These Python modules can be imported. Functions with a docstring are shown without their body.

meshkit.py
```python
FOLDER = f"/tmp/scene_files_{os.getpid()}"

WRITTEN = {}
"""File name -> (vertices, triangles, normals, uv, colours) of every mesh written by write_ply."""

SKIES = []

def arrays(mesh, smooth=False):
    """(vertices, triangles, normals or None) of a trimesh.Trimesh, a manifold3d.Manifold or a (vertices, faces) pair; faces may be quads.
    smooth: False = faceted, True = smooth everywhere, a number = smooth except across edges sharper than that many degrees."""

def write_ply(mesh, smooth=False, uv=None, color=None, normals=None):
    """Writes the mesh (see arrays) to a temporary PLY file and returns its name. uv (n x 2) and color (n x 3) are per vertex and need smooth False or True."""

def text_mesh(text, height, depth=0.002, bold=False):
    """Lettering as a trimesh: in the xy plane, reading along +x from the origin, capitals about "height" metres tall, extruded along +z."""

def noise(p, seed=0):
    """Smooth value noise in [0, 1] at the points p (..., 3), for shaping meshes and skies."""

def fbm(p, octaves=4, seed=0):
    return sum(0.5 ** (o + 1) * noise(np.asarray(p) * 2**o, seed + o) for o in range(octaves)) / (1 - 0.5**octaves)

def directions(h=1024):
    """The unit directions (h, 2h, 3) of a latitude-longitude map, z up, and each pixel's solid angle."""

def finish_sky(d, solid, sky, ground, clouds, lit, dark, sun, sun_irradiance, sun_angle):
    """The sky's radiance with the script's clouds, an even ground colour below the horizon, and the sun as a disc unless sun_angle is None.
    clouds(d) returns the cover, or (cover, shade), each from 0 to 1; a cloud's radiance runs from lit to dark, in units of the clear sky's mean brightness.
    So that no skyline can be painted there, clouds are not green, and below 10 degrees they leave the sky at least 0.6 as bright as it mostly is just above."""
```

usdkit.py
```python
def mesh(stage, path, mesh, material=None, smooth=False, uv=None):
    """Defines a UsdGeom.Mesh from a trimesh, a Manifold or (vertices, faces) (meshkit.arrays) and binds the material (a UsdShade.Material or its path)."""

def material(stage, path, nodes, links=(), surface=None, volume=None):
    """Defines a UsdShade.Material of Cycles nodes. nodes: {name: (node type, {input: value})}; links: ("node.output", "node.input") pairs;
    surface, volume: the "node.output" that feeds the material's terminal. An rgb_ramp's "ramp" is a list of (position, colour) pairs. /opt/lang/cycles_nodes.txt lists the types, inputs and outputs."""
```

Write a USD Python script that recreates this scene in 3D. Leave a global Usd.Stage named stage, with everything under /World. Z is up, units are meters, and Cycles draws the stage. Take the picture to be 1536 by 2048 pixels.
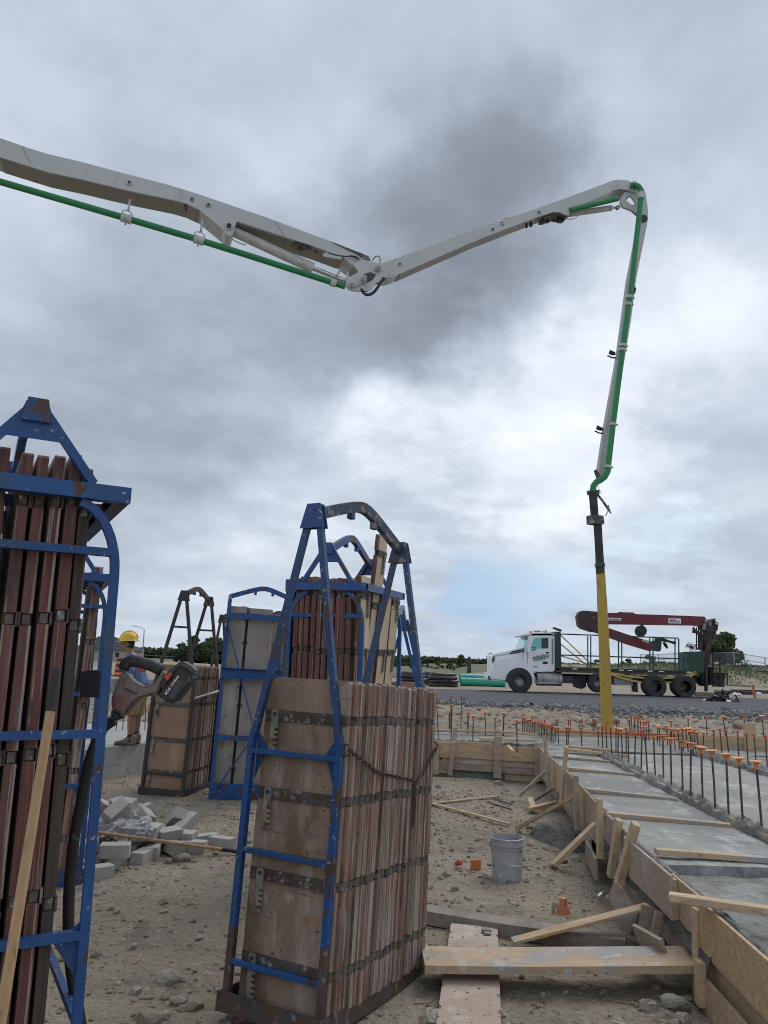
import math, random
import numpy as np
import trimesh, manifold3d
import shapely.geometry as sg
from shapely import affinity
import meshkit, usdkit
from pxr import Usd, UsdGeom, UsdLux, UsdShade, Sdf, Gf, Vt
from scipy.spatial.transform import Rotation as Rot

stage = Usd.Stage.CreateInMemory()
UsdGeom.SetStageUpAxis(stage, UsdGeom.Tokens.z)
UsdGeom.SetStageMetersPerUnit(stage, 1.0)
UsdGeom.Xform.Define(stage, '/World')
UsdGeom.Scope.Define(stage, '/World/Looks')
rnd = random.Random(7)
rng = np.random.default_rng(7)

# ------------------------------------------------------------------ camera
FPX, EYE, PITCH, ROLL = 1540.0, 1.95, math.radians(11.1), 0.03
EXPOSURE = 0.2
CAMP = np.array([0, 0, EYE])
_f = np.array([0, math.cos(PITCH), math.sin(PITCH)])
_r0, _u0 = np.array([1.0, 0, 0]), np.array([0, -math.sin(PITCH), math.cos(PITCH)])
_r = _r0 * math.cos(ROLL) + _u0 * math.sin(ROLL)
_u = -_r0 * math.sin(ROLL) + _u0 * math.cos(ROLL)
cam = UsdGeom.Camera.Define(stage, '/World/camera')
cam.CreateFocalLengthAttr(36.0 * FPX / 1536)
cam.CreateHorizontalApertureAttr(36.0)
cam.CreateVerticalApertureAttr(48.0)
cam.CreateClippingRangeAttr(Gf.Vec2f(0.05, 20000))
cam.CreateExposureAttr(EXPOSURE)
cam.AddTransformOp().Set(Gf.Matrix4d(*[*_r, 0, *_u, 0, *(-_f), 0, *CAMP, 1]))

# ------------------------------------------------------------------ sky and sun (overcast)
SUN_EL, SUN_AZ = math.radians(52), math.radians(35)      # azimuth measured as atan2(x, y)
SKY_STRENGTH, SUN_I = 0.10, 0.40
def pix_dir(px, py):
    d = _f + _r * ((px - 768) / FPX) + _u * ((1024 - py) / FPX)
    return d / np.linalg.norm(d)
N, L = {}, []
def nd(name, kind, **kw):
    N[name] = (kind, kw); return name
def ln(a, b): L.append((a, b))
nd('sky', 'sky_texture', sky_type='single_scattering', sun_disc=False, sun_elevation=SUN_EL, sun_rotation=SUN_AZ, air_density=1.0, aerosol_density=2.0)
nd('tc', 'texture_coordinate')
nd('sep', 'separate_xyz'); ln('tc.generated', 'sep.vector')
nd('zc', 'math', math_type='maximum', value2=0.0); ln('sep.z', 'zc.value1')
nd('za', 'math', math_type='add', value2=0.28); ln('zc.value', 'za.value1')
nd('px', 'math', math_type='divide'); ln('sep.x', 'px.value1'); ln('za.value', 'px.value2')
nd('py', 'math', math_type='divide'); ln('sep.y', 'py.value1'); ln('za.value', 'py.value2')
nd('pl', 'combine_xyz', z=0.0); ln('px.value', 'pl.x'); ln('py.value', 'pl.y')
# cloud texture on a flat layer, so that it is foreshortened towards the horizon
nd('n1', 'noise_texture', scale=1.5, detail=9.0, roughness=0.55, distortion=0.12); ln('pl.vector', 'n1.vector')
nd('n2', 'noise_texture', scale=4.6, detail=9.0, roughness=0.61, distortion=0.12); ln('pl.vector', 'n2.vector')
nd('nw', 'noise_texture', scale=4.0, detail=6.0, roughness=0.6); ln('tc.generated', 'nw.vector')
nd('w1', 'vector_math', math_type='subtract', vector2=(0.5, 0.5, 0.5)); ln('nw.color', 'w1.vector1')
nd('w2', 'vector_math', math_type='scale', scale=0.24); ln('w1.vector', 'w2.vector1')
nd('wd', 'vector_math', math_type='add'); ln('tc.generated', 'wd.vector1'); ln('w2.vector', 'wd.vector2')
# the heavy and the bright cloud masses: (pixel direction, radius in radians, weight); + is darker
BLOBS = [
    (970, 400, 0.17, 0.36), (1040, 330, 0.13, 0.20), (900, 560, 0.17, 0.26), (960, 200, 0.12, 0.10), (760, 620, 0.20, 0.32), (960, 640, 0.14, 0.18), (660, 720, 0.15, 0.14), (1120, 420, 0.12, 0.10),
    (330, 540, 0.20, 0.26), (200, 480, 0.14, 0.04), (180, 860, 0.26, 0.20), (480, 860, 0.16, 0.22), (330, 960, 0.12, 0.10), (60, 1000, 0.16, 0.04), (620, 930, 0.10, 0.06), (1380, 820, 0.09, 0.16), (1460, 300, 0.2, 0.08), (500, 100, 0.3, 0.06), (1250, 80, 0.25, 0.04),
    (780, 850, 0.09, -0.30), (900, 860, 0.12, -0.22), (1100, 830, 0.16, -0.26), (1350, 640, 0.16, -0.26), (1500, 580, 0.13, -0.30), (1250, 900, 0.25, -0.16), (560, 1080, 0.20, -0.22), (330, 1090, 0.12, -0.14), (1040, 1020, 0.2, -0.10),
    (620, 330, 0.11, -0.14), (1210, 500, 0.09, -0.20), (1180, 200, 0.07, -0.10), (1120, 930, 0.16, -0.10), (820, 800, 0.06, -0.12), (60, 180, 0.16, -0.12), (520, 440, 0.08, -0.06), (420, 300, 0.12, -0.06), (1430, 1180, 0.2, -0.08)]
BK = 0.76
acc = None
for i, (bx, by, rad, wt) in enumerate(BLOBS):
    d = pix_dir(bx, by)
    nd(f'bd{i}', 'vector_math', math_type='distance', vector2=tuple(d)); ln('wd.vector', f'bd{i}.vector1')
    nd(f'bm{i}', 'map_range', range_type='smootherstep', from_min=0.0, from_max=rad * 1.25, to_min=wt * BK, to_max=0.0, clamp=True); ln(f'bd{i}.value', f'bm{i}.value')
    if acc is None:
        acc = f'bm{i}.result'
    else:
        nd(f'ba{i}', 'math', math_type='add'); ln(acc, f'ba{i}.value1'); ln(f'bm{i}.result', f'ba{i}.value2'); acc = f'ba{i}.value'
nd('t1', 'math', math_type='multiply_add', value2=0.80, value3=-0.145); ln('n1.fac', 't1.value1')
nd('t2', 'math', math_type='multiply_add', value2=0.46); ln('n2.fac', 't2.value1'); ln('t1.value', 't2.value3')
nd('t3', 'math', math_type='add'); ln('t2.value', 't3.value1'); ln(acc, 't3.value2')
# ragged, crisper cloud edges over the bright middle of the sky
nd('n4', 'noise_texture', scale=4.2, detail=11.0, roughness=0.60); ln('pl.vector', 'n4.vector')
nd('c1', 'map_range', range_type='smoothstep', from_min=0.44, from_max=0.62, to_min=0.0, to_max=1.0, clamp=True); ln('n4.fac', 'c1.value')
nd('c2', 'vector_math', math_type='distance', vector2=tuple(pix_dir(960, 860))); ln('wd.vector', 'c2.vector1')
nd('c3', 'map_range', range_type='smootherstep', from_min=0.05, from_max=0.50, to_min=-0.17, to_max=-0.05, clamp=True); ln('c2.value', 'c3.value')
nd('c4', 'math', math_type='multiply'); ln('c1.result', 'c4.value1'); ln('c3.result', 'c4.value2')
nd('c5', 'math', math_type='add'); ln('t3.value', 'c5.value1'); ln('c4.value', 'c5.value2')
nd('c6', 'math', math_type='multiply_add', value2=0.80, value3=0.075); ln('c5.value', 'c6.value1')
CLOUD = 1.0
def cl(r, g, b): return (r * CLOUD, g * CLOUD, b * CLOUD)
nd('cr', 'rgb_ramp', ramp=[(0.0, cl(8.3, 8.8, 9.5)), (0.15, cl(7.2, 7.8, 8.6)), (0.34, cl(5.5, 6.15, 7.05)), (0.50, cl(4.4, 5.0, 5.9)), (0.66, cl(3.4, 3.9, 4.65)), (0.82, cl(2.7, 3.1, 3.7)), (1.0, cl(2.05, 2.38, 2.85))])
ln('c6.value', 'cr.fac')
# openings of pale blue low in the sky
nd('n3', 'noise_texture', scale=2.1, detail=7.0, roughness=0.6); ln('pl.vector', 'n3.vector')
BLUE = [(1040, 1180, 0.15, 0.34), (1370, 1085, 0.11, 0.22), (900, 1230, 0.12, 0.26), (1250, 1180, 0.12, 0.16)]
accb = None
for i, (bx, by, rad, wt) in enumerate(BLUE):
    d = pix_dir(bx, by)
    nd(f'gd{i}', 'vector_math', math_type='distance', vector2=tuple(d)); ln('wd.vector', f'gd{i}.vector1')
    nd(f'gm{i}', 'map_range', range_type='smootherstep', from_min=0.0, from_max=rad * 1.2, to_min=wt, to_max=0.0, clamp=True); ln(f'gd{i}.value', f'gm{i}.value')
    if accb is None: accb = f'gm{i}.result'
    else:
        nd(f'ga{i}', 'math', math_type='add'); ln(accb, f'ga{i}.value1'); ln(f'gm{i}.result', f'ga{i}.value2'); accb = f'ga{i}.value'
nd('o1', 'math', math_type='add'); ln('n3.fac', 'o1.value1'); ln(accb, 'o1.value2')
nd('o2', 'map_range', range_type='smoothstep', from_min=0.62, from_max=0.95, to_min=0.0, to_max=0.75, clamp=True); ln('o1.value', 'o2.value')
nd('mx', 'mix'); ln('o2.result', 'mx.fac'); ln('cr.color', 'mx.color1'); nd('tint', 'mix', mix_type='multiply', fac=1.0, color2=(0.70, 0.93, 1.0)); ln('sky.color', 'tint.color1'); ln('tint.color', 'mx.color2')
nd('up', 'vector_math', math_type='add', vector2=(0.0, 0.0, 0.55)); ln('tc.generated', 'up.vector1'); nd('un', 'vector_math', math_type='normalize'); ln('up.vector', 'un.vector1'); ln('un.vector', 'sky.vector')
nd('bg', 'background_shader', strength=SKY_STRENGTH); ln('mx.color', 'bg.color')
sky_mat = usdkit.material(stage, '/World/Looks/overcast_sky', N, L, surface='bg.background')
dome = UsdLux.DomeLight.Define(stage, '/World/sky')
UsdShade.MaterialBindingAPI.Apply(dome.GetPrim()).Bind(sky_mat)
dome.GetPrim().SetCustomDataByKey('kind', 'structure')
sun = UsdLux.DistantLight.Define(stage, '/World/sun')
sun.CreateNormalizeAttr(True) if hasattr(sun, 'CreateNormalizeAttr') else None
sun.CreateIntensityAttr(SUN_I); sun.CreateAngleAttr(40.0); sun.CreateColorAttr(Gf.Vec3f(1.0, 0.965, 0.92))
sun_dir = np.array([math.sin(SUN_AZ) * math.cos(SUN_EL), math.cos(SUN_AZ) * math.cos(SUN_EL), math.sin(SUN_EL)])
_z = sun_dir; _x = np.cross([0, 0, 1.0], _z); _x /= np.linalg.norm(_x); _y = np.cross(_z, _x)
sun.AddTransformOp().Set(Gf.Matrix4d(*[*_x, 0, *_y, 0, *_z, 0, 0, 0, 50, 1]))

# ------------------------------------------------------------------ helpers
def at_z(px, py, z=0.0):
    d = pix_dir(px, py); return CAMP + d * ((z - EYE) / d[2])
def at_y(px, py, y):
    d = pix_dir(px, py); return CAMP + d * (y / d[1])
V = lambda *a: np.array(a, float)
def unit(v):
    v = np.asarray(v, float); return v / max(np.linalg.norm(v), 1e-12)
def xf(loc=(0, 0, 0), yaw=0.0, tx=0.0, ty=0.0, R=None):
    M = np.eye(4); M[:3, :3] = (Rot.from_rotvec([tx, ty, 0]) * Rot.from_euler('z', yaw)).as_matrix() if R is None else R
    M[:3, 3] = loc; return M
def frame(p, x, z):
    """matrix with origin p, x axis along x, z as near to z as possible"""
    x = unit(x); y = unit(np.cross(z, x)); M = np.eye(4); M[:3, 0], M[:3, 1], M[:3, 2], M[:3, 3] = x, y, np.cross(x, y), p; return M
_s = [(a, b, c) for a in (-1, 1) for b in (-1, 1) for c in (-1, 1)]
_tpl = [(k, s) for s in _s for k in range(3)]
_pts = np.array([[s[i] * ((3, 2, 1.5)[i] - (0.2 if i != k else 0)) for i in range(3)] for k, s in _tpl])
def _chamfer_faces():
    from scipy.spatial import ConvexHull
    h = ConvexHull(_pts); f = h.simplices.copy(); c = _pts.mean(0)
    for i, t in enumerate(f):
        n = np.cross(_pts[t[1]] - _pts[t[0]], _pts[t[2]] - _pts[t[0]])
        if n @ (_pts[t].mean(0) - c) < 0: f[i] = t[::-1]
    return f
CHF = _chamfer_faces()
BXF = np.array([[0, 2, 3], [0, 3, 1], [4, 5, 7], [4, 7, 6], [0, 1, 5], [0, 5, 4], [2, 6, 7], [2, 7, 3], [0, 4, 6], [0, 6, 2], [1, 3, 7], [1, 7, 5]])
BXV = np.array([(a, b, c) for a in (-.5, .5) for b in (-.5, .5) for c in (-.5, .5)])
class MB:
    def __init__(s): s.v, s.f, s.n = [], [], 0
    def raw(s, v, f, M=None):
        v = np.asarray(v, float); f = np.asarray(f, int)
        if f.shape[1] == 4: f = np.vstack([f[:, :3], f[:, [0, 2, 3]]])
        if M is not None: v = v @ M[:3, :3].T + M[:3, 3]
        s.v.append(v); s.f.append(f + s.n); s.n += len(v); return s
    def tm(s, m, M=None): return s.raw(m.vertices, m.faces, M)
    def man(s, m, M=None):
        m = m.to_mesh(); return s.raw(m.vert_properties[:, :3], m.tri_verts, M)
    def box(s, c, size, M=None, ch=0.0):
        h = np.asarray(size, float)
        if ch > 0:
            v = np.array([[g[i] * (h[i] / 2 - (ch if i != k else 0)) for i in range(3)] for k, g in _tpl]); f = CHF
        else: v, f = BXV * h, BXF
        return s.raw(v + np.asarray(c, float), f, M)
    def beam(s, p, q, w, h, up=(0, 0, 1), ch=0.0, ext=0.0):
        p, q = np.asarray(p, float), np.asarray(q, float); d = q - p; l = np.linalg.norm(d)
        if abs(unit(d) @ unit(up)) > 0.98: up = (0, 1, 0)
        return s.box((l / 2, 0, 0), (l + 2 * ext, w, h), frame(p, d, up), ch)
    def tube(s, pts, r, n=8, caps=True, closed=False):
        P = np.asarray(pts, float); m = len(P); r = np.broadcast_to(np.asarray(r, float), (m,))
        T = np.roll(P, -1, 0) - np.roll(P, 1, 0) if closed else np.gradient(P, axis=0)
        T /= np.maximum(np.linalg.norm(T, axis=1, keepdims=True), 1e-9)
        u = unit(np.cross(T[0], (0.123, 0.2, 1) if abs(T[0][2]) < .9 else (1, .1, .05))); v = []
        for i in range(m):
            u = unit(u - T[i] * (u @ T[i])); w = np.cross(T[i], u)
            a = np.arange(n) / n * 2 * np.pi
            v.append(P[i] + r[i] * (np.cos(a)[:, None] * u + np.sin(a)[:, None] * w))
        v = np.vstack(v); f = []
        for i in range(m if closed else m - 1):
            a0, b0 = i * n, ((i + 1) % m) * n
            for k in range(n):
                k2 = (k + 1) % n; f += [[a0 + k, a0 + k2, b0 + k2], [a0 + k, b0 + k2, b0 + k]]
        if caps and not closed:
            c0, c1 = len(v), len(v) + 1; v = np.vstack([v, P[0], P[-1]])
            for k in range(n):
                k2 = (k + 1) % n; f += [[c0, k2, k], [c1, (m - 1) * n + k, (m - 1) * n + k2]]
        return s.raw(v, f)
    def rail(s, pts, w, h, up=(0, 0, 1)):
        """a rectangular bar bent along pts; w across, h along up"""
        P = np.asarray(pts, float); T = np.gradient(P, axis=0); T /= np.linalg.norm(T, axis=1, keepdims=True); v = []
        for p, t in zip(P, T):
            sd = unit(np.cross(t, up)); u = np.cross(sd, t)
            v += [p + sd * w / 2 * a + u * h / 2 * b for a, b in ((-1, -1), (1, -1), (1, 1), (-1, 1))]
        m = len(P); f = [[0, 1, 2], [0, 2, 3], [4 * m - 4, 4 * m - 2, 4 * m - 3], [4 * m - 4, 4 * m - 1, 4 * m - 2]]
        for i in range(m - 1):
            for k in range(4):
                a, b, c, d = 4 * i + k, 4 * i + (k + 1) % 4, 4 * i + 4 + (k + 1) % 4, 4 * i + 4 + k; f += [[a, c, b], [a, d, c]]
        return s.raw(v, f)
    def lathe(s, prof, n=16, M=None):
        P = np.asarray(prof, float); a = np.arange(n) / n * 2 * np.pi
        v = np.vstack([np.c_[r * np.cos(a), r * np.sin(a), np.full(n, z)] for r, z in P]); f = []
        for i in range(len(P) - 1):
            for k in range(n):
                k2 = (k + 1) % n; f += [[i * n + k, i * n + k2, (i + 1) * n + k2], [i * n + k, (i + 1) * n + k2, (i + 1) * n + k]]
        return s.raw(v, f, M)
    def prism(s, poly, d, M=None, holes=()):
        """polygon in xy extruded along +z by d"""
        g = sg.Polygon(poly, holes).buffer(0)
        for q in getattr(g, 'geoms', [g]): s.tm(trimesh.creation.extrude_polygon(q, d, engine='earcut'), M)
        return s
    def slab3(s, pts, vec, holes=()):
        """planar 3-D outline swept by vec (the depth)"""
        P = np.asarray(pts, float); e1 = unit(P[1] - P[0]); nrm = unit(vec); e1 = unit(e1 - nrm * (e1 @ nrm)); e2 = np.cross(nrm, e1)
        M = np.eye(4); M[:3, 0], M[:3, 1], M[:3, 2], M[:3, 3] = e1, e2, nrm, P[0]
        to = lambda Q: [((q - P[0]) @ e1, (q - P[0]) @ e2) for q in np.asarray(Q, float)]
        return s.prism(to(P), np.linalg.norm(vec), M, [to(h) for h in holes])
    def get(s): return np.vstack(s.v), np.vstack(s.f)
USED = {}
def uniq(parent, name):
    n = USED.get((parent, name), 0); USED[(parent, name)] = n + 1
    return f'{parent}/{name}' if n == 0 else f'{parent}/{name}_{n:03d}'
LK = '/World/Looks/'
def put_data(prim, label=None, cat=None, group=None, kind=None):
    for k, v in (('label', label), ('category', cat), ('group', group), ('kind', kind)):
        if v: prim.SetCustomDataByKey(k, v)
class Thing:
    """an Xform at the thing's base; its parts are meshes under it"""
    def __init__(s, name, label, cat, M=None, loc=None, group=None):
        s.path = uniq('/World', name); s.M = np.eye(4) if M is None else np.array(M, float)
        if loc is not None: s.M[:3, 3] = loc
        s.inv = np.linalg.inv(s.M); x = UsdGeom.Xform.Define(stage, s.path); s.prim = x.GetPrim()
        x.AddTransformOp().Set(Gf.Matrix4d(*s.M.T.ravel().tolist())); put_data(s.prim, label, cat, group)
    def part(s, name, mb, mat, smooth=False, parent=None, world=False, label=None):
        v, f = mb.get() if isinstance(mb, MB) else mb
        if world: v = v @ s.inv[:3, :3].T + s.inv[:3, 3]
        p = uniq(parent or s.path, name); m = usdkit.mesh(stage, p, (v, f), LK + mat, smooth)
        if label: put_data(m.GetPrim(), label)
        return p
def dup(src, M, label=None, group=None):
    name = src.path.rsplit('/', 1)[1].rstrip('0123456789').rstrip('_')
    x = UsdGeom.Xform.Define(stage, uniq('/World', name)); p = x.GetPrim()
    p.GetReferences().AddInternalReference(src.path); p.SetInstanceable(True)
    x.ClearXformOpOrder(); x.MakeMatrixXform().Set(Gf.Matrix4d(*np.asarray(M, float).T.ravel().tolist()))
    was = src.prim.GetCustomData(); put_data(p, label or was['label'], was['category'], group or was.get('group')); return p
def solo(name, label, cat, mb, mat, loc=None, smooth=False, group=None, kind=None):
    """a thing that is one mesh; the mesh is given in world coordinates"""
    v, f = mb.get() if isinstance(mb, MB) else mb
    loc = np.array([v[:, 0].mean(), v[:, 1].mean(), v[:, 2].min()]) if loc is None else np.asarray(loc, float)
    p = uniq('/World', name); m = usdkit.mesh(stage, p, (v - loc, f), LK + mat, smooth)
    UsdGeom.Xformable(m).AddTransformOp().Set(Gf.Matrix4d(1).SetTranslate(Gf.Vec3d(*loc.tolist()))); put_data(m.GetPrim(), label, cat, group, kind); return m
def struct(name, mesh, mat, smooth=False, kind='structure', label=None):
    v, f = mesh.get() if isinstance(mesh, MB) else mesh
    m = usdkit.mesh(stage, uniq('/World', name), (v, f), LK + mat, smooth); put_data(m.GetPrim(), label, None, None, kind); return m

# ------------------------------------------------------------------ materials
def mat(name, base, rough=0.8, alt=None, mottle=None, layers=(), bump=None, metallic=0.0, coords='object', spec=0.5, edge=None, transl=None, shift=True):
    """base colour (alt: second colour, mixed by a random number per object), mottle = (scale, amount, stretch), layers = [(scale, lo, hi, colour, stretch, detail)],
    edge = node material of the faces that look along x: (base, layers); bump = (scale, distance, stretch)"""
    n, l = {}, []
    k = [0]
    def add(kind, **kw):
        k[0] += 1; nm = f'{kind[:5]}{k[0]}'; n[nm] = (kind, kw); return nm
    if coords == 'object':
        tc = add('texture_coordinate'); src = tc + '.object'
        oi = add('object_info')
        if shift:
            sc = add('vector_math', math_type='scale', vector1=(17.3, 31.7, 23.9)); l.append((oi + '.random', sc + '.scale'))
            ad = add('vector_math', math_type='add'); l += [(src, ad + '.vector1'), (sc + '.vector', ad + '.vector2')]; src = ad + '.vector'
    else:
        ge = add('geometry'); src = ge + '.position'; oi = None
    def tex(scale, stretch=None, detail=5.0, rough_=0.6, kind='noise'):
        v = src
        if stretch is not None:
            mp = add('mapping', scale=stretch); l.append((src, mp + '.vector')); v = mp + '.vector'
        t = add('noise_texture', scale=scale, detail=detail, roughness=rough_) if kind == 'noise' else add('voronoi_texture', scale=scale)
        l.append((v, t + '.vector')); return t
    def colour(base, alt, mottle, layers):
        cur = None
        if alt is not None and oi:
            m = add('mix', color1=base, color2=alt); l.append((oi + '.random', m + '.fac')); cur = m + '.color'
        if mottle:
            sc, amt, st = mottle; t = tex(sc, st)
            mr = add('map_range', from_min=0.3, from_max=0.7, to_min=1 - amt, to_max=1 + amt, clamp=True); l.append((t + '.fac', mr + '.value'))
            m = add('vector_math', math_type='scale', vector1=base); l.append((mr + '.result', m + '.scale'))
            if cur: l.append((cur, m + '.vector1'))
            cur = m + '.vector'
        for (sc, lo, hi, col, st, det) in layers:
            t = tex(sc, st, det)
            mr = add('map_range', range_type='smoothstep', from_min=lo, from_max=hi, to_min=0.0, to_max=1.0, clamp=True); l.append((t + '.fac', mr + '.value'))
            m = add('mix', color1=base, color2=col); l.append((mr + '.result', m + '.fac'))
            if cur: l.append((cur, m + '.color1'))
            cur = m + '.color'
        return cur
    cur = colour(base, alt, mottle, layers)
    p = add('principled_bsdf', base_color=base, roughness=rough, metallic=metallic, specular_ior_level=spec)
    if edge:
        ebase, ealt, emot, elay = edge
        ec = colour(ebase, ealt, emot, elay)
        sp = add('separate_xyz'); l.append((tc + '.normal', sp + '.vector'))
        ab = add('math', math_type='absolute'); l.append((sp + '.x', ab + '.value1'))
        gt = add('math', math_type='greater_than', value2=0.7); l.append((ab + '.value', gt + '.value1'))
        m = add('mix', color1=base, color2=ebase); l.append((gt + '.value', m + '.fac'))
        if cur: l.append((cur, m + '.color1'))
        if ec: l.append((ec, m + '.color2'))
        cur = m + '.color'
    if cur: l.append((cur, p + '.base_color'))
    if bump:
        sc, dist, st = bump; t = tex(sc, st, 6.0)
        b = add('bump', strength=1.0, distance=dist); l += [(t + '.fac', b + '.height'), (b + '.normal', p + '.normal')]
    out = p + '.BSDF'
    if transl:
        tr = add('translucent_bsdf', color=transl)
        if cur: l.append((cur, tr + '.color'))
        mx = add('mix_closure', fac=0.3); l += [(out, mx + '.closure1'), (tr + '.BSDF', mx + '.closure2')]; out = mx + '.closure'
    return usdkit.material(stage, LK + name, n, l, surface=out)

RUST, RUST2, CEM = (0.055, 0.028, 0.018), (0.10, 0.045, 0.022), (0.36, 0.34, 0.31)
BLUE_ = (0.009, 0.056, 0.185)
mat('blue_steel', BLUE_, 0.45, mottle=(3, .22, None), layers=[(2.2, .52, .72, (.03, .055, .11), None, 6), (6, .585, .625, RUST, (1, 1, .5), 8), (24, .64, .68, (.27, .26, .24), None, 6), (55, .69, .72, (.42, .42, .40), None, 3)], bump=(40, .0015, None))
mat('blue_steel_worn', (0.018, 0.050, 0.130), 0.5, mottle=(3, .25, None), layers=[(9, .555, .61, RUST, (1, 1, .45), 8), (22, .60, .66, (.16, .17, .19), None, 6), (60, .68, .73, (.42, .42, .42), None, 3)], bump=(40, .002, None))
mat('blue_steel_rusty', (0.03, 0.05, 0.10), 0.6, mottle=(4, .3, None), layers=[(6, .50, .58, (.05, .036, .03), None, 8), (14, .52, .60, (.17, .17, .18), None, 8), (30, .62, .68, RUST2, None, 6)], bump=(30, .003, None))
mat('rusty_steel', (0.060, 0.048, 0.040), 0.7, mottle=(6, .4, None), layers=[(9, .52, .62, RUST2, None, 8), (16, .58, .68, (.17, .16, .145), None, 7)], bump=(35, .003, None))
mat('dark_steel', (0.022, 0.020, 0.020), 0.6, mottle=(6, .4, None), layers=[(12, .58, .68, RUST, None, 7)], bump=(35, .002, None))
mat('strap_steel', (0.070, 0.060, 0.050), 0.65, alt=(.055, .048, .042), mottle=(9, .45, None), layers=[(7, .50, .60, (.05, .032, .022), None, 8), (13, .56, .64, (.20, .19, .17), None, 8), (30, .63, .68, (.33, .32, .30), None, 5)], bump=(45, .003, None))
mat('clip_steel', (0.17, 0.155, 0.135), 0.65, mottle=(12, .4, None), layers=[(14, .54, .64, RUST, None, 6)], bump=(45, .002, None))
mat('chain_steel', (0.055, 0.036, 0.026), 0.6, mottle=(20, .5, None), layers=[(25, .6, .7, (.13, .10, .08), None, 4)])
EDGE = ((.240, .140, .098), (.205, .155, .115), (26, .75, (1, 1.9, .035)), [(.45, .50, .60, (.125, .088, .066), None, 2), (.6, .54, .62, (.275, .25, .225), None, 2), (40, .50, .58, (.135, .05, .035), (1, 1.6, .03), 6), (36, .57, .66, (.40, .375, .34), (1, 1.8, .05), 6), (3, .57, .70, (.24, .215, .185), (1, 3, .6), 5), (55, .62, .68, (.05, .035, .03), (1, 1.6, .04), 4)])
mat('form_ply', (0.250, 0.165, 0.113), 0.72, alt=(.225, .155, .112), mottle=(2.4, .30, (1, 1, .6)),
    layers=[(5, .50, .66, (.305, .25, .205), (1, 1, .18), 8), (2.4, .52, .68, (.135, .085, .05), (1.4, 1, .8), 7), (7, .60, .72, (.34, .29, .24), (1, 1, .6), 8), (3.1, .62, .70, (.26, .13, .06), (1, 1, .7), 7), (38, .68, .71, (.035, .028, .022), None, 2), (80, .60, .70, (.15, .105, .08), (1, 1, .07), 3), (60, .62, .68, (.13, .095, .075), (.05, 1, 1), 3)],
    bump=(60, .0012, (1, 1, .3)), edge=EDGE)
EDGE_D = ((.105, .032, .024), (.115, .052, .038), (30, .5, (1, 1.5, .035)), [(42, .56, .64, (.30, .24, .21), (1, 1.6, .025), 6), (5, .56, .66, (.06, .03, .022), (1, 1, .3), 5), (14, .66, .74, (.36, .33, .3), (1, 1, .3), 6)])
mat('form_ply_red', (0.20, 0.14, 0.11), 0.7, mottle=(2.5, .25, None), layers=[(3.5, .55, .75, (.28, .23, .19), (1, 1, .3), 6), (34, .72, .76, (.05, .03, .025), None, 2)], bump=(60, .0012, None), edge=EDGE_D)
mat('ply_spattered', (.37, .285, .225), .75, mottle=(3, .15, None), layers=[(6, .54, .68, (.42, .38, .33), None, 7), (26, .64, .67, (.045, .04, .036), None, 2), (9, .64, .70, (.20, .19, .175), None, 6)], bump=(60, .0012, None))
mat('tab_cement', (.075, .042, .034), .85, alt=(.13, .115, .10), mottle=(20, .4, None), layers=[(16, .56, .66, (.34, .325, .30), None, 6)])
EDGE_G = ((.055, .042, .032), (.065, .05, .04), (30, .4, (1, 1.5, .035)), [(42, .6, .66, (.16, .13, .11), (1, 1.6, .025), 6)])
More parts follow.
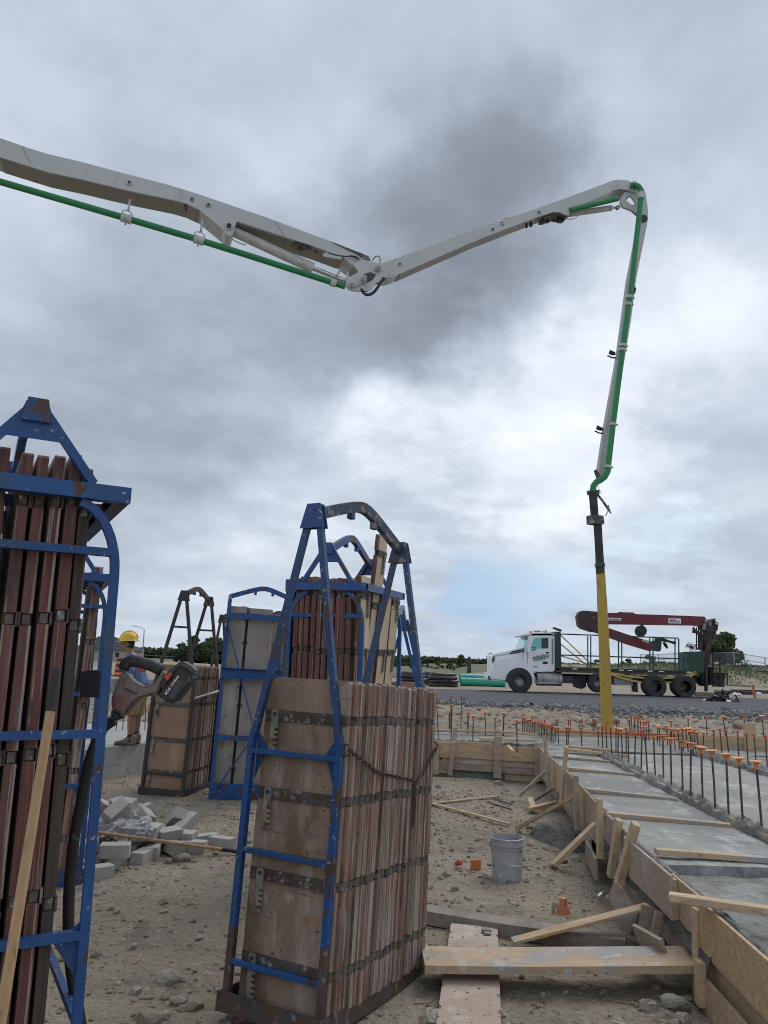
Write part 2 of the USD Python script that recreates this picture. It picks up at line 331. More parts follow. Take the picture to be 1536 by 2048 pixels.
mat('form_ply_brown', (0.10, 0.075, 0.055), 0.8, mottle=(2.5, .25, None), layers=[(5, .55, .75, (.16, .14, .12), (1, 1, .3), 6)], bump=(60, .0012, None), edge=EDGE_G)
mat('form_ply_grey', (0.225, 0.190, 0.172), 0.75, alt=(.26, .24, .212), mottle=(2, .22, (1, 1, .5)), layers=[(3, .52, .72, (.34, .325, .30), (1, 1, .3), 8), (7, .57, .66, (.20, .16, .13), None, 7), (22, .66, .70, (.035, .03, .03), None, 4)], bump=(60, .001, None), edge=EDGE_G)
mat('form_ply_tan', (0.235, 0.140, 0.085), 0.7, alt=(.215, .13, .085), mottle=(2, .2, (1, 1, .5)), layers=[(3, .55, .8, (.30, .225, .165), (1, 1, .3), 7), (3.2, .60, .72, (.36, .17, .13), None, 6), (22, .70, .74, (.04, .03, .03), None, 3)], bump=(60, .001, None), edge=EDGE)
mat('form_ply_new', (0.47, 0.37, 0.245), 0.65, mottle=(3, .12, (1, 1, .2)), layers=[(5, .62, .8, (.36, .27, .17), (1, 1, .1), 6)], bump=(60, .0008, (1, 1, .1)), edge=EDGE_D)
mat('marker_ink', (0.03, 0.028, 0.03), 0.8)
mat('faded_ink', (0.17, 0.165, 0.20), 0.8)
def wood(name, base, grey, dirt, st=(0.06, 1, 1), alt=None, wet=.66):
    mat(name, base, 0.72, alt=alt, mottle=(16, .2, st), layers=[(30, .56, .66, tuple(c * .66 for c in base), st, 5), (3.0, wet - .06, wet + .10, grey, None, 8), (28, .69, .74, dirt, None, 4)], bump=(40, .0015, st))
wood('lumber', (0.46, 0.335, 0.205), (.30, .28, .25), (.09, .08, .07), alt=(.40, .29, .18))
wood('lumber_grey', (0.26, 0.21, 0.16), (.24, .225, .20), (.08, .07, .06), alt=(.30, .24, .18), wet=.56)
wood('lumber_ply', (0.42, 0.285, 0.16), (.34, .30, .25), (.11, .095, .08), alt=(.37, .27, .17), wet=.62)
wood('lumber_pink', (0.34, 0.255, 0.20), (.36, .33, .30), (.09, .08, .07), alt=(.31, .22, .16), wet=.56)
wood('lumber_old', (0.15, 0.115, 0.085), (.20, .18, .155), (.05, .045, .04), wet=.52)
mat('cement_plank', (0.40, 0.285, 0.18), .75, mottle=(5, .16, (.2, 1, 1)), layers=[(26, .58, .68, (.29, .20, .12), (.05, 1, 1), 4), (2.6, .49, .62, (.265, .262, .255), (.7, 1, 1), 9), (9, .55, .66, (.36, .355, .345), None, 8), (14, .60, .68, (.15, .145, .14), None, 7), (5, .64, .70, (.43, .30, .19), None, 8)], bump=(30, .003, None))
wood('handle_wood', (0.36, 0.225, 0.115), (.34, .27, .2), (.12, .09, .07), st=(1, 1, .06))
mat('black_rubber', (0.012, 0.012, 0.013), 0.6, mottle=(8, .4, None), layers=[(14, .62, .72, (.10, .095, .09), None, 6)])
mat('tyre_rubber', (0.020, 0.020, 0.021), 0.8, mottle=(6, .3, None), layers=[(4, .52, .70, (.05, .046, .042), None, 6)])
mat('black_plastic', (0.014, 0.014, 0.016), 0.45)
mat('concrete_fresh', (0.205, 0.206, 0.195), 0.62, mottle=(1.1, .22, (1, 1.8, 1)), coords='world', layers=[(.55, .46, .58, (.15, .152, .142), (.4, 1, 1), 5), (3.2, .52, .68, (.345, .347, .336), (1, .55, 1), 8), (2.2, .58, .70, (.145, .15, .148), (.8, 1, 1), 8), (40, .70, .75, (.10, .10, .095), None, 3)], bump=(11, .036, None))
mat('concrete_raw', (0.175, 0.175, 0.160), 0.75, mottle=(3, .3, None), coords='world', layers=[(2.2, .52, .68, (.27, .272, .26), (1, .6, 1), 7), (8, .58, .70, (.085, .086, .08), None, 8)], bump=(13, .05, None))
mat('concrete_ooze', (0.095, 0.093, 0.085), 0.85, mottle=(6, .4, None), coords='world', layers=[(10, .55, .68, (.05, .048, .044), None, 7)], bump=(20, .03, None))
mat('concrete_slab', (0.30, 0.295, 0.275), 0.85, mottle=(1.3, .16, None), coords='world', layers=[(3, .56, .74, (.38, .37, .345), (1, 1, .5), 7), (5, .60, .72, (.19, .18, .165), (1, 1, .4), 7)], bump=(14, .012, None))
mat('concrete_block', (0.375, 0.362, 0.345), 0.9, alt=(.325, .312, .298), mottle=(6, .1, None), layers=[(50, .62, .70, (.27, .262, .255), None, 4), (5, .62, .75, (.43, .42, .41), None, 5)], bump=(110, .002, None))
DIRT = (0.266, 0.222, 0.163)
mat('dirt', DIRT, 0.95, coords='world', mottle=(0.8, .20, None), layers=[(0.35, .48, .62, (.315, .272, .215), None, 6), (2.2, .54, .68, (.155, .130, .100), None, 8), (7, .56, .70, (.345, .30, .24), None, 8), (19, .58, .68, (.115, .098, .078), None, 7), (46, .60, .68, (.30, .275, .235), None, 5), (80, .66, .70, (.07, .062, .054), None, 3)], bump=(15, .07, None))
mat('field', (0.095, 0.10, 0.05), 0.95, coords='world', mottle=(.25, .3, None), layers=[(.12, .5, .66, (.16, .14, .09), None, 6), (1.1, .55, .7, (.06, .072, .03), None, 6)])
mat('gravel', (0.062, 0.066, 0.075), 0.9, coords='world', mottle=(1.2, .2, None), layers=[(5, .55, .7, (.10, .104, .112), None, 8), (16, .58, .66, (.035, .037, .042), None, 5), (30, .64, .70, (.20, .20, .21), None, 3), (.25, .6, .75, (.12, .115, .105), None, 5)], bump=(18, .06, None))
mat('gravel_stone', (0.085, 0.090, 0.102), 0.85, coords='world', mottle=(3, .5, None), layers=[(7, .56, .62, (.24, .25, .265), None, 2), (5, .60, .64, (.025, .027, .032), None, 2), (3, .66, .70, (.30, .28, .25), None, 2)])
mat('dirt_stone', (0.27, 0.228, 0.172), 0.92, coords='world', mottle=(4, .35, None), layers=[(3, .56, .64, (.36, .335, .29), None, 2), (20, .58, .68, (.13, .115, .095), None, 5)], bump=(40, .01, None))
mat('rock', (0.28, 0.242, 0.19), 0.92, alt=(.31, .28, .235), mottle=(6, .2, None), layers=[(9, .54, .68, (.18, .16, .13), None, 7), (18, .60, .7, (.36, .345, .315), None, 6)], bump=(22, .025, None))
mat('grass', (0.085, 0.105, 0.038), 0.9, coords='world', mottle=(2, .4, None), layers=[(1.2, .55, .7, (.14, .13, .065), None, 6)], transl=(.1, .12, .04))
mat('leaf_dark', (0.052, 0.078, 0.034), 0.85, alt=(.07, .092, .04), mottle=(1.5, .45, None), layers=[(4, .6, .7, (.03, .045, .02), None, 4)], transl=(.09, .13, .05))
mat('leaf_green', (0.068, 0.105, 0.032), 0.8, alt=(.08, .11, .04), mottle=(1.5, .45, None), layers=[(4, .6, .7, (.085, .115, .035), None, 4)], transl=(.08, .12, .03))
mat('bark', (0.06, 0.05, 0.04), 0.95)
mat('boom_white', (0.405, 0.42, 0.405), 0.42, mottle=(.8, .07, None), layers=[(3, .56, .74, (.31, .305, .28), (1, 1, .4), 7), (30, .70, .77, (.15, .12, .1), None, 3)])
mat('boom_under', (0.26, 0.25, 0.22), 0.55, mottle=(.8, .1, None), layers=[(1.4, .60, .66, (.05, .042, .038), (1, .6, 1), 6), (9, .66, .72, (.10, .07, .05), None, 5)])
mat('boom_grime', (0.055, 0.05, 0.046), 0.7, mottle=(6, .5, None), layers=[(5, .52, .62, (.22, .215, .2), None, 7)])
mat('pipe_green', (0.010, 0.165, 0.050), 0.4, mottle=(2, .12, None), layers=[(40, .70, .76, (.25, .35, .27), None, 3), (5, .66, .76, (.008, .10, .035), None, 5)])
mat('clamp_grey', (0.42, 0.42, 0.40), 0.5, mottle=(8, .2, None), layers=[(12, .62, .72, (.15, .14, .13), None, 5)])
mat('chrome', (0.55, 0.57, 0.60), 0.22, metallic=1.0)
mat('hose_yellow', (0.385, 0.25, 0.038), 0.65, mottle=(1.5, .12, (1, 1, .4)), layers=[(5, .50, .64, (.33, .225, .045), (1, 1, .3), 7), (3, .58, .70, (.37, .31, .16), (1, 1, .4), 7), (14, .60, .68, (.15, .115, .05), (1, 1, .4), 6)])
mat('hose_black', (0.022, 0.022, 0.023), 0.7, mottle=(6, .4, None), layers=[(6, .55, .68, (.12, .12, .115), (1, 1, .3), 7)])
mat('rebar_steel', (0.050, 0.040, 0.035), 0.7, alt=(.07, .05, .04), mottle=(12, .4, None), bump=(160, .003, (.2, .2, 1)))
mat('cap_orange', (0.60, 0.175, 0.04), 0.55, alt=(.52, .20, .06), mottle=(8, .15, None), layers=[(16, .66, .74, (.42, .24, .14), None, 5)])
mat('cap_red', (0.50, 0.075, 0.04), 0.55, alt=(.50, .07, .03), mottle=(8, .15, None), layers=[(16, .66, .74, (.35, .15, .10), None, 5)])
mat('bucket_plastic', (0.32, 0.325, 0.325), 0.5, mottle=(4, .12, None), layers=[(5, .56, .62, (.52, .52, .51), (1, 1, .7), 8), (9, .58, .66, (.16, .16, .155), None, 7)])
mat('truck_white', (0.68, 0.69, 0.70), 0.3, mottle=(.9, .04, None), layers=[(2.5, .62, .8, (.56, .55, .53), (1, 1, .5), 6)])
mat('truck_green', (0.013, 0.036, 0.024), 0.5, mottle=(2, .25, None), layers=[(6, .62, .72, (.03, .06, .045), None, 6)])
mat('truck_rail', (0.010, 0.045, 0.038), 0.5)
mat('truck_black', (0.016, 0.016, 0.017), 0.6, mottle=(3, .3, None), layers=[(3, .56, .72, (.06, .055, .05), None, 6)])
mat('deck_wood', (0.060, 0.045, 0.038), 0.8, mottle=(3, .3, None))
mat('tank_alu', (0.33, 0.325, 0.31), 0.45, metallic=0.5, mottle=(3, .2, None), layers=[(4, .58, .72, (.20, .185, .165), None, 6)])
mat('rim_alu', (0.40, 0.40, 0.39), 0.45, metallic=0.4, layers=[(9, .55, .70, (.2, .19, .175), None, 5)])
mat('crane_maroon', (0.115, 0.011, 0.020), 0.4, mottle=(1.2, .2, None), layers=[(4, .64, .76, (.07, .01, .014), None, 6)])
mat('crane_dark', (0.030, 0.016, 0.016), 0.55, mottle=(3, .4, None), layers=[(5, .58, .7, (.08, .03, .03), None, 6)])
mat('strap_yellow', (0.46, 0.33, 0.08), 0.7)
mat('sign_white', (0.72, 0.72, 0.70), 0.6)
mat('letter_black', (0.015, 0.015, 0.016), 0.6)
mat('letter_green', (0.008, 0.16, 0.085), 0.5)
mat('letter_silver', (0.42, 0.45, 0.44), 0.5)
mat('marker_lamp', (0.55, 0.10, 0.03), 0.3)
mat('grey_trim', (0.21, 0.21, 0.215), 0.6)
mat('pvc_green', (0.03, 0.30, 0.18), 0.4, mottle=(2, .1, None))
mat('pvc_teal', (0.05, 0.28, 0.27), 0.4, mottle=(2, .1, None))
mat('drum_orange', (0.62, 0.13, 0.03), 0.55)
mat('roof_shingle', (0.040, 0.040, 0.043), 0.9, mottle=(2, .3, None))
mat('house_wall', (0.35, 0.30, 0.25), 0.9)
mat('galv', (0.30, 0.31, 0.32), 0.5, metallic=0.3)
mat('skin', (0.215, 0.115, 0.075), 0.55, mottle=(9, .1, None))
mat('hair', (0.012, 0.010, 0.009), 0.7)
mat('shirt_blue', (0.075, 0.130, 0.255), 0.9, mottle=(6, .15, None), layers=[(5, .56, .74, (.12, .18, .31), (1, 1, .5), 5)], bump=(22, .01, None))
mat('shirt_print', (0.33, 0.38, 0.47), 0.9)
mat('collar_cyan', (0.04, 0.27, 0.62), 0.7)
mat('shorts_khaki', (0.27, 0.20, 0.105), 0.92, mottle=(6, .2, None), bump=(20, .012, None))
mat('hat_yellow', (0.60, 0.40, 0.02), 0.35)
mat('boot_tan', (0.145, 0.115, 0.085), 0.9, mottle=(9, .35, None), layers=[(12, .56, .68, (.28, .26, .235), None, 6)])
mat('boot_sole', (0.05, 0.045, 0.04), 0.9)
mat('sock_dark', (0.014, 0.014, 0.02), 0.9)
mat('tool_red', (0.17, 0.065, 0.055), 0.7, mottle=(9, .3, None), layers=[(5, .46, .58, (.155, .13, .11), None, 8), (30, .62, .70, (.28, .25, .22), None, 5), (4, .64, .72, (.32, .04, .035), None, 4)], bump=(60, .003, None))
mat('tool_black', (0.020, 0.020, 0.020), 0.6, mottle=(9, .3, None), layers=[(26, .62, .70, (.16, .15, .13), None, 6), (7, .58, .70, (.06, .055, .045), None, 6)])
mat('tool_grey', (0.045, 0.045, 0.045), 0.6, layers=[(30, .62, .7, (.18, .17, .15), None, 5)])
mat('tool_signal_red', (0.42, 0.05, 0.03), 0.5, layers=[(26, .62, .7, (.2, .15, .12), None, 5)])
mat('plate_dark', (0.034, 0.040, 0.048), 0.55, mottle=(5, .3, None), layers=[(9, .62, .74, (.10, .095, .09), None, 6)])
mat('clay_orange', (0.42, 0.14, 0.06), 0.7, mottle=(9, .2, None), layers=[(12, .6, .7, (.25, .14, .09), None, 6)])
usdkit.material(stage, LK + 'cab_glass', {'a': ('transparent_bsdf', {'color': (.60, .78, .76)}), 'b': ('glossy_bsdf', {'color': (.9, .95, 1.0), 'roughness': .03}), 'f': ('fresnel', {'IOR': 1.5}), 'm': ('mix_closure', {})}, [('f.fac', 'm.fac'), ('a.BSDF', 'm.closure1'), ('b.BSDF', 'm.closure2')], surface='m.closure')
usdkit.material(stage, LK + 'clear_film', {'a': ('transparent_bsdf', {'color': (.93, .95, .96)}), 'b': ('glossy_bsdf', {'color': (.8, .82, .84), 'roughness': .25}), 'f': ('layer_weight', {'blend': .35}), 'm': ('mix_closure', {})}, [('f.facing', 'm.fac'), ('a.BSDF', 'm.closure1'), ('b.BSDF', 'm.closure2')], surface='m.closure')
usdkit.material(stage, LK + 'fence_mesh', {'a': ('transparent_bsdf', {}), 'b': ('principled_bsdf', {'base_color': (.33, .34, .35), 'roughness': .5}), 'm': ('mix_closure', {'fac': .07})}, [('a.BSDF', 'm.closure1'), ('b.BSDF', 'm.closure2')], surface='m.closure')

# ------------------------------------------------------------------ terrain
ROAD_Z = 0.76
def sstep(t):
    t = np.clip(t, 0, 1); return t * t * (3 - 2 * t)
def nz(x, y, s, seed=0, o=3):
    return meshkit.fbm(np.stack([np.asarray(x) * s + 31.7, np.asarray(y) * s + 17.3, np.full_like(np.asarray(x, float), 5.5)], -1), o, seed) - .5
PADS = [(-.25, 5.07, 1.0), (-.32, 7.8, 1.1), (-1.73, 3.67, 1.0), (-2.97, 12.07, .9), (-1.9, 11.8, .9)]
def height(x, y):
    x, y = np.asarray(x, float), np.asarray(y, float)
    near = np.exp(-np.maximum(0, y - 14) / 6) * np.exp(-np.maximum(0, np.abs(x) - 10) / 8)
    h = nz(x, y, .45, 1) * .09 * np.exp(-np.maximum(0, y - 30) / 30) + nz(x, y, 2.3, 2, 4) * .075 * near + nz(x, y, 9, 3, 3) * .045 * near
    foot = 18.6 + nz(x, y * 0, .25, 4) * 2.0
    s = sstep((y - foot) / (6.2 + nz(x, y * 0, .4, 5) * 1.5))
    lump = 4 * s * (1 - s)
    h = h * (1 - .85 * s) + ROAD_Z * s + lump * (nz(x, y, .7, 6, 4) * .55 + nz(x, y, 2.6, 7, 3) * .22)
    # the far side: grassy rise at the right, a low mound behind the pipes, another at the left
    rise = sstep((y - 57 - nz(x, y * 0, .12, 8) * 6) / 14) * sstep((x - 17 + nz(x * 0, y, .1, 9) * 4) / 9)
    h = h + rise * (1.75 + nz(x, y, .2, 10) * .8)
    h = h + .75 * np.exp(-(((x - 8.5) / 3.4) ** 2 + ((y - 62) / 3.0) ** 2) ** 1.5)
    h = h + 1.0 * np.exp(-(((x + 22) / 9) ** 2 + ((y - 85) / 7) ** 2))
    for (qx, qy, qr) in PADS: h = h * (1 - .8 * np.exp(-(((x - qx) ** 2 + (y - qy) ** 2) / qr ** 2) ** 2))
    # keep the bed of the footings just under their forms
    bed = sstep((x - 1.7) / .7) * sstep((17.8 - y) / .5) + sstep((x - .4) / .5) * sstep((y - 14.2) / .5) * sstep((18.6 - y) / .8)
    h = h * (1 - .8 * np.clip(bed, 0, 1)) - .05 * np.clip(bed, 0, 1)
    return h
def hz(x, y): return float(height(np.array([x]), np.array([y]))[0])
def axis(parts, lo, hi):
    a = [parts[0][0]]
    for (s, e, st) in parts: a += list(np.arange(s, e, st)[1:]) + [e]
    g = []; v = parts[-1][1]; st = parts[-1][2]
    while v < hi: st *= 1.22; v += st; g.append(v)
    b = []; v = parts[0][0]; st = parts[0][2]
    while v > lo: st *= 1.3; v -= st; b.append(v)
    return np.array(b[::-1] + a + g)
ys = axis([(1.5, 8.5, .045), (8.5, 16, .09), (16, 28, .14), (28, 40, .6)], -300, 6000)
xs = axis([(-16, -7, .22), (-7, -3.2, .09), (-3.2, 3.6, .05), (3.6, 8, .12), (8, 18, .2)], -4000, 4000)
def sheet(xs, ys, fn, keep=None):
    X, Y = np.meshgrid(xs, ys); Z = fn(X, Y); n, m = X.shape
    i = np.arange(n * m).reshape(n, m); q = np.stack([i[:-1, :-1], i[:-1, 1:], i[1:, 1:], i[1:, :-1]], -1).reshape(-1, 4)
    v = np.stack([X, Y, Z], -1).reshape(-1, 3)
    if keep is not None: q = q[keep(v[q].mean(1))]
    f = np.vstack([q[:, :3], q[:, [0, 2, 3]]]); used = np.unique(f); back = np.zeros(len(v), int); back[used] = np.arange(len(used))
    return v[used], back[f]
struct('ground', sheet(xs, ys, height), 'dirt', True)
def road_near(x): return 25.6 - np.asarray(x) * .12 + nz(x, np.zeros_like(np.asarray(x, float)), .5, 12) * 1.6
rv = sheet(np.arange(-60, 80, .5), np.arange(23, 40.1, .3), lambda X, Y: height(X, Y) + .035 - .05 * sstep((road_near(X) - Y) / .8 + .5) - .06 * sstep((Y - 38.8) / .8), lambda c: (c[:, 1] > road_near(c[:, 0]) - .5) & (c[:, 1] < 39.6 + nz(c[:, 0], c[:, 0] * 0, .3, 13) * 1.5))
struct('gravel_road', rv, 'gravel', True)

# ------------------------------------------------------------------ loose stones, as material of the ground
ROCKS = []
for k in range(10):
    m = trimesh.creation.icosphere(1, 1.0); v = m.vertices * (1 + .55 * (meshkit.noise(m.vertices * 1.3 + k * 7.7, k)[:, None] - .5)) * np.array([1, .8, .62])
    c = np.random.default_rng(k)
    for _ in range(5):                                       # a few flat broken faces
        d = unit(c.normal(size=3)); t = v @ d; lim = c.uniform(.45, .68); v = v - np.maximum(0, t - lim)[:, None] * d
    ROCKS.append((v, np.array(m.faces)))
OCT = []
for k in range(8):
    m = trimesh.creation.icosahedron(); c = np.random.default_rng(50 + k)
    OCT.append((m.vertices * np.array([1, .8, .6]) * c.uniform(.6, 1.15, (len(m.vertices), 1)), np.array(m.faces)))
def scatter(n, pos, size, protos, seed, sink=.25):
    g = np.random.default_rng(seed); mb_v, mb_f, o = [], [], 0
    P = pos(g, n); S = size(g, len(P)); H = height(P[:, 0], P[:, 1]); R = Rot.from_euler('zyx', g.uniform(-1, 1, (len(P), 3)) * np.array([3.14, .35, .35])).as_matrix()
    for i in range(len(P)):
        v, f = protos[int(g.integers(len(protos)))]
        mb_v.append((v * S[i]) @ R[i].T + np.array([P[i, 0], P[i, 1], H[i] + S[i] * (.5 - sink)])); mb_f.append(f + o); o += len(v)
    return np.vstack(mb_v), np.vstack(mb_f)
def stuff(name, geo, m): struct(name, geo, m, False, 'stuff')
def fan(g, n, y0, y1, wide=.62):
    y = np.sqrt(g.uniform(y0 ** 2, y1 ** 2, n)); return np.c_[y * g.uniform(-wide, wide, n), y]
def not_in_footing(P): return P[~((P[:, 0] > 2.15) & (P[:, 1] < 18)) & ~((P[:, 0] > .7) & (P[:, 1] > 14.3) & (P[:, 1] < 18))]
stuff('crushed_gravel', scatter(19000, lambda g, n: (lambda x: np.c_[x, road_near(x) - .7 + np.abs(g.normal(size=n)) * 1.3 + g.uniform(-.6, .6, n)])(g.uniform(-15, 17, n)), lambda g, n: np.exp(g.normal(-3.3, .40, n)), OCT, 3), 'gravel_stone')
stuff('bank_rubble', scatter(3600, lambda g, n: np.c_[g.uniform(-14, 16, n), g.uniform(17.2, 25.5, n)], lambda g, n: np.exp(g.normal(-3.2, .52, n)), ROCKS, 4, .32), 'dirt_stone')
stuff('ground_pebbles', scatter(11000, lambda g, n: not_in_footing(fan(g, n, 3.0, 14)), lambda g, n: np.exp(g.normal(-4.7, .5, n)), OCT, 5), 'dirt_stone')
stuff('small_stones', scatter(950, lambda g, n: not_in_footing(fan(g, n, 3.2, 13)), lambda g, n: np.exp(g.normal(-3.85, .42, n)), ROCKS, 6, .36), 'dirt_stone')

gx_ = np.r_[-3000, -1200, -500, np.arange(-240, 241, 8), 500, 1200, 3000]; gy_ = np.r_[np.arange(64, 150, 4), 170, 200, 260, 360, 600, 1200, 3000]
struct('grass_field', sheet(gx_, gy_, lambda X, Y: height(X, Y) + .06 + .04 * (Y > 150), lambda c: (c[:, 1] > 68 + 34 * sstep((-c[:, 0] - 4) / 10) + 8 * nz(c[:, 0], c[:, 1], .05, 51))), 'field', True)

# splinters of wood and crumbs trodden into the dirt
gq = np.random.default_rng(31); mbq = MB()
for P in not_in_footing(fan(gq, 260, 3.4, 13)):
    z = hz(P[0], P[1]); a = gq.uniform(0, 3.14); l = abs(gq.normal()) * .035 + .015
    mbq.box((0, 0, 0), (l * 2, gq.uniform(.006, .016), .006), xf((P[0], P[1], z + .005), yaw=a, tx=gq.normal() * .1))
stuff('wood_splinters', mbq.get(), 'lumber_pink')
stuff('clay_clods', scatter(2600, lambda g, n: not_in_footing(fan(g, n, 3.2, 14)), lambda g, n: np.exp(g.normal(-4.1, .45, n)), ROCKS, 9, .38), 'dirt')

# ------------------------------------------------------------------ form panels
def panel(name, label, group, M, w, h, t, bars, m, clip_side=-1, clips=True, straps=True, notch=.030, screws=True, ends='loop'):
    """a plywood wall form with steel straps across its face (towards -y), notched at its edges; origin at the middle of its foot"""
    th = Thing(name, label, 'concrete form', M, group=group)
    e = .012; L_, R_ = [], []
    for z in bars:
        L_ += [(-w / 2, z - .026), (-w / 2 + notch, z - .026), (-w / 2 + notch, z + .026), (-w / 2, z + .026)]
    out = [(-w / 2 + e, 0), (w / 2 - e, 0), (w / 2, e)]
    for z in bars: out += [(w / 2, z - .026), (w / 2 - notch, z - .026), (w / 2 - notch, z + .026), (w / 2, z + .026)]
    out += [(w / 2, h - e), (w / 2 - e, h), (-w / 2 + e, h), (-w / 2, h - e)]
    for z in bars[::-1]: out += [(-w / 2, z + .026), (-w / 2 + notch, z + .026), (-w / 2 + notch, z - .026), (-w / 2, z - .026)]
    out += [(-w / 2, e)]
    F = np.eye(4); F[:3, :3] = np.array([[1, 0, 0], [0, 0, -1], [0, 1, 0]]).astype(float); F[:3, 3] = (0, t / 2, 0)
    th.part('plywood', MB().prism(out, t, F), m)
    for z in bars:
        if straps:
            s = MB(); s.box((0, -t / 2 - .004, z), (w - .004, .010, .062), ch=.002)
            if screws:
                for q in np.linspace(-.42, .42, 5): s.box((q * w, -t / 2 - .0105, z + .012 * (-1) ** int(q * 99)), (.012, .004, .012), ch=.0012)
            p = th.part('strap', s, 'strap_steel')
        for sx in (-1, 1):                                   # the strap's end, let into the notch
            e_ = MB()
            if ends == 'loop':
                x0, x1 = sx * (w / 2 - .045), sx * (w / 2 - .002); e_.prism([(x0, -.30 * t), (x1, -.30 * t), (x1, -.16 * t), (x0 + (x1 - x0) * .45, -.16 * t), (x0 + (x1 - x0) * .45, .12 * t), (x1, .12 * t), (x1, .30 * t), (x0, .30 * t)], .044, xf((0, 0, z - .022)))
            else: e_.box((sx * (w / 2 - .030), 0, z), (.040, t * .70, .046), ch=.002)
            th.part('strap_end', e_, 'tab_cement' if ends != 'loop' else 'clip_steel', parent=p if straps else None)
        if clips:                                            # toothed latch hanging from its pin
            g = np.random.default_rng(int(z * 1000)); cx = clip_side * (w / 2 - .082)
            o = [(-.024, .022), (-.012, .034), (.012, .034), (.024, .022), (.024, -.052)]
            for q in range(4):
                zz = -.062 - q * .029; o += [(.030, zz), (.030, zz - .010), (.004, zz - .012), (.004, zz - .022)]
            o += [(.026, -.180), (.026, -.196), (-.024, -.196)]
            a = g.uniform(-.06, .05); R2 = np.array([[math.cos(a), -math.sin(a)], [math.sin(a), math.cos(a)]])
            F2 = F.copy(); F2[:3, 3] = (cx, -t / 2 - .0105, z)
            th.part('latch', MB().prism([R2 @ np.array(q) for q in o], .011, F2), 'clip_steel', parent=p if straps else None)
            c = Rot.from_euler('x', 90, degrees=True).as_matrix(); F3 = xf((cx, -t / 2 - .021, z + .008), R=c)
            th.part('pin', MB().lathe([(.0, .010), (.009, .009), (.011, .0), (.011, -.02)], 10, F3), 'dark_steel', parent=p if straps else None)
    return th

def tray(th, w, d, m, hgt=.10):
    for sx in (-1, 1): th.part('base_rail', MB().box((sx * (w / 2 + .012), 0, hgt / 2), (.012, d + .05, hgt)).box((sx * (w / 2 - .03), 0, .008), (.072, d + .03, .012)), m)
    for sy in (-1, 1): th.part('base_rail', MB().box((0, sy * (d / 2 + .012), hgt / 2), (w + .012, .012, hgt)).box((0, sy * (d / 2 - .03), .021), (w - .1, .072, .012)), m)
def bail(th, d, ja, m, rise=.16, along='y', s=.072):
    t = np.linspace(-1, 1, 25); z = ja - .02 + rise * 1.18 * (1 - np.sqrt(np.abs(t) ** 2 + .035)) / (1 - math.sqrt(.035)) * 1.0
    pts = np.c_[np.zeros(25), t * d / 2, z] if along == 'y' else np.c_[t * d / 2, np.zeros(25), z]
    k = th.part('lifting_bail', MB().rail(pts, .042, s), m)
    for q in (-.26, .26):
        zz = float(np.interp(q, t, z)); th.part('bail_lug', MB().box((0, q * d / 2, zz - s * .5 - .02) if along == 'y' else (q * d / 2, 0, zz - s * .5 - .02), (.04, .05, .05), ch=.004), m, parent=k)
def chain(pts, step=.028, r=.0042):
    P = np.asarray(pts, float); seg = np.r_[0, np.cumsum(np.linalg.norm(np.diff(P, axis=0), axis=1))]; n = int(seg[-1] / step); mb = MB()
    C = np.c_[[np.interp(np.linspace(0, seg[-1], n), seg, P[:, k]) for k in range(3)]].T
    for i in range(n - 1):
        t = unit(C[min(i + 1, n - 1)] - C[max(i - 1, 0)]); a = unit(np.cross(t, (.3, .9, .2))); b = np.cross(t, a); q = a if i % 2 else b
        if i % 2: q = unit(a + b * .3)
        an = np.arange(9) / 9 * 2 * np.pi
        mb.tube([C[i] + t * math.cos(u) * .021 + q * math.sin(u) * .0115 for u in an], r, 5, closed=True)
    return mb
def rack1(M, label, mats, w, d, hk, ja, rungs, group=None, sq=.038, foot=.42, ties=0, rise=.16):
    """basket with four posts that lean in to two A-frames joined by a lifting bail"""
    blue, worn, rusty, low = mats
    th = Thing('form_rack', label, 'form rack', M, group=group); x, y = w / 2 - sq / 2, d / 2 - sq / 2
    tray(th, w, d, low)
    for sy in (-1, 1):
        for sx in (-1, 1):
            th.part('post', MB().rail([(sx * x, sy * y, foot), (sx * x, sy * y, hk), (sx * (x - (x - .03) * .06), sy * y, hk + .06)], sq, sq, (0, 1, 0)), blue)
            th.part('post_foot', MB().box((sx * x, sy * y, foot / 2 + .004), (sq + .001, sq + .001, foot)), low)
            th.part('leg', MB().beam((sx * (x - .01), sy * y, hk + .02), (sx * .030, sy * y, ja - .02), sq, sq * .9, (0, 1, 0)), worn)
            if low != 'dark_steel': th.part('gusset', MB().slab3([(sx * (x - .03), sy * (y - .012), hk + .05), (sx * (x - .03), sy * (y - .012), hk - .22), (sx * (x - .10), sy * (y - .012), hk - .05)], (0, .008, 0)), blue)
        for z in rungs: th.part('rung', MB().beam((-x, sy * (y + .003), z), (x, sy * (y + .003), z), sq * .82, sq * .82, ch=.004), blue)
        if ties:
            z = hk + (ja - hk) * .62; q = x * .42; th.part('tie', MB().beam((-q, sy * y, z), (q, sy * y, z), .03, .03), blue)
        g = [(-.048, ja + .03), (.048, ja + .03), (.088, ja - .125), (-.088, ja - .125)]
        for k in (-1, 1):
            th.part('apex_plate', MB().slab3([(a, sy * y + k * (sq / 2 + .004) - .003, b) for a, b in g], (0, .006, 0)), blue if sy < 0 else rusty)
        th.part('apex_cap', MB().box((0, sy * y, ja + .022), (.094, sq + .002, .012)), rusty)
    bail(th, d, ja - .02, rusty, rise)
    return th
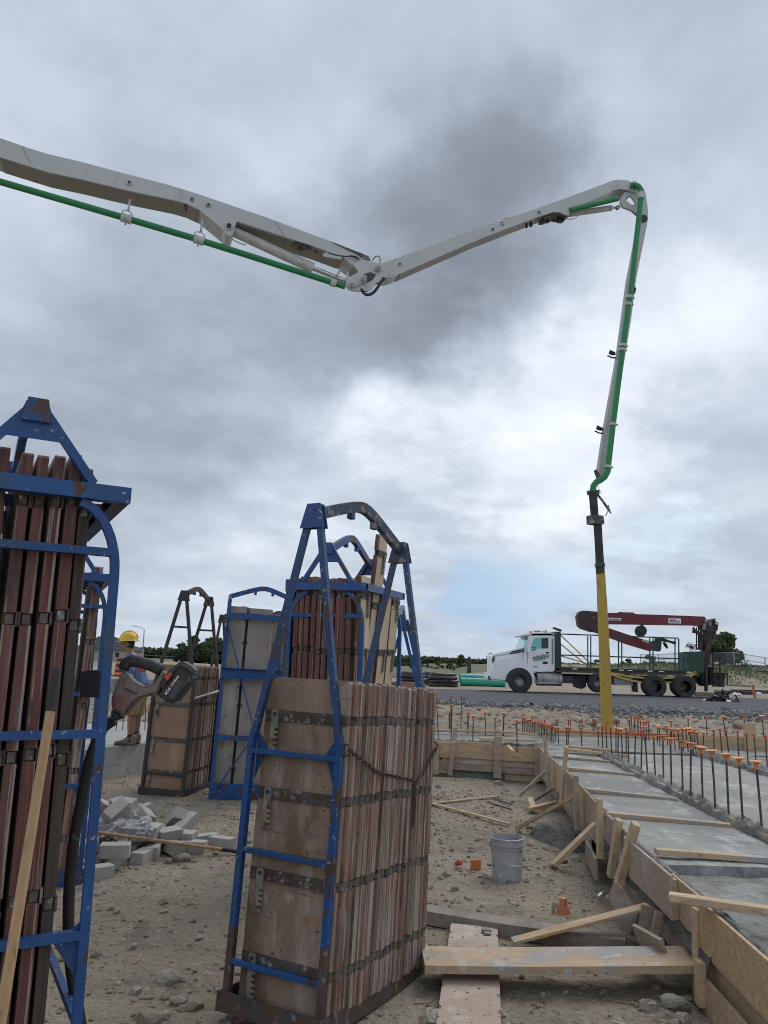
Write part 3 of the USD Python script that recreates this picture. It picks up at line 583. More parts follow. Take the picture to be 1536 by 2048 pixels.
def rack2(M, label, m, low, w, d, ja, group=None, sq=.037):
    """taller basket: posts curve in under a channel ring that carries the A-frames"""
    th = Thing('form_rack', label, 'form rack', M, group=group); x, y, zc = w * .455, d * .47, 2.645
    tray(th, w * .92, d * .94, m, .14)
    for sy in (-1, 1):
        for sx in (-1, 1):
            a = np.linspace(0, 1, 9); cx = x - .17 * (1 - np.cos(a * 1.45)) / (1 - math.cos(1.45)); cz = 2.28 + .315 * np.sin(a * 1.45) / math.sin(1.45)
            pts = [(sx * x, sy * y, .02), (sx * x, sy * y, 1.2), (sx * x, sy * y, 2.2)] + [(sx * u, sy * y, v) for u, v in zip(cx, cz)]
            th.part('post', MB().rail(pts, sq, sq, (0, 1, 0)), m)
            th.part('leg', MB().beam((sx * w * .31, sy * y, zc + .04), (sx * .045, sy * y, ja - .03), sq, sq * .95, (0, 1, 0)), m)
            th.part('gusset', MB().slab3([(sx * (x - .02), sy * (y - .01), .86), (sx * (x - .02), sy * (y - .01), .66), (sx * (x - .11), sy * (y - .01), .79)], (0, .008, 0)), m)
        for z in (.82, 1.60, 2.38): th.part('rung', MB().rail([(-x, sy * (y + .002), z), (0, sy * (y + .002), z), (x, sy * (y + .002), z)], sq * .95, sq * .95), m)
        th.part('channel', MB().beam((-w / 2, sy * (d / 2 - .004), zc), (w / 2, sy * (d / 2 - .004), zc), .008, .07).box((0, sy * (d / 2 - .035), zc + .031), (w, .054, .008)).box((0, sy * (d / 2 - .035), zc - .031), (w, .054, .008)), m)
        g = [(-.042, ja + .025), (.042, ja + .025), (.072, ja - .055), (.128, ja - .15), (-.128, ja - .15), (-.072, ja - .055)]
        th.part('apex_plate', MB().slab3([(u, sy * (y + sq / 2 + .001), v) for u, v in g], (0, .007, 0)), m)
        th.part('apex_web', MB().slab3([(-.042, sy * (y + sq / 2 + .012), ja + .03), (.042, sy * (y + sq / 2 + .012), ja + .03), (.060, sy * (y + sq / 2 + .03), ja - .075), (-.060, sy * (y + sq / 2 + .03), ja - .075)], (0, sy * .01, 0)), m)
    for sx in (-1, 1):
        th.part('channel', MB().beam((sx * (w / 2 - .004), -d / 2 + .074, zc), (sx * (w / 2 - .004), d / 2 - .074, zc), .008, .068).box((sx * (w / 2 - .035), 0, zc + .030), (.054, d - .15, .008)).box((sx * (w / 2 - .035), 0, zc - .030), (.054, d - .15, .008)), m)
        th.part('side_rail', MB().beam((sx * x, -y, .5), (sx * x, y, .5), .03, .03), m)
    for q in (-.16, .2): th.part('cross_bar', MB().beam((-w / 2 + .012, q * d, zc), (w / 2 - .012, q * d, zc), .01, .058), m)
    bail(th, d * .94, ja - .02, m, .17, s=.065)
    return th

ORD = 'first second third fourth fifth sixth seventh eighth ninth tenth eleventh twelfth thirteenth fourteenth fifteenth sixteenth seventeenth eighteenth nineteenth twentieth twenty-first twenty-second twenty-third twenty-fourth'.split()
# ---- the front rack, with its stack of panels on edge towards the camera's right
MA = xf((-.245, 5.067, 0.012), -.499, -.046, .035)
ra = rack1(MA, 'blue rusty form rack in front with a tight stack of brown panels and a chain', ('blue_steel', 'blue_steel_worn', 'blue_steel_rusty', 'rusty_steel'), .65, 1.207, 1.44, 2.835, (.25, .83, 1.375))
t = np.linspace(0, 1, 22); sag = -.205 * np.interp(t, [0, .3, .72, .8, 1], [0, .66, 1, .93, 0])
hook = [(.372, -.585 + 1.17 * a, 1.43 + b) for a, b in zip(t, sag)]
ra.part('chain', chain(hook), 'chain_steel'); ra.part('chain', chain([(.374, .27, 1.205), (.372, .275, 1.08), (.372, .272, .93)]), 'chain_steel')
for sy in (-1, 1): ra.part('hook', MB().tube([(.345 + .03 * math.cos(u), sy * .585, 1.43 + .03 * math.sin(u)) for u in np.arange(12) / 12 * 6.283], .006, 6, closed=True), 'chain_steel')
BA = [.205, .64, 1.075, 1.51]
GA = 'brown panels stacked on edge in the front rack'
pa = panel('concrete_form', 'broad brown panel with four rusty straps and latches, facing out of the front rack', None, MA @ xf((.045, -.545, .075)), .575, 1.725, .038, BA, 'form_ply')
g = np.random.default_rng(3); ya = -.495
pb = panel('concrete_form', 'brown panel edge in the front rack, directly behind the broad front panel', GA, MA @ xf((.05, ya, .075)), .60, 1.725, .0405, BA, 'form_ply', clips=False, straps=False)
XB = []
for k in range(22):
    ya += .0475 + g.uniform(-.002, .002)
    if k == 14: ya += .012
    dup(pb, MA @ xf((.052 + g.normal() * .006, ya, .075 + g.uniform(-.006, .012)), yaw=math.pi * (k % 2) + g.normal() * .006, tx=g.normal() * .004), f'brown panel edge in the front rack, {ORD[k + 1]} counted from the broad front panel', GA)

# ---- the near rack at the left edge
ML = xf((-1.752, 3.672, 0.0), .507, -.024, -.021)
rl = rack2(ML, 'tall blue form rack at the left edge, nearest of all, with widely spaced red panels', 'blue_steel', 'blue_steel', .85, 1.172, 3.0)
BL = [.33, .89, 1.45, 2.01, 2.52]
GL = 'dark red panels standing edge-on in the left rack'
g = np.random.default_rng(5)
pl = panel('concrete_form', 'dark red panel edge in the near left rack, third from the right post', GL, ML @ xf((.120, 0, .07), yaw=math.pi / 2), 1.04, 2.735, .046, BL, 'form_ply_red', clips=False, ends='tab', notch=.04)
for k, xx in enumerate((.188, .050, -.020, -.092, -.163, -.234, -.305)):
    dup(pl, ML @ xf((xx, g.normal() * .010, .06 + g.uniform(0, .03)), yaw=math.pi * (.5 + (k % 2)), ty=g.normal() * .004), f'dark red panel edge in the near left rack, {ORD[(1, 3, 4, 5, 6, 7, 8)[k]]} from the right post', GL)
panel('concrete_form', 'weathered grey brown panel, rightmost in the near left rack', None, ML @ xf((.252, .01, .045), yaw=math.pi / 2, ty=-.004), 1.04, 2.72, .045, BL, 'form_ply_brown', clips=False, ends='tab', notch=.02)

# ---- the rack behind the front one, red panel edges and light faces
MM = xf((-.319, 7.807, 0.0), -.285, .025, 0)
rack2(MM, 'bright blue form rack standing directly behind the front rack, with a ring of channels', 'blue_steel', 'blue_steel', .777, 1.405, 3.02)
GM = 'dark red panels standing edge-on behind the front rack'
pm = panel('concrete_form', 'dark red panel edge behind the front rack, second from the left in its rack', GM, MM @ xf((-.29, -.30, .05), yaw=math.pi / 2), .75, 2.67, .040, BL, 'form_ply_red', clips=False, ends='tab', notch=.03)
for k in range(9): dup(pm, MM @ xf((-.235 + k * .0585, -.30 + g.normal() * .008, .05 + g.uniform(-.01, .02)), yaw=math.pi * (.5 + (k % 2)), ty=g.normal() * .003), f'dark red panel edge behind the front rack, {ORD[k + 2]} from the left in its rack', GM)
panel('concrete_form', 'weathered brown panel, leftmost in the rack behind the front rack', None, MM @ xf((-.355, -.30, .05), yaw=math.pi / 2, ty=-.012), .75, 2.66, .045, BL, 'form_ply_brown', clips=False, ends='tab', notch=.02)
def light_panel(label, M, h, text):
    p = panel('concrete_form', label, None, M, .28, h, .045, [q for q in BL if q < h - .1], 'form_ply_new', clip_side=1)
    if text:
        tmx = meshkit.text_mesh(text, .09, .0015); p.part('marking', MB().tm(tmx, xf((-.10, -.0245, h - .20), R=np.array([[1, 0, 0], [0, 0, -1.], [0, 1, 0]]))), 'faded_ink')
light_panel('pale panel marked D at its top, flush with the ring behind the front rack', MM @ xf((.315, -.535, .05), yaw=math.pi / 2), 2.70, 'D-')
light_panel('pale narrow panel poking far above the others behind the front rack', MM @ xf((.12, -.10, .50), yaw=math.pi / 2, ty=.085), 2.70, '')
light_panel('pale narrow panel leaning inside the ring, second from the right behind the front rack', MM @ xf((.15, .12, .05), yaw=math.pi / 2, ty=.075), 2.60, '')
light_panel('pale yellow panel marked 10, rightmost in the rack behind the front rack', MM @ xf((.16, .45, .05), yaw=math.pi / 2, ty=.07), 2.64, '10')

# ---- the dark rack further back at the left
MK = xf((-2.969, 12.067, 0), -.16, .002, .034)
rack1(MK, 'rusty black form rack without blue paint, beside the concrete slab', ('dark_steel', 'dark_steel', 'rusty_steel', 'dark_steel'), .653, 1.044, 1.55, 2.90, (.3,), ties=1, sq=.042, rise=.12)
GK = 'panels stacked edge-on in the black rack'
panel('concrete_form', 'tan panel facing out of the black rack beside the slab', None, MK @ xf((0, -.47, .05)), .60, 1.78, .038, [.27, .72, 1.22, 1.60], 'form_ply_tan')
pk = panel('concrete_form', 'brown panel edge in the black rack, directly behind its tan front panel', GK, MK @ xf((.01, -.425, .05)), .60, 1.77, .041, [.27, .72, 1.22, 1.60], 'form_ply_tan', clips=False, straps=False)
for k in range(16): dup(pk, MK @ xf((.01 + g.normal() * .006, -.372 + k * .052, .05 + g.uniform(-.01, .01)), yaw=math.pi * (k % 2)), f'brown panel edge in the black rack, {ORD[k + 1]} counted from its tan front panel', GK)
solo('lashing_bar', 'grey steel bar laid across the side of the black rack', 'bar', MB().tube([MK[:3, 3] + MK[:3, :3] @ V(.345, -.5, 1.38), MK[:3, 3] + MK[:3, :3] @ V(.36, .5, 1.47)], .018, 8), 'clamp_grey')

# ---- the wide rack with grey panels
MT = xf((-1.895, 11.822, 0), .208, .005, .034)
def wide_rack(M, label, w, d):
    m = 'blue_steel'; th = Thing('form_rack', label, 'form rack', M); x, y = w / 2 - .03, d / 2 - .03
    for sy in (-1, 1):
        th.part('base_plate', MB().box((0, sy * (d / 2), .115), (w, .012, .21)), m)
        for sx in (-1, 1): th.part('post', MB().box((sx * x, sy * y, 1.40), (.05, .05, 2.78)), m)
        th.part('rail', MB().box((0, sy * (y + .031), 2.56), (w, .012, .09)), m); th.part('rail', MB().box((0, sy * (y + .031), .84), (w, .012, .07)), m)
        th.part('channel', MB().box((0, sy * (y + .031), 1.74), (w, .012, .15)).box((0, sy * (y + .05), 1.81), (w, .05, .010)).box((0, sy * (y + .05), 1.67), (w, .05, .010)), m)
        th.part('post', MB().box((.28, sy * (y + .02), 2.15), (.05, .03, .72)), m)
        for a, b in (((-x, 2.42), (-.02, 1.05)), ((-x + .08, .16), (-.02, .82)), ((x, 2.42), (.30, 1.82)), ((.02, 1.05), (x, .30))):
            th.part('brace', MB().beam((a[0], sy * (y + .045), a[1]), (b[0], sy * (y + .045), b[1]), .03, .02), m)
    for sx in (-1, 1):
        for z in (.3, .84, 1.3, 1.74, 2.56): th.part('side_rail', MB().beam((sx * x, -y, z), (sx * x, y, z + .1 * (z in (1.3, .3))), .04, .05), m)
        for sy in (-1, 1): th.part('leg', MB().beam((sx * x, sy * y, 2.55), (sx * x, sy * .02, 2.86), .045, .05, (1, 0, 0)), m)
    bail(th, w - .06, 2.88, m, .13, 'x', .07)
wide_rack(MT, 'wide blue form rack with grey upright panels and diagonal braces', 1.065, .80)
BT = [.24, .68, 1.12, 1.57, 2.02, 2.36]
panel('concrete_form', 'grey panel at the left end of the wide blue rack', None, MT @ xf((-.375, -.30, .16)), .255, 2.54, .045, BT, 'form_ply_grey', clips=False, straps=False, notch=.025)
panel('concrete_form', 'broad grey panel with a dark gap beside it in the wide blue rack', None, MT @ xf((-.035, -.29, .16)), .345, 2.53, .045, BT, 'form_ply_grey', clips=False, straps=False, notch=.025)
panel('concrete_form', 'grey speckled panel near the right end of the wide blue rack', None, MT @ xf((.27, -.28, .16)), .23, 2.46, .045, BT, 'form_ply_grey', clips=False, straps=False, notch=.025)
panel('concrete_form', 'narrow grey panel, last at the right in the wide blue rack', None, MT @ xf((.45, -.27, .16)), .10, 2.40, .045, BT, 'form_ply_grey', clips=False, straps=False, notch=.02)
solo('edge_board', 'yellow brown board standing between two grey panels in the wide blue rack', 'board', MB().beam(MT[:3, 3] + MT[:3, :3] @ V(.146, -.285, .15), MT[:3, 3] + MT[:3, :3] @ V(.146, -.285, 2.5), .03, .05, (0, 1, 0)), 'lumber_ply')
GT = 'panels at the back of the wide blue rack'
pt = panel('concrete_form', 'brown panel at the back of the wide blue rack', GT, MT @ xf((-.30, -.20, .16)), .42, 2.5, .04, BT, 'form_ply_brown', clips=False, ends='tab', straps=False)
for k in range(1, 5): dup(pt, MT @ xf((-.26 if k % 2 else .25, -.20 + .05 * k, .16)), None, GT)

# ---- racks further behind
ME = ('blue_steel', 'blue_steel', 'blue_steel_worn', 'rusty_steel')
MR = at_y(801, 1376, 9.9); MR = xf((MR[0], 9.9, 0), -.10, 0, .0)
rack1(MR, 'blue form rack half hidden at the right behind the front rack', ME, .65, 1.05, 1.45, 2.50, (.3, .85, 1.35))
GR = 'panels in the half hidden rack behind the front rack'
pr = panel('concrete_form', 'reddish panel top in the half hidden rack, first at its front', GR, MR @ xf((0, -.44, .05)), .58, 1.66, .041, [.2, .63, 1.05, 1.48], 'form_ply', clips=False, straps=False)
for k in range(16): dup(pr, MR @ xf((g.normal() * .006, -.39 + k * .05, .05 + g.uniform(-.015, .02)), yaw=math.pi * (k % 2)), f'reddish panel top in the half hidden rack, {ORD[k + 1]} counted from its front', GR)
for i, (px, py, yy, yaw, lab) in enumerate(((487, 1213, 14.6, .5, 'form rack with a worn grey arched bail over the wide blue rack, at the left'), (520, 1219, 16.2, .62, 'form rack showing only its arched bail over the wide blue rack, left of the middle'), (559, 1222, 16.6, .55, 'form rack showing only its arched bail over the wide blue rack, right of the middle'), (592, 1217, 15.4, .6, 'form rack showing its arched bail between the wide rack and the red panels'))):
    p = at_y(px, py, yy); rack1(xf((p[0], yy, height(np.array([p[0]]), np.array([yy]))[0]), 1.1), lab, ('dark_steel', 'dark_steel', 'rusty_steel', 'dark_steel') if i == 0 else ME, .62, 1.0, 1.5, p[2] - .17, (.3, .85))

# ---- second rack at the left, seen past the near one
pq = at_y(227, 1150, 7.1); M2 = xf((pq[0], 7.1, 0), .42) @ xf((-.40, .60, 0))
rack2(M2, 'blue form rack with curved posts seen through the gap beside the near left rack', 'blue_steel', 'blue_steel', .80, 1.2, 3.0)
panel('concrete_form', 'tan brown panel leaning in the rack behind the near left rack', None, M2 @ xf((.22, -.05, .05), yaw=math.pi / 2, ty=.02), .95, 2.70, .075, BL, 'form_ply_tan', clips=False)
G2 = 'panels in the second rack at the left'
p2 = panel('concrete_form', 'brown panel in the second rack at the left, mostly hidden', G2, M2 @ xf((.10, -.05, .05), yaw=math.pi / 2), .95, 2.66, .045, BL, 'form_ply_brown', clips=False)
for k in range(2): dup(p2, M2 @ xf((.03 - k * .07, -.05, .05), yaw=math.pi / 2), None, G2)

# ------------------------------------------------------------------ footings: concrete, form boards, stakes, dowels
TOP = .56
_OY = [2.6, 4.27, 5.27, 6.73, 9.45, 11.35, 12.75, 14.3]; _OX = [1.90, 2.02, 2.09, 2.16, 2.45, 2.66, 2.78, 2.92]
_IY = [2.6, 7.11, 8.2, 9.54, 11.0, 12.4, 14.3]; _IX = [3.25, 3.39, 3.43, 3.50, 3.56, 3.66, 3.80]
XO = lambda y: np.interp(y, _OY, _OX)
XI = lambda y: np.interp(y, _IY, _IX)
def pour(name, label, y0, y1, fa, fb, z, m, amp, seed, step=.045, base=-.1, kind=None, zf=None):
    """a poured body between the lines fa(y) and fb(y): an uneven top and straight sides"""
    ny = max(3, int((y1 - y0) / step)); nx = max(3, int((float(fb(y0)) - float(fa(y0))) / step))
    Y = np.linspace(y0, y1, ny)[:, None] * np.ones((1, nx)); T = np.linspace(0, 1, nx)[None, :]; X = fa(Y) * (1 - T) + fb(Y) * T
    Z = z + amp * (nz(X, Y, 1.6, seed, 5) * 1.0 + nz(X, Y, 7, seed + 1, 3) * .5)
    if zf is not None: Z = Z + zf(X, Y)
    i = np.arange(nx * ny).reshape(ny, nx); q = np.stack([i[:-1, :-1], i[:-1, 1:], i[1:, 1:], i[1:, :-1]], -1).reshape(-1, 4)
    v = np.stack([X, Y, Z], -1).reshape(-1, 3); f = [np.vstack([q[:, :3], q[:, [0, 2, 3]]])]
    ring = np.r_[i[0, :], i[1:, -1], i[-1, -2::-1], i[-2:0:-1, 0]]; low = v[ring].copy(); low[:, 2] = base; o = len(v); v = np.vstack([v, low]); n = len(ring)
    for k in range(n):
        k2 = (k + 1) % n; f.append(np.array([[ring[k], o + k, o + k2], [ring[k], o + k2, ring[k2]]]))
    return solo(name, label, 'footing', (v, np.vstack(f)), m, smooth=40)
pour('concrete_footing', 'rough grey wet concrete in the nearest bay of the footing at the lower right', 2.6, 6.12, lambda y: XO(y) + .03, lambda y: XI(y) - .03, .475, 'concrete_raw', .075, 21, zf=lambda X, Y: .06 * sstep((3.2 - X) / .8 - .2) * 0 - .05 * np.exp(-((X - 2.75) ** 2 + (Y - 5.2) ** 2) / .12) + .04 * np.exp(-((X - 2.6) ** 2 + (Y - 5.75) ** 2) / .04))
pour('concrete_footing', 'smooth light grey trowelled footing strip between the form wall and the long row of dowels', 6.16, 14.2, lambda y: XO(y) + .03, lambda y: XI(y) - .03, TOP - .030, 'concrete_fresh', .016, 22)
pour('concrete_footing', 'wide grey concrete strip to the right of the long row of capped dowels', 5.2, 14.0, lambda y: XI(y) + .06, lambda y: y * 0 + 5.75 - .02 * (y - 10), TOP - .045, 'concrete_fresh', .03, 23)
pour('concrete_footing', 'outermost concrete strip behind the second row of dowels at the right edge', 9.5, 15.2, lambda y: y * 0 + 5.86, lambda y: y * 0 + 9.2, TOP - .05, 'concrete_raw', .03, 24, step=.1)
pour('concrete_footing', 'cross footing of grey concrete running left behind the low board form', 14.27, 17.3, lambda y: np.maximum(.35, (14.97 - y) / .24), lambda y: y * 0 + 9.2, TOP - .035, 'concrete_raw', .03, 25, step=.07)

def board(p, q, w, t, up=(0, 0, 1), jit=0): return MB().beam(p, q, w, t, up, ch=.003)
# --- the form wall along the outer line (its boards, studs and stakes are nailed together)
fw = Thing('form_wall', 'long wooden form wall of boards and stakes holding the wet footing at the right', 'formwork', loc=(2.1, 5.5, 0))
def wallboard(y0, y1, z0, z1, off, t=.02, m='lumber_ply', dz=0.0, mat_up=(1, 0, 0)):
    a, b = V(XO(y0) - off, y0, (z0 + z1) / 2), V(XO(y1) - off, y1, (z0 + z1) / 2 + dz)
    fw.part('board', MB().beam(a, b, t, z1 - z0, ch=.002), m, world=True)
def stud(y, z0, z1, off, w=.04, t=.085, lean=0.0, along=0.0, m='lumber'):
    fw.part('stud', MB().beam((XO(y) - off, y, z0), (XO(y) - off + lean, y + along, z1), t, w, (0, 1, 0), ch=.002), m, world=True)
wallboard(2.7, 5.15, .285, .575, .045, .022, 'lumber_ply', -.012); wallboard(2.7, 5.25, .00, .29, .012, .02, 'lumber_ply')
wallboard(2.9, 5.05, -.03, .20, .085, .02, 'lumber_ply', -.02); wallboard(5.10, 5.78, .29, .565, .018, .02, 'lumber_ply')
wallboard(5.62, 6.86, .30, .585, .072, .022, 'lumber_pink', .0); wallboard(5.25, 6.3, .02, .27, -.03, .02, 'lumber_pink')
wallboard(6.3, 7.2, .0, .26, -.02, .02, 'lumber_grey'); wallboard(6.86, 7.55, .24, .60, .03, .02, 'lumber_pink'); wallboard(7.58, 7.95, .27, .57, .02, .02, 'lumber_pink')
wallboard(8.0, 8.28, .10, .60, .02, .02, 'lumber_ply'); wallboard(8.30, 8.95, .16, .585, .03, .02, 'lumber_pink'); wallboard(7.2, 8.9, .02, .20, -.015, .02, 'lumber_grey')
wallboard(8.97, 9.35, .08, .59, .03, .02, 'lumber_pink'); wallboard(9.37, 10.1, .14, .60, .028, .02, 'lumber_ply'); wallboard(10.12, 10.5, .10, .57, .02, .02, 'lumber_pink')
wallboard(8.9, 10.6, .0, .18, -.02, .02, 'lumber_grey'); wallboard(10.45, 11.5, .12, .60, .035, .02, 'lumber_ply'); wallboard(11.45, 12.5, .16, .58, .03, .02, 'lumber_ply')
wallboard(12.4, 13.3, .14, .575, .03, .02, 'lumber_pink'); wallboard(10.6, 13.6, .0, .22, -.02, .02, 'lumber_grey'); wallboard(13.2, 14.3, .1, .57, .03, .02, 'lumber_ply')
stud(5.66, .24, .56, .050, .075, .035); stud(5.2, -.05, .50, .07, .085, .04, .02); stud(5.02, .02, .26, .115, .09, .04, .01)
def at_wall(px, py, off):
    d = pix_dir(px, py); lo, hi = 3.0, 16.0
    for _ in range(50):
        mid = (lo + hi) / 2; p = CAMP + d * (mid / d[1])
        if p[0] - (XO(mid) - off) < 0: lo, hi = (mid, hi) if d[0] / d[1] > .12 else (lo, mid)
        else: lo, hi = (lo, mid) if d[0] / d[1] > .12 else (mid, hi)
    return CAMP + d * (lo / d[1])
for (bx, by, tx, ty, w, m) in ((1240, 1757, 1272, 1647, .062, 'lumber'), (1223, 1741, 1238, 1639, .055, 'lumber'), (1200, 1704, 1198, 1597, .05, 'lumber'), (1154, 1648, 1151, 1551, .05, 'lumber_grey'), (1123, 1599, 1133, 1493, .042, 'lumber'), (1099, 1589, 1089, 1471, .042, 'lumber_grey')):
    p = at_wall(bx, by, .105 + w / 2); q = at_wall(tx, ty, .09 + w / 2); q[1] = p[1] + (q[1] - p[1]) * .25; q = at_y(tx, ty, q[1]) if abs(q[1] - p[1]) < .4 else q; fw.part('stake', MB().beam(p - (q - p) * .12, q, w, .085, (0, 1, 0), ch=.003), m, world=True)
for (a, b, za) in (((1091, 1543), (1038, 1592), .40), ((1105, 1576), (1068, 1600), .25), ((1150, 1591), (1034, 1657), .50), ((1191, 1648), (1106, 1731), .42)):
    q = at_z(b[0], b[1], .03); p = at_z(a[0], a[1], za); fw.part('brace', MB().beam(p, q, .085, .042, ch=.003), 'lumber_grey' if za < .45 and za != .42 else 'lumber', world=True)
for y0, y1, h0, off in ((8.75, 9.55, .16, .06), (7.75, 8.65, .20, .17)):
    fw.part('kicker', MB().beam((XO(y0) - off, y0, h0 / 2), (XO(y1) - off + .05, y1, h0 / 2 - .02), .03, h0, ch=.003), 'lumber_grey', world=True)
# concrete squeezed out under the boards
def ridge(name, label, pts, w, h, seed, m='concrete_ooze', n=220):
    P = np.asarray(pts, float); s = np.r_[0, np.cumsum(np.linalg.norm(np.diff(P, axis=0), axis=1))]; t = np.linspace(0, s[-1], n); C = np.c_[[np.interp(t, s, P[:, k]) for k in range(3)]].T
    T = np.gradient(C, axis=0); T /= np.linalg.norm(T, axis=1, keepdims=True); S = np.cross(T, [0, 0, 1.0]); a = np.linspace(-1, 1, 9); v = []
    for k, u in enumerate(a):
        k1 = meshkit.fbm(np.c_[t * 9, np.full(n, k * .8), np.full(n, seed)], 4, seed); prof = math.sqrt(max(0, 1 - u * u)) if abs(u) < 1 else 0
        v.append(C + S * (u * w * (.6 + .8 * k1[:, None])) + np.array([0, 0, 1.0]) * (prof * h * (.15 + 1.6 * k1) - .012)[:, None])
    v = np.stack(v, 1); i = np.arange(n * 9).reshape(n, 9); q = np.stack([i[:-1, :-1], i[:-1, 1:], i[1:, 1:], i[1:, :-1]], -1).reshape(-1, 4)
    return struct(name, (v.reshape(-1, 3), np.vstack([q[:, :3], q[:, [0, 2, 3]]])), m, 50, 'stuff')
yy = np.linspace(4.95, 8.2, 30); ridge('concrete_ooze', '', np.c_[XO(yy) - .03, yy, .255 + 0 * yy], .05, .06, 3)
yy = np.linspace(6.4, 14, 40); ridge('concrete_lumps', '', np.c_[XI(yy) + .06, yy, TOP - .035 + 0 * yy], .085, .105, 5, 'concrete_raw')
yy = np.linspace(9.5, 14, 30); ridge('concrete_lumps', '', np.c_[5.72 - .02 * (yy - 10), yy, TOP - .04 + 0 * yy], .10, .10, 6, 'concrete_raw')
yy = np.linspace(2.7, 14, 50); ridge('concrete_crumbs', '', np.c_[XO(yy) + .01, yy, TOP - .01 + 0 * yy], .025, .022, 7, 'concrete_raw', 500)
xx = np.linspace(.5, 2.9, 30); ridge('concrete_lumps', '', np.c_[xx, 14.95 - .24 * xx + .08, TOP - .02 + 0 * xx], .10, .07, 8, 'concrete_ooze')
# wet heap spilt beside the stakes, and crumbs of it
gx = np.linspace(-1, 1, 46); X, Y = np.meshgrid(gx, gx); R = np.sqrt(X * X + Y * Y); hp = np.maximum(0, 1 - R ** 2) ** .6 * .19 * (.5 + 1.1 * meshkit.fbm(np.stack([X * 2.4, Y * 2.4, X * 0], -1), 5, 4)) - .03
cx, cy = 2.20, 9.65; v = np.stack([cx + X * .36, cy + Y * .62, hp + height(cx + X * .36, cy + Y * .62)], -1).reshape(-1, 3); i = np.arange(46 * 46).reshape(46, 46); q = np.stack([i[:-1, :-1], i[:-1, 1:], i[1:, 1:], i[1:, :-1]], -1).reshape(-1, 4); q = q[R.reshape(-1)[q].min(1) < 1.0]
solo('concrete_heap', 'dark wet concrete spilt in a low heap on the dirt beside the form stakes', 'concrete heap', (v, np.vstack([q[:, :3], q[:, [0, 2, 3]]])), 'concrete_ooze', smooth=50)

# --- the low form of the cross footing
YF = lambda x: 14.95 - .24 * x
fc = Thing('cross_form', 'low form of three horizontal boards with upright stakes behind the bare dirt floor', 'formwork', loc=(1.6, 14.5, 0))
def crossboard(x0, x1, z0, z1, off, m, dz=0): fc.part('board', MB().beam((x0, YF(x0) - off, (z0 + z1) / 2), (x1, YF(x1) - off, (z0 + z1) / 2 + dz), .03, z1 - z0, ch=.003), m, world=True)
crossboard(.35, 1.35, .30, .57, .06, 'lumber_ply'); crossboard(1.36, 2.85, .31, .565, .05, 'lumber_ply', -.01); crossboard(1.2, 2.85, .205, .305, .03, 'lumber_pink', -.012); crossboard(1.2, 2.85, .095, .20, .035, 'lumber_grey', -.012); crossboard(.35, 1.3, .02, .26, .02, 'lumber_ply'); crossboard(2.3, 2.9, -.04, .10, .0, 'lumber_ply')
for (tx, ty, bx, by, w, m) in ((911, 1455, 900, 1551, .085, 'lumber_pink'), (996, 1473, 995, 1557, .14, 'lumber_grey'), (1077, 1485, 1078, 1562, .14, 'lumber_pink'), (873, 1483, 868, 1540, .10, 'lumber_pink')):
    b = at_z(bx, by, 0); b[1] = YF(b[0]) - .10; t_ = at_y(tx, ty, b[1] + .02); fc.part('stake', MB().beam(b, t_, w, .04, (0, 1, 0), ch=.003), m, world=True)
fc.part('cleat', MB().beam(at_z(1016, 1492, .6), at_z(1026, 1503, .6), .05, .04), 'lumber', world=True)
# back forms, with a red top edge, and far boards
fb = Thing('back_form', 'far board form with a reddish top edge behind the farthest row of dowels', 'formwork', loc=(5.5, 17.4, 0))
fb.part('board', MB().beam((.4, 17.42, .40), (9.2, 16.9, .40), .03, .34), 'lumber_ply', world=True)
fb.part('red_edge', MB().beam((3.9, 17.36, .60), (9.2, 17.05, .60), .05, .06), 'clay_orange', world=True)
fr = Thing('side_form', 'plywood form with an upright sheet beyond the second row of dowels at the right edge', 'formwork', loc=(7.4, 15.3, 0))
fr.part('board', MB().beam((5.9, 15.35, .62), (9.4, 15.1, .62), .03, .28), 'lumber_ply', world=True); fr.part('board', MB().beam((5.9, 15.2, .50), (9.4, 14.95, .50), .09, .04), 'lumber', world=True)
fr.part('sheet', MB().box((7.08, 15.15, .72), (.22, .02, .62)), 'lumber_ply', world=True); fr.part('brace', MB().beam((8.05, 15.05, 1.02), (8.45, 14.6, .5), .09, .04), 'lumber', world=True)
# --- 2x4 pieces across the wet strip and loose boards: things of their own
def cleat(label, a, b, za, zb, m='lumber', w=.085, t=.042, name='spreader_board'):
    p, q = at_z(*a, za), at_z(*b, zb); solo(name, label, 'board', MB().beam(p, q, w, t, ch=.003), m)
cleat('pale two by four laid over the form, nearest of the boards crossing the wet footing', (1338, 1793), (1552, 1824), .612, .612)
cleat('short two by four half buried in concrete at the edge of the rough bay', (1311, 1702), (1536, 1720), .575, .55, 'cement_plank')
cleat('two by four across the smooth footing, third from the front', (1194, 1626), (1462, 1652), .556, .535, 'cement_plank')
cleat('two by four across the smooth footing, fourth from the front', (1172, 1580), (1356, 1600), .556, .535, 'cement_plank')
cleat('two by four across the smooth footing, fifth from the front', (1135, 1537), (1272, 1551), .556, .535, 'cement_plank')
cleat('farthest two by four across the smooth footing, grey with cement', (1092, 1512), (1226, 1525), .556, .535, 'lumber_grey')
cleat('lower board of the small lumber stack lying over the far end of the smooth footing', (1137, 1500), (1254, 1512), .58, .58)
cleat('upper board of the small lumber stack at the far end of the smooth footing', (1136, 1493), (1228, 1501), .625, .625)
yy = np.linspace(4.5, 14, 8)
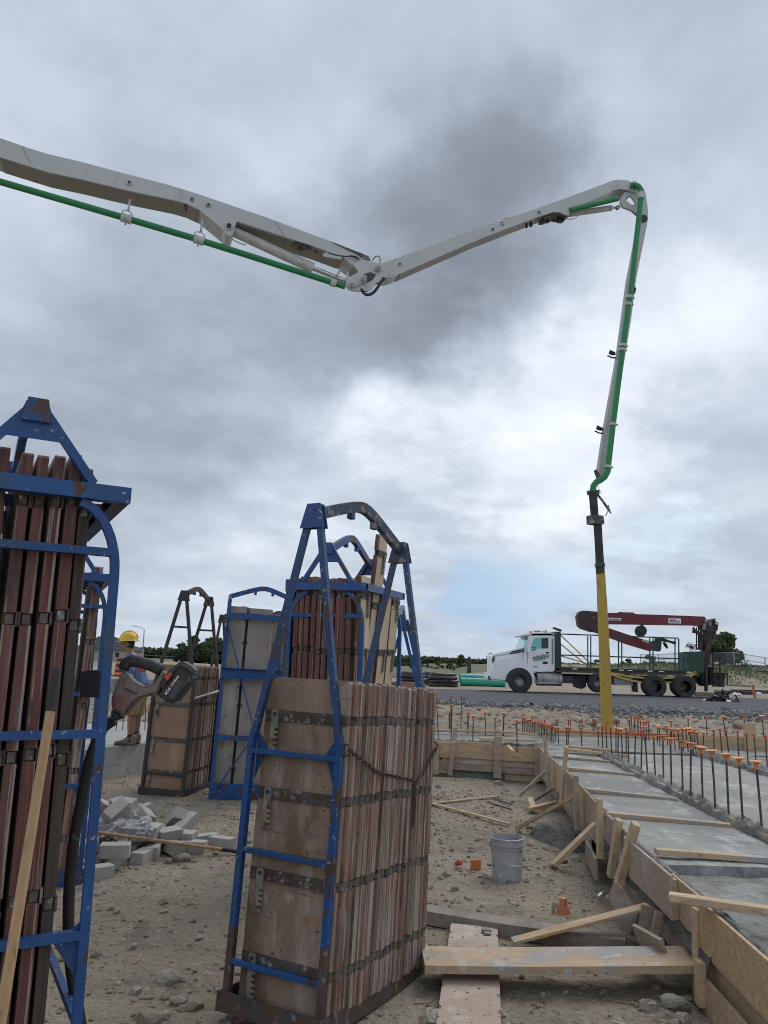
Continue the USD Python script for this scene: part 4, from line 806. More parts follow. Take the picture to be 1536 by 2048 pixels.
for k in range(7):
    solo('edge_strip', ['wooden edge strip nearest the camera along the long row of dowels', 'second wooden edge strip along the long row of dowels', 'third wooden edge strip along the long row of dowels', 'fourth wooden edge strip along the long row of dowels', 'fifth wooden edge strip along the long row of dowels', 'sixth wooden edge strip along the long row of dowels', 'farthest wooden edge strip along the long row of dowels'][k], 'board', MB().beam((XI(yy[k]) + .02, yy[k] + .01, TOP - .012), (XI(yy[k + 1]) + .02, yy[k + 1] - .01, TOP - .012), .04, .085, ch=.003), 'cement_plank')
for k, (a, b, w) in enumerate((((866, 1461), (1030, 1464), .09), ((930, 1458), (1075, 1470), .05), ((865, 1484), (985, 1489), .05), ((960, 1478), (1070, 1481), .12))):
    solo('form_strip', ['tan board across the cross footing, farthest from the low form', 'thin pale strip across the cross footing near its far edge', 'thin board just behind the low form of the cross footing', 'tan board lying in the middle of the cross footing'][k], 'board', MB().beam(at_z(*a, .60), at_z(*b, .60), w, .05, ch=.003), 'lumber' if k % 2 else 'lumber_ply')
# scaffold plank, ground panel, timber and loose lumber
solo('scaffold_plank', 'wide cement stained plank bridging from the front rack to the form wall', 'plank', MB().rail([(.33, 5.30, .128), (1.0, 5.31, .135), (2.07, 5.30, .175)], .335, .046), 'cement_plank')
a, b = V(.762, 6.2, .022), V(.545, 4.64, .022); d_ = unit(b - a); xax = unit(np.cross(d_, (0, 0, 1)))
Rg = np.c_[xax, np.cross(d_, xax), d_]
Mg = xf(a + V(0, 0, .02), R=Rg)
if Mg[2, 1] > 0: Mg = xf(a + V(0, 0, .02), R=np.c_[-xax, -np.cross(d_, xax), d_])
panel('concrete_form', 'narrow pinkish form panel lying flat on the dirt under the scaffold plank', None, Mg, .345, 1.9, .04, [.20, .83, 1.45], 'ply_spattered', straps=False, clips=False, notch=.012)
for z in (.20, .83): solo('loose_latch', 'toothed steel latch on the flat panel, ' + ('farther one beyond the plank' if z < .5 else 'nearer one in front of the plank'), 'latch', MB().box((Mg @ V(.09 * np.sign(Mg[0, 0] + 1e-9), -.03, z - .05, 1))[:3], (.05, .13, .012), ch=.003).box((Mg @ V(.09 * np.sign(Mg[0, 0] + 1e-9), -.036, z - .05, 1))[:3], (.07, .03, .014)), 'clip_steel')
solo('old_timber', 'old weathered dark timber lying on the dirt behind the scaffold plank', 'timber', MB().rail([(.40, 6.45, .055), (1.0, 6.20, .05), (1.80, 5.90, .06)], .17, .095), 'lumber_old')
solo('leaning_board', 'clean pale board sloping from the dirt up to the broken plywood', 'board', MB().beam((1.0, 5.93, .045), (2.0, 6.0, .285), .105, .022, ch=.003), 'lumber_ply')
pz = lambda pts, z: [at_z(px, py, z) for px, py in pts]
def plate_at(name, label, cat, pts, y, m, t=.016):
    solo(name, label, cat, MB().slab3([at_y(px, py, y) for px, py in pts], (0.3 * t, t, 0)), m)
plate_at('broken_plywood', 'jagged piece of pale plywood propped against the form wall beside the sloping board', 'plywood piece', [(1228, 1762), (1245, 1775), (1262, 1800), (1282, 1824), (1274, 1848), (1258, 1871), (1243, 1862), (1237, 1842), (1226, 1815), (1217, 1795)], 6.25, 'lumber_pink')
solo('dark_stub', 'short dark board end standing against the jagged plywood', 'board', MB().beam(at_y(1278, 1826, 6.18), at_y(1260, 1868, 6.15), .03, .05, (0, 1, 0)), 'lumber_old')
for k, (a, b, y, w, m) in enumerate((((1296, 1812), (1287, 1862), 5.95, .09, 'lumber_grey'), ((1318, 1822), (1308, 1872), 5.8, .05, 'lumber_pink'))):
    solo('offcut', ['grey offcut standing upright right of the jagged plywood', 'thin reddish offcut standing beside the pinkish plywood under the form wall'][k], 'board', MB().beam(at_y(*a, y), at_y(*b, y - .02), w, .03, (0, 1, 0)), m)
solo('propped_board', 'short grey board propped at an angle above the right end of the scaffold plank', 'board', MB().beam(at_y(1274, 1868, 5.72), at_y(1330, 1900, 5.35), .025, .13, (-.4, .2, 1)), 'lumber_grey')
for k, (a, b) in enumerate((((861, 1606), (1019, 1648)), ((862, 1607), (995, 1593)))):
    solo('lath', ['thin wooden lath on the dirt sloping down to the right, right of the front rack', 'thin wooden lath on the dirt sloping up to the right, right of the front rack'][k], 'lath', MB().beam(at_z(*a, .02), at_z(*b, .02), .045, .022, ch=.003), 'lumber')
for k, (a, b) in enumerate((((974, 1604), (1024, 1619)), ((988, 1598), (1024, 1609)))):
    solo('steel_rod', ['rusty steel rod on the dirt, nearer of the two short ones', 'rusty steel rod on the dirt, farther of the two short ones'][k], 'rod', MB().tube([at_z(*a, .012), at_z(*b, .012)], .010, 8), 'rebar_steel')
cleat('short lumber piece on the dirt touching the long brace at the form wall', (1115, 1604), (1058, 1618), .06, .03, name='offcut'); cleat('short lumber stub on the dirt at the end of another short piece', (1060, 1597), (1067, 1617), .08, .02, name='offcut')
# --- dowels with caps
DG = {'long': ['dowels along the trowelled footing'], 'dense': ['dowels crowded at the far end'], 'back': ['dowels along the far board form'], 'second': ['dowels along the outer strip'], 'far': ['tall dowels before the bank'], 'cross': ['dowels of the cross footing']}
rows = []
for (bx, by, cx_, cy_, k) in ((1526, 1679, 1512, 1524, 'M'), (1487, 1661, 1477.5, 1517, 'M'), (1458, 1646, 1452, 1509, 'M'), (1431, 1632, 1423, 1502, 'M'), (1406, 1619, 1402.5, 1495, 'M'), (1381, 1606, 1382, 1487, 'M'), (1366, 1598, 1362.5, 1483, 'M'), (1343, 1587, 1341, 1478, 'M'), (1327, 1570, 1326, 1472, 'M'), (1311, 1560, 1307, 1468, 'M'), (1296, 1556, 1290, 1468, 'R'), (1282, 1550, 1284, 1462, 'R'), (1269, 1541, 1271, 1467, 'R'), (1257, 1528, 1256, 1465, 'R'), (1252, 1515, 1252, 1457, 'M'), (1245, 1530, 1242, 1459, 'M'), (1236, 1526, 1237, 1457, 'M'), (1232, 1510, 1232, 1457, 'R'), (1224, 1518, 1221, 1456, 'R'), (1214, 1506, 1212, 1452, 'R'), (1206, 1502, 1204, 1452, 'R'), (1197, 1502, 1196, 1455, 'M'), (1164, 1500, 1162, 1456, 'M'), (1136, 1493, 1137, 1455, 'M'), (1133, 1491, 1133, 1456, 'M'), (1117, 1487, 1116, 1456, 'M'), (1112, 1483, 1109, 1454, 'M')): rows.append((bx, by, cx_, cy_, k, 'long'))
for k in range(18):
    t = k / 17; rows.append((1049 + 58 * t, 1459 + 27 * t, 1048 + 58 * t + rnd.uniform(-1, 1), 1437 + 16 * t + rnd.uniform(-1.5, 1.5), 'R' if k % 3 else 'M', 'dense'))
rows += [(1045, 1460, 1046, 1429, 'M', 'dense'), (1066, 1466, 1065, 1431, 'M', 'dense')]
for cx_ in (1089, 1112, 1115.5, 1137, 1141, 1160, 1164, 1186, 1189.5, 1233, 1238): rows.append((cx_ + rnd.uniform(-.6, .6), 1465 + (cx_ - 1089) * .033, cx_, 1440 + rnd.uniform(-1, 1), 'R', 'back'))
for (bx, by, cx_, cy_, k) in ((1262, 1470, 1257, 1440, 'R'), (1260, 1471, 1259, 1441, 'R'), (1265, 1472, 1262, 1433, 'R'), (1270, 1472, 1269, 1433, 'M'), (1277, 1473, 1276, 1431, 'M'), (1276, 1476, 1275, 1440, 'R'), (1282, 1477, 1281, 1442, 'R'), (1289, 1478, 1287, 1437, 'M'), (1288, 1480, 1287, 1443, 'M'), (1293, 1481, 1292, 1445, 'R'), (1298, 1482, 1297, 1445, 'R'), (1290, 1487, 1287, 1454, 'M'),
    (1314, 1487, 1316, 1451, 'M'), (1320, 1492, 1319, 1455, 'M'), (1335, 1491, 1334, 1453, 'M'), (1342, 1495, 1341, 1457, 'M'), (1351, 1500, 1347, 1459, 'M'), (1359, 1500, 1356, 1459, 'M'), (1367, 1503, 1365, 1458, 'M'), (1377, 1505, 1371, 1458, 'M'), (1385, 1508, 1378, 1457, 'M'), (1388, 1510, 1382, 1463, 'M'), (1393, 1508, 1387, 1459, 'M'), (1398, 1507, 1393, 1465, 'M'), (1407.5, 1500, 1407, 1465, 'M'),
    (1429, 1515, 1427, 1461, 'M'), (1445, 1519, 1440, 1460, 'R'), (1460, 1525, 1452, 1461, 'R'), (1478, 1520, 1475, 1463, 'R'), (1497, 1537, 1492.5, 1468, 'R'), (1513, 1528, 1508, 1470, 'R'), (1535, 1542, 1531, 1473, 'R')): rows.append((bx, by, cx_, cy_, k, 'second'))
for (bx, by, cx_, cy_, k) in ((1343, 1482, 1342, 1442, 'M'), (1378, 1484, 1376, 1438, 'R'), (1415, 1487, 1413, 1435, 'R'), (1453, 1493, 1446, 1433, 'M'), (1491, 1495, 1488, 1432, 'M'), (1530, 1497, 1524, 1432, 'M')): rows.append((bx, by, cx_, cy_, k, 'far'))
for (bx, by, cx_, cy_, k) in ((877, 1477, 874, 1413, 'R'), (902, 1463, 902, 1393, 'R'), (922, 1455, 923, 1393, 'R'), (902, 1480, 904, 1411, 'M'), (899, 1466, 899, 1424, 'R'), (935, 1468, 937, 1425, 'M'), (945, 1490, 947, 1432, 'M'), (971, 1471, 970, 1425, 'M'), (990, 1470, 990, 1436, 'M'), (1006, 1472, 1008, 1426, 'M'), (1034, 1499, 1033, 1441, 'M')): rows.append((bx, by, cx_, cy_, k, 'cross'))
BAR_R = .0105
NUM = {}
NTH = 'first second third fourth fifth sixth seventh eighth ninth tenth eleventh twelfth thirteenth fourteenth fifteenth sixteenth seventeenth eighteenth nineteenth twentieth'.split() + ['twenty-' + q for q in 'first second third fourth fifth sixth seventh eighth ninth'.split()] + ['thirtieth'] + ['thirty-' + q for q in 'first second third fourth'.split()]
DL = {'long': 'in the long row beside the smooth footing strip, {} from the camera', 'dense': 'in the crowded row at the footing crossing, {} from its far end', 'back': 'along the reddish board edge, {} from the left', 'second': 'in the second row right of the wide strip, {} from the right', 'far': 'standing tall before the dirt bank, {} from the left', 'cross': 'behind the low board form, {} from the left'}
KEYS = {'long': lambda r: -r[1], 'dense': lambda r: r[1], 'back': lambda r: r[0], 'second': lambda r: -r[0], 'far': lambda r: r[0], 'cross': lambda r: r[0]}
rows = [r for q in KEYS for r in sorted([r for r in rows if r[5] == q], key=KEYS[q])]
def dowel(i, bx, by, cx_, cy_, kind, row):
    b = at_z(bx, by, .52); t = at_y(cx_, cy_, b[1]); g = np.random.default_rng(i)
    fat = 1.6 if (row == 'cross' and i % 4 == 1) else 1.0
    NUM[row] = NUM.get(row, -1) + 1; lab = ('orange' if kind == 'M' else 'red') + ' capped dowel ' + DL[row].format(NTH[NUM[row]])
    th = Thing('rebar_dowel', lab, 'rebar', loc=b, group=DG[row][0]); h = t - b
    th.part('bar', MB().tube([V(0, 0, -.05), h * .5 + V(*(g.normal(size=2) * .002), 0), h], BAR_R * fat, 6), 'rebar_steel')
    R = Rot.from_rotvec([g.normal() * .05, g.normal() * .05, g.uniform(-.5, .5)]).as_matrix(); R = Rot.from_rotvec([-h[1] / h[2], h[0] / h[2], 0]).as_matrix() @ R
    M = xf(h, R=R); c = MB()
    if kind == 'M':
        c.lathe([(.0, -.062), (.021, -.062), (.021, -.018), (.040, .000)], 12, M)
        c.box((0, 0, .005), (.112, .112, .010), M, ch=.0025) if g.random() < .55 else c.lathe([(.040, .0), (.057, .002), (.057, .010), (.0, .012)], 14, M)
    else: c.lathe([(.0, -.045), (.0165, -.045), (.0165, -.008), (.023, -.004), (.023, .012), (.017, .018), (.0, .018)], 10, M)
    th.part('cap', c, 'cap_orange' if kind == 'M' else 'cap_red', smooth=35)
for i, r in enumerate(rows): dowel(i, *r)

# --- the concrete slab at the left, with the worker's footing
sl = [(-5.9, 9.75), (-4.54, 12.53), (-3.896, 13.90), (-2.6, 16.5), (-5.6, 18.2), (-9.5, 12.0)]
th = MB(); P2 = np.array(sl)
solo('concrete_slab', 'cured pale concrete footing with a pour line along its side, under the worker', 'footing', MB().prism(sl, .30, xf((0, 0, .185))).prism([tuple(np.array(q) + (.022, -.012)) for q in sl], .27, xf((0, 0, -.09))), 'concrete_slab')
for k, (a, b) in enumerate((((232, 1461), (239, 1398)), ((245, 1460), (250, 1400)), ((275, 1458), (284, 1390)), ((290, 1462), (292, 1392)), ((172, 1452), (180, 1398)), ((199, 1450), (203, 1396)), ((296, 1448), (298, 1408)))):
    p = at_z(*a, .48); t_ = at_y(*b, p[1]); q = Thing('rebar_dowel', f'bare thin dowel standing in the pale footing by the worker, {NTH[(2, 3, 4, 5, 0, 1, 6)[k]]} from the left' if k < 6 else 'dowel with an orange sleeve beside the black rack', 'rebar', loc=p, group='bare dowels around the worker' if k < 6 else None)
    q.part('bar', MB().tube([V(0, 0, -.05), t_ - p], .010, 6), 'rebar_steel')
    if k == 6: q.part('sleeve', MB().tube([(t_ - p) * .75, (t_ - p) * 1.0], .028, 8), 'cap_orange')

# ------------------------------------------------------------------ concrete pump boom (its truck stands outside the picture, to the left)
BN = unit(V(-.292, 1, 0))                                    # normal of the boom's upright plane
def bp(px, py, off=0.0):
    d = pix_dir(px, py); P0 = V(0, 13.98, 0) + BN * off; return CAMP + d * (((P0 - CAMP) @ BN) / (d @ BN))
boom = Thing('pump_boom', 'long off-white pump boom across the sky with green pipe and yellow end hose', 'pump boom', loc=bp(745, 545))
def bpart(name, mb, m, smooth=False, parent=None): return boom.part(name, mb, m, smooth, parent, world=True)
def section(outline, w, off=0.0, holes=()):
    return MB().slab3([bp(x, y, off) for x, y in outline], BN * w, [[bp(x, y, off) for x, y in h] for h in holes])
def circ(cx, cy, r, n=12): return [(cx + r * math.cos(a), cy + r * math.sin(a)) for a in np.arange(n) / n * 2 * math.pi]
def disc(name, cx, cy, r, t, m, off=0.0, parent=None, n=14): return bpart(name, MB().slab3([bp(x, y, off) for x, y in circ(cx, cy, r, n)], BN * t), m, parent=parent)
topB = [(-260, 190), (-120, 236), (0, 276), (60, 297), (100, 309), (160, 323), (269, 352), (338, 370), (390, 386), (440, 403), (530, 434), (676, 488), (738, 512.5)]
botB = [(-260, 232), (-120, 274), (0, 314), (57, 332), (97, 344.5), (165, 359), (235, 376), (275, 385), (347, 400), (375, 408), (398, 419), (425, 441), (446, 459), (452, 468), (459, 472), (466, 467), (469, 458), (472, 446), (475, 443), (632, 494), (686, 514), (705, 531), (728, 536), (742, 528)]
wB = .46
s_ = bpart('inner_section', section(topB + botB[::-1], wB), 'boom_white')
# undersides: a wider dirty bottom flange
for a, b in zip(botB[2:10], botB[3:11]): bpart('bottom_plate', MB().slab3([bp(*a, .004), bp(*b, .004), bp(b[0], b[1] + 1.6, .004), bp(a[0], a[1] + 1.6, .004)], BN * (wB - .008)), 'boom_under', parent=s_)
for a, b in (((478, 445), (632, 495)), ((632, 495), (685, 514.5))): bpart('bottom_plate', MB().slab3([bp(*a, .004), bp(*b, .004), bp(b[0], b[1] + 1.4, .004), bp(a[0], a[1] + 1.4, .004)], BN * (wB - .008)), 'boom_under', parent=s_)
bpart('grime', section([(660, 482.5), (676, 488), (738, 512.5), (742, 521), (728, 519), (712, 507), (700, 502)], .006, -.008), 'boom_grime', parent=s_)
for cx, cy in ((258.5, 364), (417, 409)):
    p = disc('pin_boss', cx, cy, 5.2, .03, 'boom_white', -.022, s_); disc('pin_hole', cx, cy, 2.6, .012, 'letter_black', -.03, p)
disc('pin_boss', 458, 451, 8.5, .03, 'boom_white', -.022, s_); disc('pin', 458, 451, 5, .03, 'letter_black', -.034, s_)
bpart('seam', section([(43, 291.5), (44.2, 291.5), (62, 328), (60.8, 328)], .004, -.003), 'grey_trim', parent=s_)
bpart('seam', section([(549, 441), (550.2, 441), (570, 474), (568.8, 474)], .004, -.003), 'grey_trim', parent=s_)
def letter(txt, px, py, hpx, m='letter_black', flip=False, off=-.006, parent=None, slant=.26):
    o = bp(px, py, off); ex = bp(px + 10, py + 10 * slant, off) - o; k = np.linalg.norm(bp(px, py - hpx, off) - o)
    tm_ = meshkit.text_mesh(txt, k, .003); M = np.eye(4); x = unit(ex); z = -BN; y = np.cross(z, x); M[:3, 0], M[:3, 1], M[:3, 2], M[:3, 3] = x, y, z, o
    if flip: M[:3, 0] *= -1; M[:3, 1] *= -1; M[:3, 3] = o + y * k + x * k * .65
    bpart('lettering', MB().tm(tm_, M), m, parent=parent)
letter('B', 381, 402.5, 8.5, parent=s_, flip=True)
# middle section, from the knee up to the tip knuckle
topC = [(765, 527), (775, 522), (788, 518), (800, 514), (960, 455), (1077, 416), (1208, 368), (1224, 361), (1239, 359), (1256, 361), (1268, 368), (1274, 377)]
botC = [(772, 557), (785, 554), (800, 547.5), (960, 478), (1080, 432), (1105, 424), (1120, 424.5), (1132, 430), (1138, 431), (1143, 418), (1218, 386), (1227, 380.5), (1240, 377.5), (1256, 380), (1268, 385)]
c_ = bpart('middle_section', section(topC + botC[::-1], .34, .06), 'boom_white')
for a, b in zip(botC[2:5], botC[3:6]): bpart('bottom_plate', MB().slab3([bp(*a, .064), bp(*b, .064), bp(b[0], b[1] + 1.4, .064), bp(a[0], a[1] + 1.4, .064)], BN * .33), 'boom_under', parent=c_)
for cx, cy in ((986, 457.5), (1079, 423.5), (800, 527), (1262, 375.5)): p = disc('pin_boss', cx, cy, 3.6, .03, 'boom_white', .04, c_); disc('pin_hole', cx, cy, 1.9, .012, 'letter_black', .03, p)
letter('C', 1003.5, 452, 7.5, parent=c_, slant=-.35, off=.052)
bpart('marker', section([(1008, 437), (1016, 434.5), (1017, 437.5), (1009, 440)], .05, .1), 'clay_orange', parent=c_)
g_ = bpart('grime', section([(1088, 434), (1112, 425.5), (1136, 431.5), (1136, 434), (1112, 431), (1098, 437), (1088, 438)], .25, .10), 'boom_grime', parent=c_)
for cx, cy, r in ((1095, 443, 5.0), (1117, 443.5, 4.2), (1126, 440, 4.6), (1062, 452, 3.4), (1053, 455, 2.6)):
    bpart('hose_fitting', MB().tube([bp(cx, cy - 9, .2), bp(cx, cy, .2), bp(cx + 1, cy + r * .5, .2)], [.03, r * .0105, r * .006], 8), 'letter_black', parent=c_)
# knee linkage
k_ = bpart('knee_plate', section([(705, 528), (716, 540), (716, 545), (702, 552), (694, 562), (693, 571), (698, 578), (709, 581), (736, 582), (745, 577), (753, 565), (768, 558), (778, 548), (772, 530), (760, 524), (752, 530), (740, 522), (722, 520)], .05, -.06), 'boom_white')
bpart('knee_plate', section([(708, 530), (716, 545), (702, 552), (696, 566), (709, 578), (736, 579), (752, 562), (772, 552), (766, 528), (740, 522)], .04, .40), 'boom_white')
bpart('knee_grime', section([(728, 548), (741, 544), (752, 549), (745, 560), (733, 566), (726, 558)], .004, -.066), 'boom_grime', parent=k_); bpart('knee_grime', section([(757, 545), (766, 541), (776, 548), (768, 556), (757, 560)], .22, .0), 'boom_grime', parent=k_)
bpart('link', section([(701, 567), (705, 560), (726, 553), (733, 556), (730, 563), (708, 574), (702, 573)], .03, -.095), 'clamp_grey', parent=k_)
for cx, cy, r in ((727, 557.5, 6.5), (704.5, 568, 5.5), (757.5, 534.5, 6.5)):
    p = disc('knee_pin', cx, cy, r, .05, 'clamp_grey', -.13, k_); disc('pin_head', cx, cy, r * .6, .03, 'grey_trim', -.15, p)
bpart('bracket', section([(692, 547), (697, 544), (698, 566), (693, 570)], .03, -.05), 'boom_white', parent=k_)
for pts, r in (([(722, 578), (730, 590), (741, 590), (752, 581), (762, 564), (768, 556)], .030), ([(745, 521), (750, 513), (757, 511.5), (761, 517), (759, 527)], .010), ([(700, 511), (715, 513), (722, 522), (723, 535), (726, 548)], .010), ([(655, 505), (670, 510), (690, 513), (706, 512), (716, 519)], .012)):
    t = np.linspace(0, 1, 15); P = np.array([bp(x, y, -.05) for x, y in pts]); s = np.linspace(0, 1, len(P)); from_ = np.c_[[np.interp(t, s, P[:, k]) for k in range(3)]].T
    for _ in range(2): from_[1:-1] = (from_[:-2] + 2 * from_[1:-1] + from_[2:]) / 4
    bpart('hydraulic_hose', MB().tube(from_, r, 6), 'hose_black', True, parent=k_)
bpart('valve_block', section([(645, 508), (655, 503), (683, 513), (683, 519), (664, 516), (650, 513)], .05, -.05), 'boom_white', parent=s_)
def cyl(name, a, b, r, m, off, n=14): return bpart(name, MB().tube([bp(*a, off), bp(*b, off)], r, n), m, 40)
y1 = cyl('cylinder_barrel', (465, 462), (624, 536), .098, 'clamp_grey', .18); bpart('cylinder_rod', MB().tube([bp(624, 536, .18), bp(702, 567, .18)], .048, 12), 'chrome', 40, parent=y1)
bpart('cylinder_head', MB().tube([bp(612, 530.5, .18), bp(626, 537, .18)], .106, 14), 'clamp_grey', 40, parent=y1)
bpart('cylinder_line', MB().tube([bp(462, 476, .1), bp(470, 482, .1), bp(484, 488, .1), bp(492, 490, .1)], .012, 6), 'clamp_grey', True, parent=y1)
y2 = cyl('cylinder_barrel', (1138, 428.5), (1222, 416), .062, 'clamp_grey', .2); bpart('cylinder_rod', MB().tube([bp(1222, 416, .2), bp(1238, 413.5, .2)], .028, 10), 'chrome', 40, parent=y2)
bpart('cylinder_line', MB().tube([bp(1130, 436, .1), bp(1141, 439, .1), bp(1150, 437, .1), bp(1156, 431, .1)], .010, 6), 'clamp_grey', True, parent=y2)
# delivery pipe, green, with its clamps and hangers
PR = .058
pl_ = bpart('delivery_pipe', MB().tube([bp(-260, 280, -.03), bp(-100, 334, -.03), bp(0, 363.5, -.03), bp(238, 432.5, -.03), bp(384, 475.5, -.03), bp(500, 512, -.03), bp(660, 563.5, -.03), bp(690, 573, -.02)], PR, 14), 'pipe_green', 40)
for cx, cy, tx, ty in ((253, 437, 260, 400), (398, 480, 405, 440)):
    d = unit(bp(cx + 10, cy + 3, -.03) - bp(cx, cy, -.03)); c = bp(cx, cy, -.03)
    cl = bpart('pipe_clamp', MB().tube([c - d * .095, c - d * .09, c - d * .03, c - d * .028, c + d * .03, c + d * .032, c + d * .09, c + d * .095], [.066, .082, .082, .07, .07, .082, .082, .066], 14), 'clamp_grey', 30)
    bpart('hanger', MB().tube([bp(tx, ty, .08), bp(cx + 3.5, cy - 17, -.02)], .022, 8), 'clamp_grey', parent=cl)
    u = [bp(cx - 11, cy - 4, -.03), bp(cx - 9, cy - 14, -.03), bp(cx - 4, cy - 17, -.03), bp(cx + 6, cy - 14, -.03), bp(cx + 11, cy - 10, -.03), bp(cx + 11, cy + 1, -.03)]
    bpart('stirrup', MB().tube(u, .011, 6), 'clamp_grey', True, parent=cl); bpart('bolt', MB().tube([bp(cx - 1, cy + 6, -.03), bp(cx - 2.5, cy + 13, -.03)], .014, 6), 'grey_trim', parent=cl)
bpart('pipe_clamp', MB().tube([bp(661, 564, -.03), bp(672, 567.5, -.03)], .075, 12), 'clamp_grey', 30)
bpart('hanger', MB().tube([bp(684, 535, .1), bp(673, 552, -.02)], .02, 6), 'clamp_grey')
bpart('delivery_pipe', MB().tube([bp(1141, 420, .02), bp(1186, 409, .02), bp(1236, 397, .02)], .058, 12), 'pipe_green', 40)
# tip knuckle
bpart('tip_plate', section([(1258, 364), (1270, 362), (1281, 368), (1289, 378), (1292, 392), (1296, 420), (1296, 440), (1290, 462), (1283, 470), (1279, 460), (1281, 436), (1278, 428), (1262, 420), (1246, 414), (1241, 404), (1243, 392), (1250, 384), (1260, 382)], .05, .10, [[(1251, 401), (1254, 393), (1262, 391), (1270, 402), (1273, 412), (1262, 410)]]), 'boom_white')
bpart('tip_plate', section([(1258, 366), (1281, 370), (1291, 392), (1295, 420), (1290, 460), (1283, 462), (1280, 436), (1262, 420), (1246, 412), (1243, 400), (1250, 388), (1260, 384)], .04, .34, [[(1252, 401), (1255, 394), (1262, 392), (1269, 402), (1272, 411), (1262, 409)]]), 'boom_grime')
for cx, cy, r in ((1262, 375, 4), (1237, 413.5, 4), (1287, 437, 8)): disc('knuckle_pin', cx, cy, r, .06, 'grey_trim' if r < 6 else 'letter_black', .05)
bpart('elbow', MB().tube([bp(1262, 371, .06), bp(1270, 370, .02), bp(1278, 373, -.04), bp(1283, 381, -.08), bp(1283, 392, -.10)], .066, 12), 'pipe_green', 40)
bpart('pipe_clamp', MB().tube([bp(1283, 386, -.10), bp(1281.6, 398, -.10)], .075, 12), 'clamp_grey', 30)
# tip section, hanging
tipL = [(1282, 430), (1267, 505), (1256, 562), (1236, 710), (1210.5, 853), (1197, 940), (1197, 951), (1205, 951), (1214, 925), (1224, 865), (1245, 745), (1262, 640), (1273, 554), (1294, 450), (1294, 428)]
t_ = bpart('tip_section', section(tipL, .10, .06), 'boom_white')
pp = [(1282, 392), (1279, 425), (1272, 485), (1263, 572), (1249, 669), (1226, 849), (1216.5, 931)]
tp = bpart('delivery_pipe', MB().tube([bp(x, y, -.10) for x, y in pp], .060, 14), 'pipe_green', 40)
for cx, cy, r in ((1259.5, 592, .085), (1257, 606, .075), (1246, 689, .092), (1244.5, 697, .085), (1226, 846, .075), (1216, 931, .085)):
    a, b = bp(cx, cy, -.10), bp(cx - .8, cy + 6, -.10); bpart('pipe_clamp', MB().tube([a, a + (b - a) * .15, a + (b - a) * .85, b], [r * .85, r, r, r * .85], 12), 'clamp_grey', 30, parent=tp)
    bpart('clamp_arm', MB().beam(bp(cx - 6, cy - 2, .06), bp(cx + 9, cy + 4, -.12), .03, .04), 'clamp_grey', parent=tp)
bpart('dark_rail', MB().tube([bp(1284, 460, .09), bp(1274, 520, .09), bp(1268, 570, .09)], .012, 6), 'letter_black', parent=t_); bpart('dark_rail', MB().tube([bp(1226, 770, .08), bp(1212, 850, .08), bp(1203, 925, .08)], .014, 6), 'letter_black', parent=t_)
bpart('edge_bolt', MB().tube([bp(1270, 576, .05), bp(1268, 586, .05)], .03, 8), 'letter_black', parent=t_)
for cx, cy in ((1224, 706), (1199, 857)):
    q = bpart('spare_clamp', MB().box((0, 0, 0), (.12, .10, .07), xf(bp(cx, cy, .12), R=Rot.from_euler('xyz', (.2, .3, .1)).as_matrix()), ch=.015).tube([bp(cx - 4, cy - 5, .1), bp(cx + 6, cy + 3, .12)], .022, 6), 'letter_black', parent=t_)
    bpart('bent_arm', MB().tube([bp(cx + 8, cy + 10, .12), bp(cx - 1, cy + 9, .12), bp(cx - 9, cy + 5, .12)], .016, 6), 'boom_grime', parent=q)
# end elbows, reducer, rubber end hose
e_ = bpart('end_elbow', MB().tube([bp(1216.5, 931, -.10), bp(1215, 943, -.10), bp(1209, 954, -.10), bp(1201, 960, -.10), bp(1193, 964, -.10), bp(1187, 972, -.10), bp(1185.5, 983, -.10)], .064, 14), 'pipe_green', 40)
bpart('pivot', MB().tube([bp(1190, 940, .04), bp(1199, 958, .04), bp(1203, 962, .02)], [.03, .06, .03], 8), 'boom_grime', parent=e_); bpart('pivot', MB().tube([bp(1176, 986, -.06), bp(1197, 984, -.06)], .05, 8), 'boom_grime', parent=e_)
h_ = bpart('reducer', MB().tube([bp(1185.5, 983, -.10), bp(1189, 1030, -.10), bp(1196, 1046, -.10)], [.085, .078, .08], 12), 'hose_black', 40)
bpart('coupling_block', MB().slab3([bp(x, y, -.20) for x, y in ((1183, 1029), (1207, 1031), (1209, 1046), (1206, 1049), (1184, 1046))], BN * .2), 'boom_grime', parent=h_)
for pts, r in (([(1193, 987), (1204, 1000), (1211, 1010), (1219, 1022)], .026), ([(1216, 1010), (1222, 1027), (1216, 1022), (1211, 1032)], .010), ([(1196, 972), (1204, 990)], .005), ([(1181, 1010), (1183, 1024)], .02)):
    bpart('hanging_strap', MB().tube([bp(x, y, -.06) for x, y in pts], r, 6), 'boom_grime', parent=h_)
eh = bpart('end_hose', MB().tube([bp(1195, 1046, -.10), bp(1198, 1095, -.10), bp(1201, 1148, -.10)], [.082, .080, .088], 14), 'hose_black', 40)
bpart('hose_collar', MB().tube([bp(1199.4, 1127, -.10), bp(1200, 1134, -.10)], .10, 12), 'boom_grime', parent=eh)
n = 24; cy = np.linspace(1142, 1462, n); cx = 1201 + (cy - 1142) * .0405 + 1.2 * np.sin(np.linspace(0, 3, n)); P = np.array([bp(x, y, -.10) for x, y in zip(cx, cy)])
rr = np.interp(cy, [1142, 1150, 1200, 1330, 1462], [.085, .088, .096, .106, .112]) * (1 + .02 * np.sin(np.arange(n) * 1.7))
bpart('yellow_hose', MB().tube(P, rr, 18), 'hose_yellow', 40)

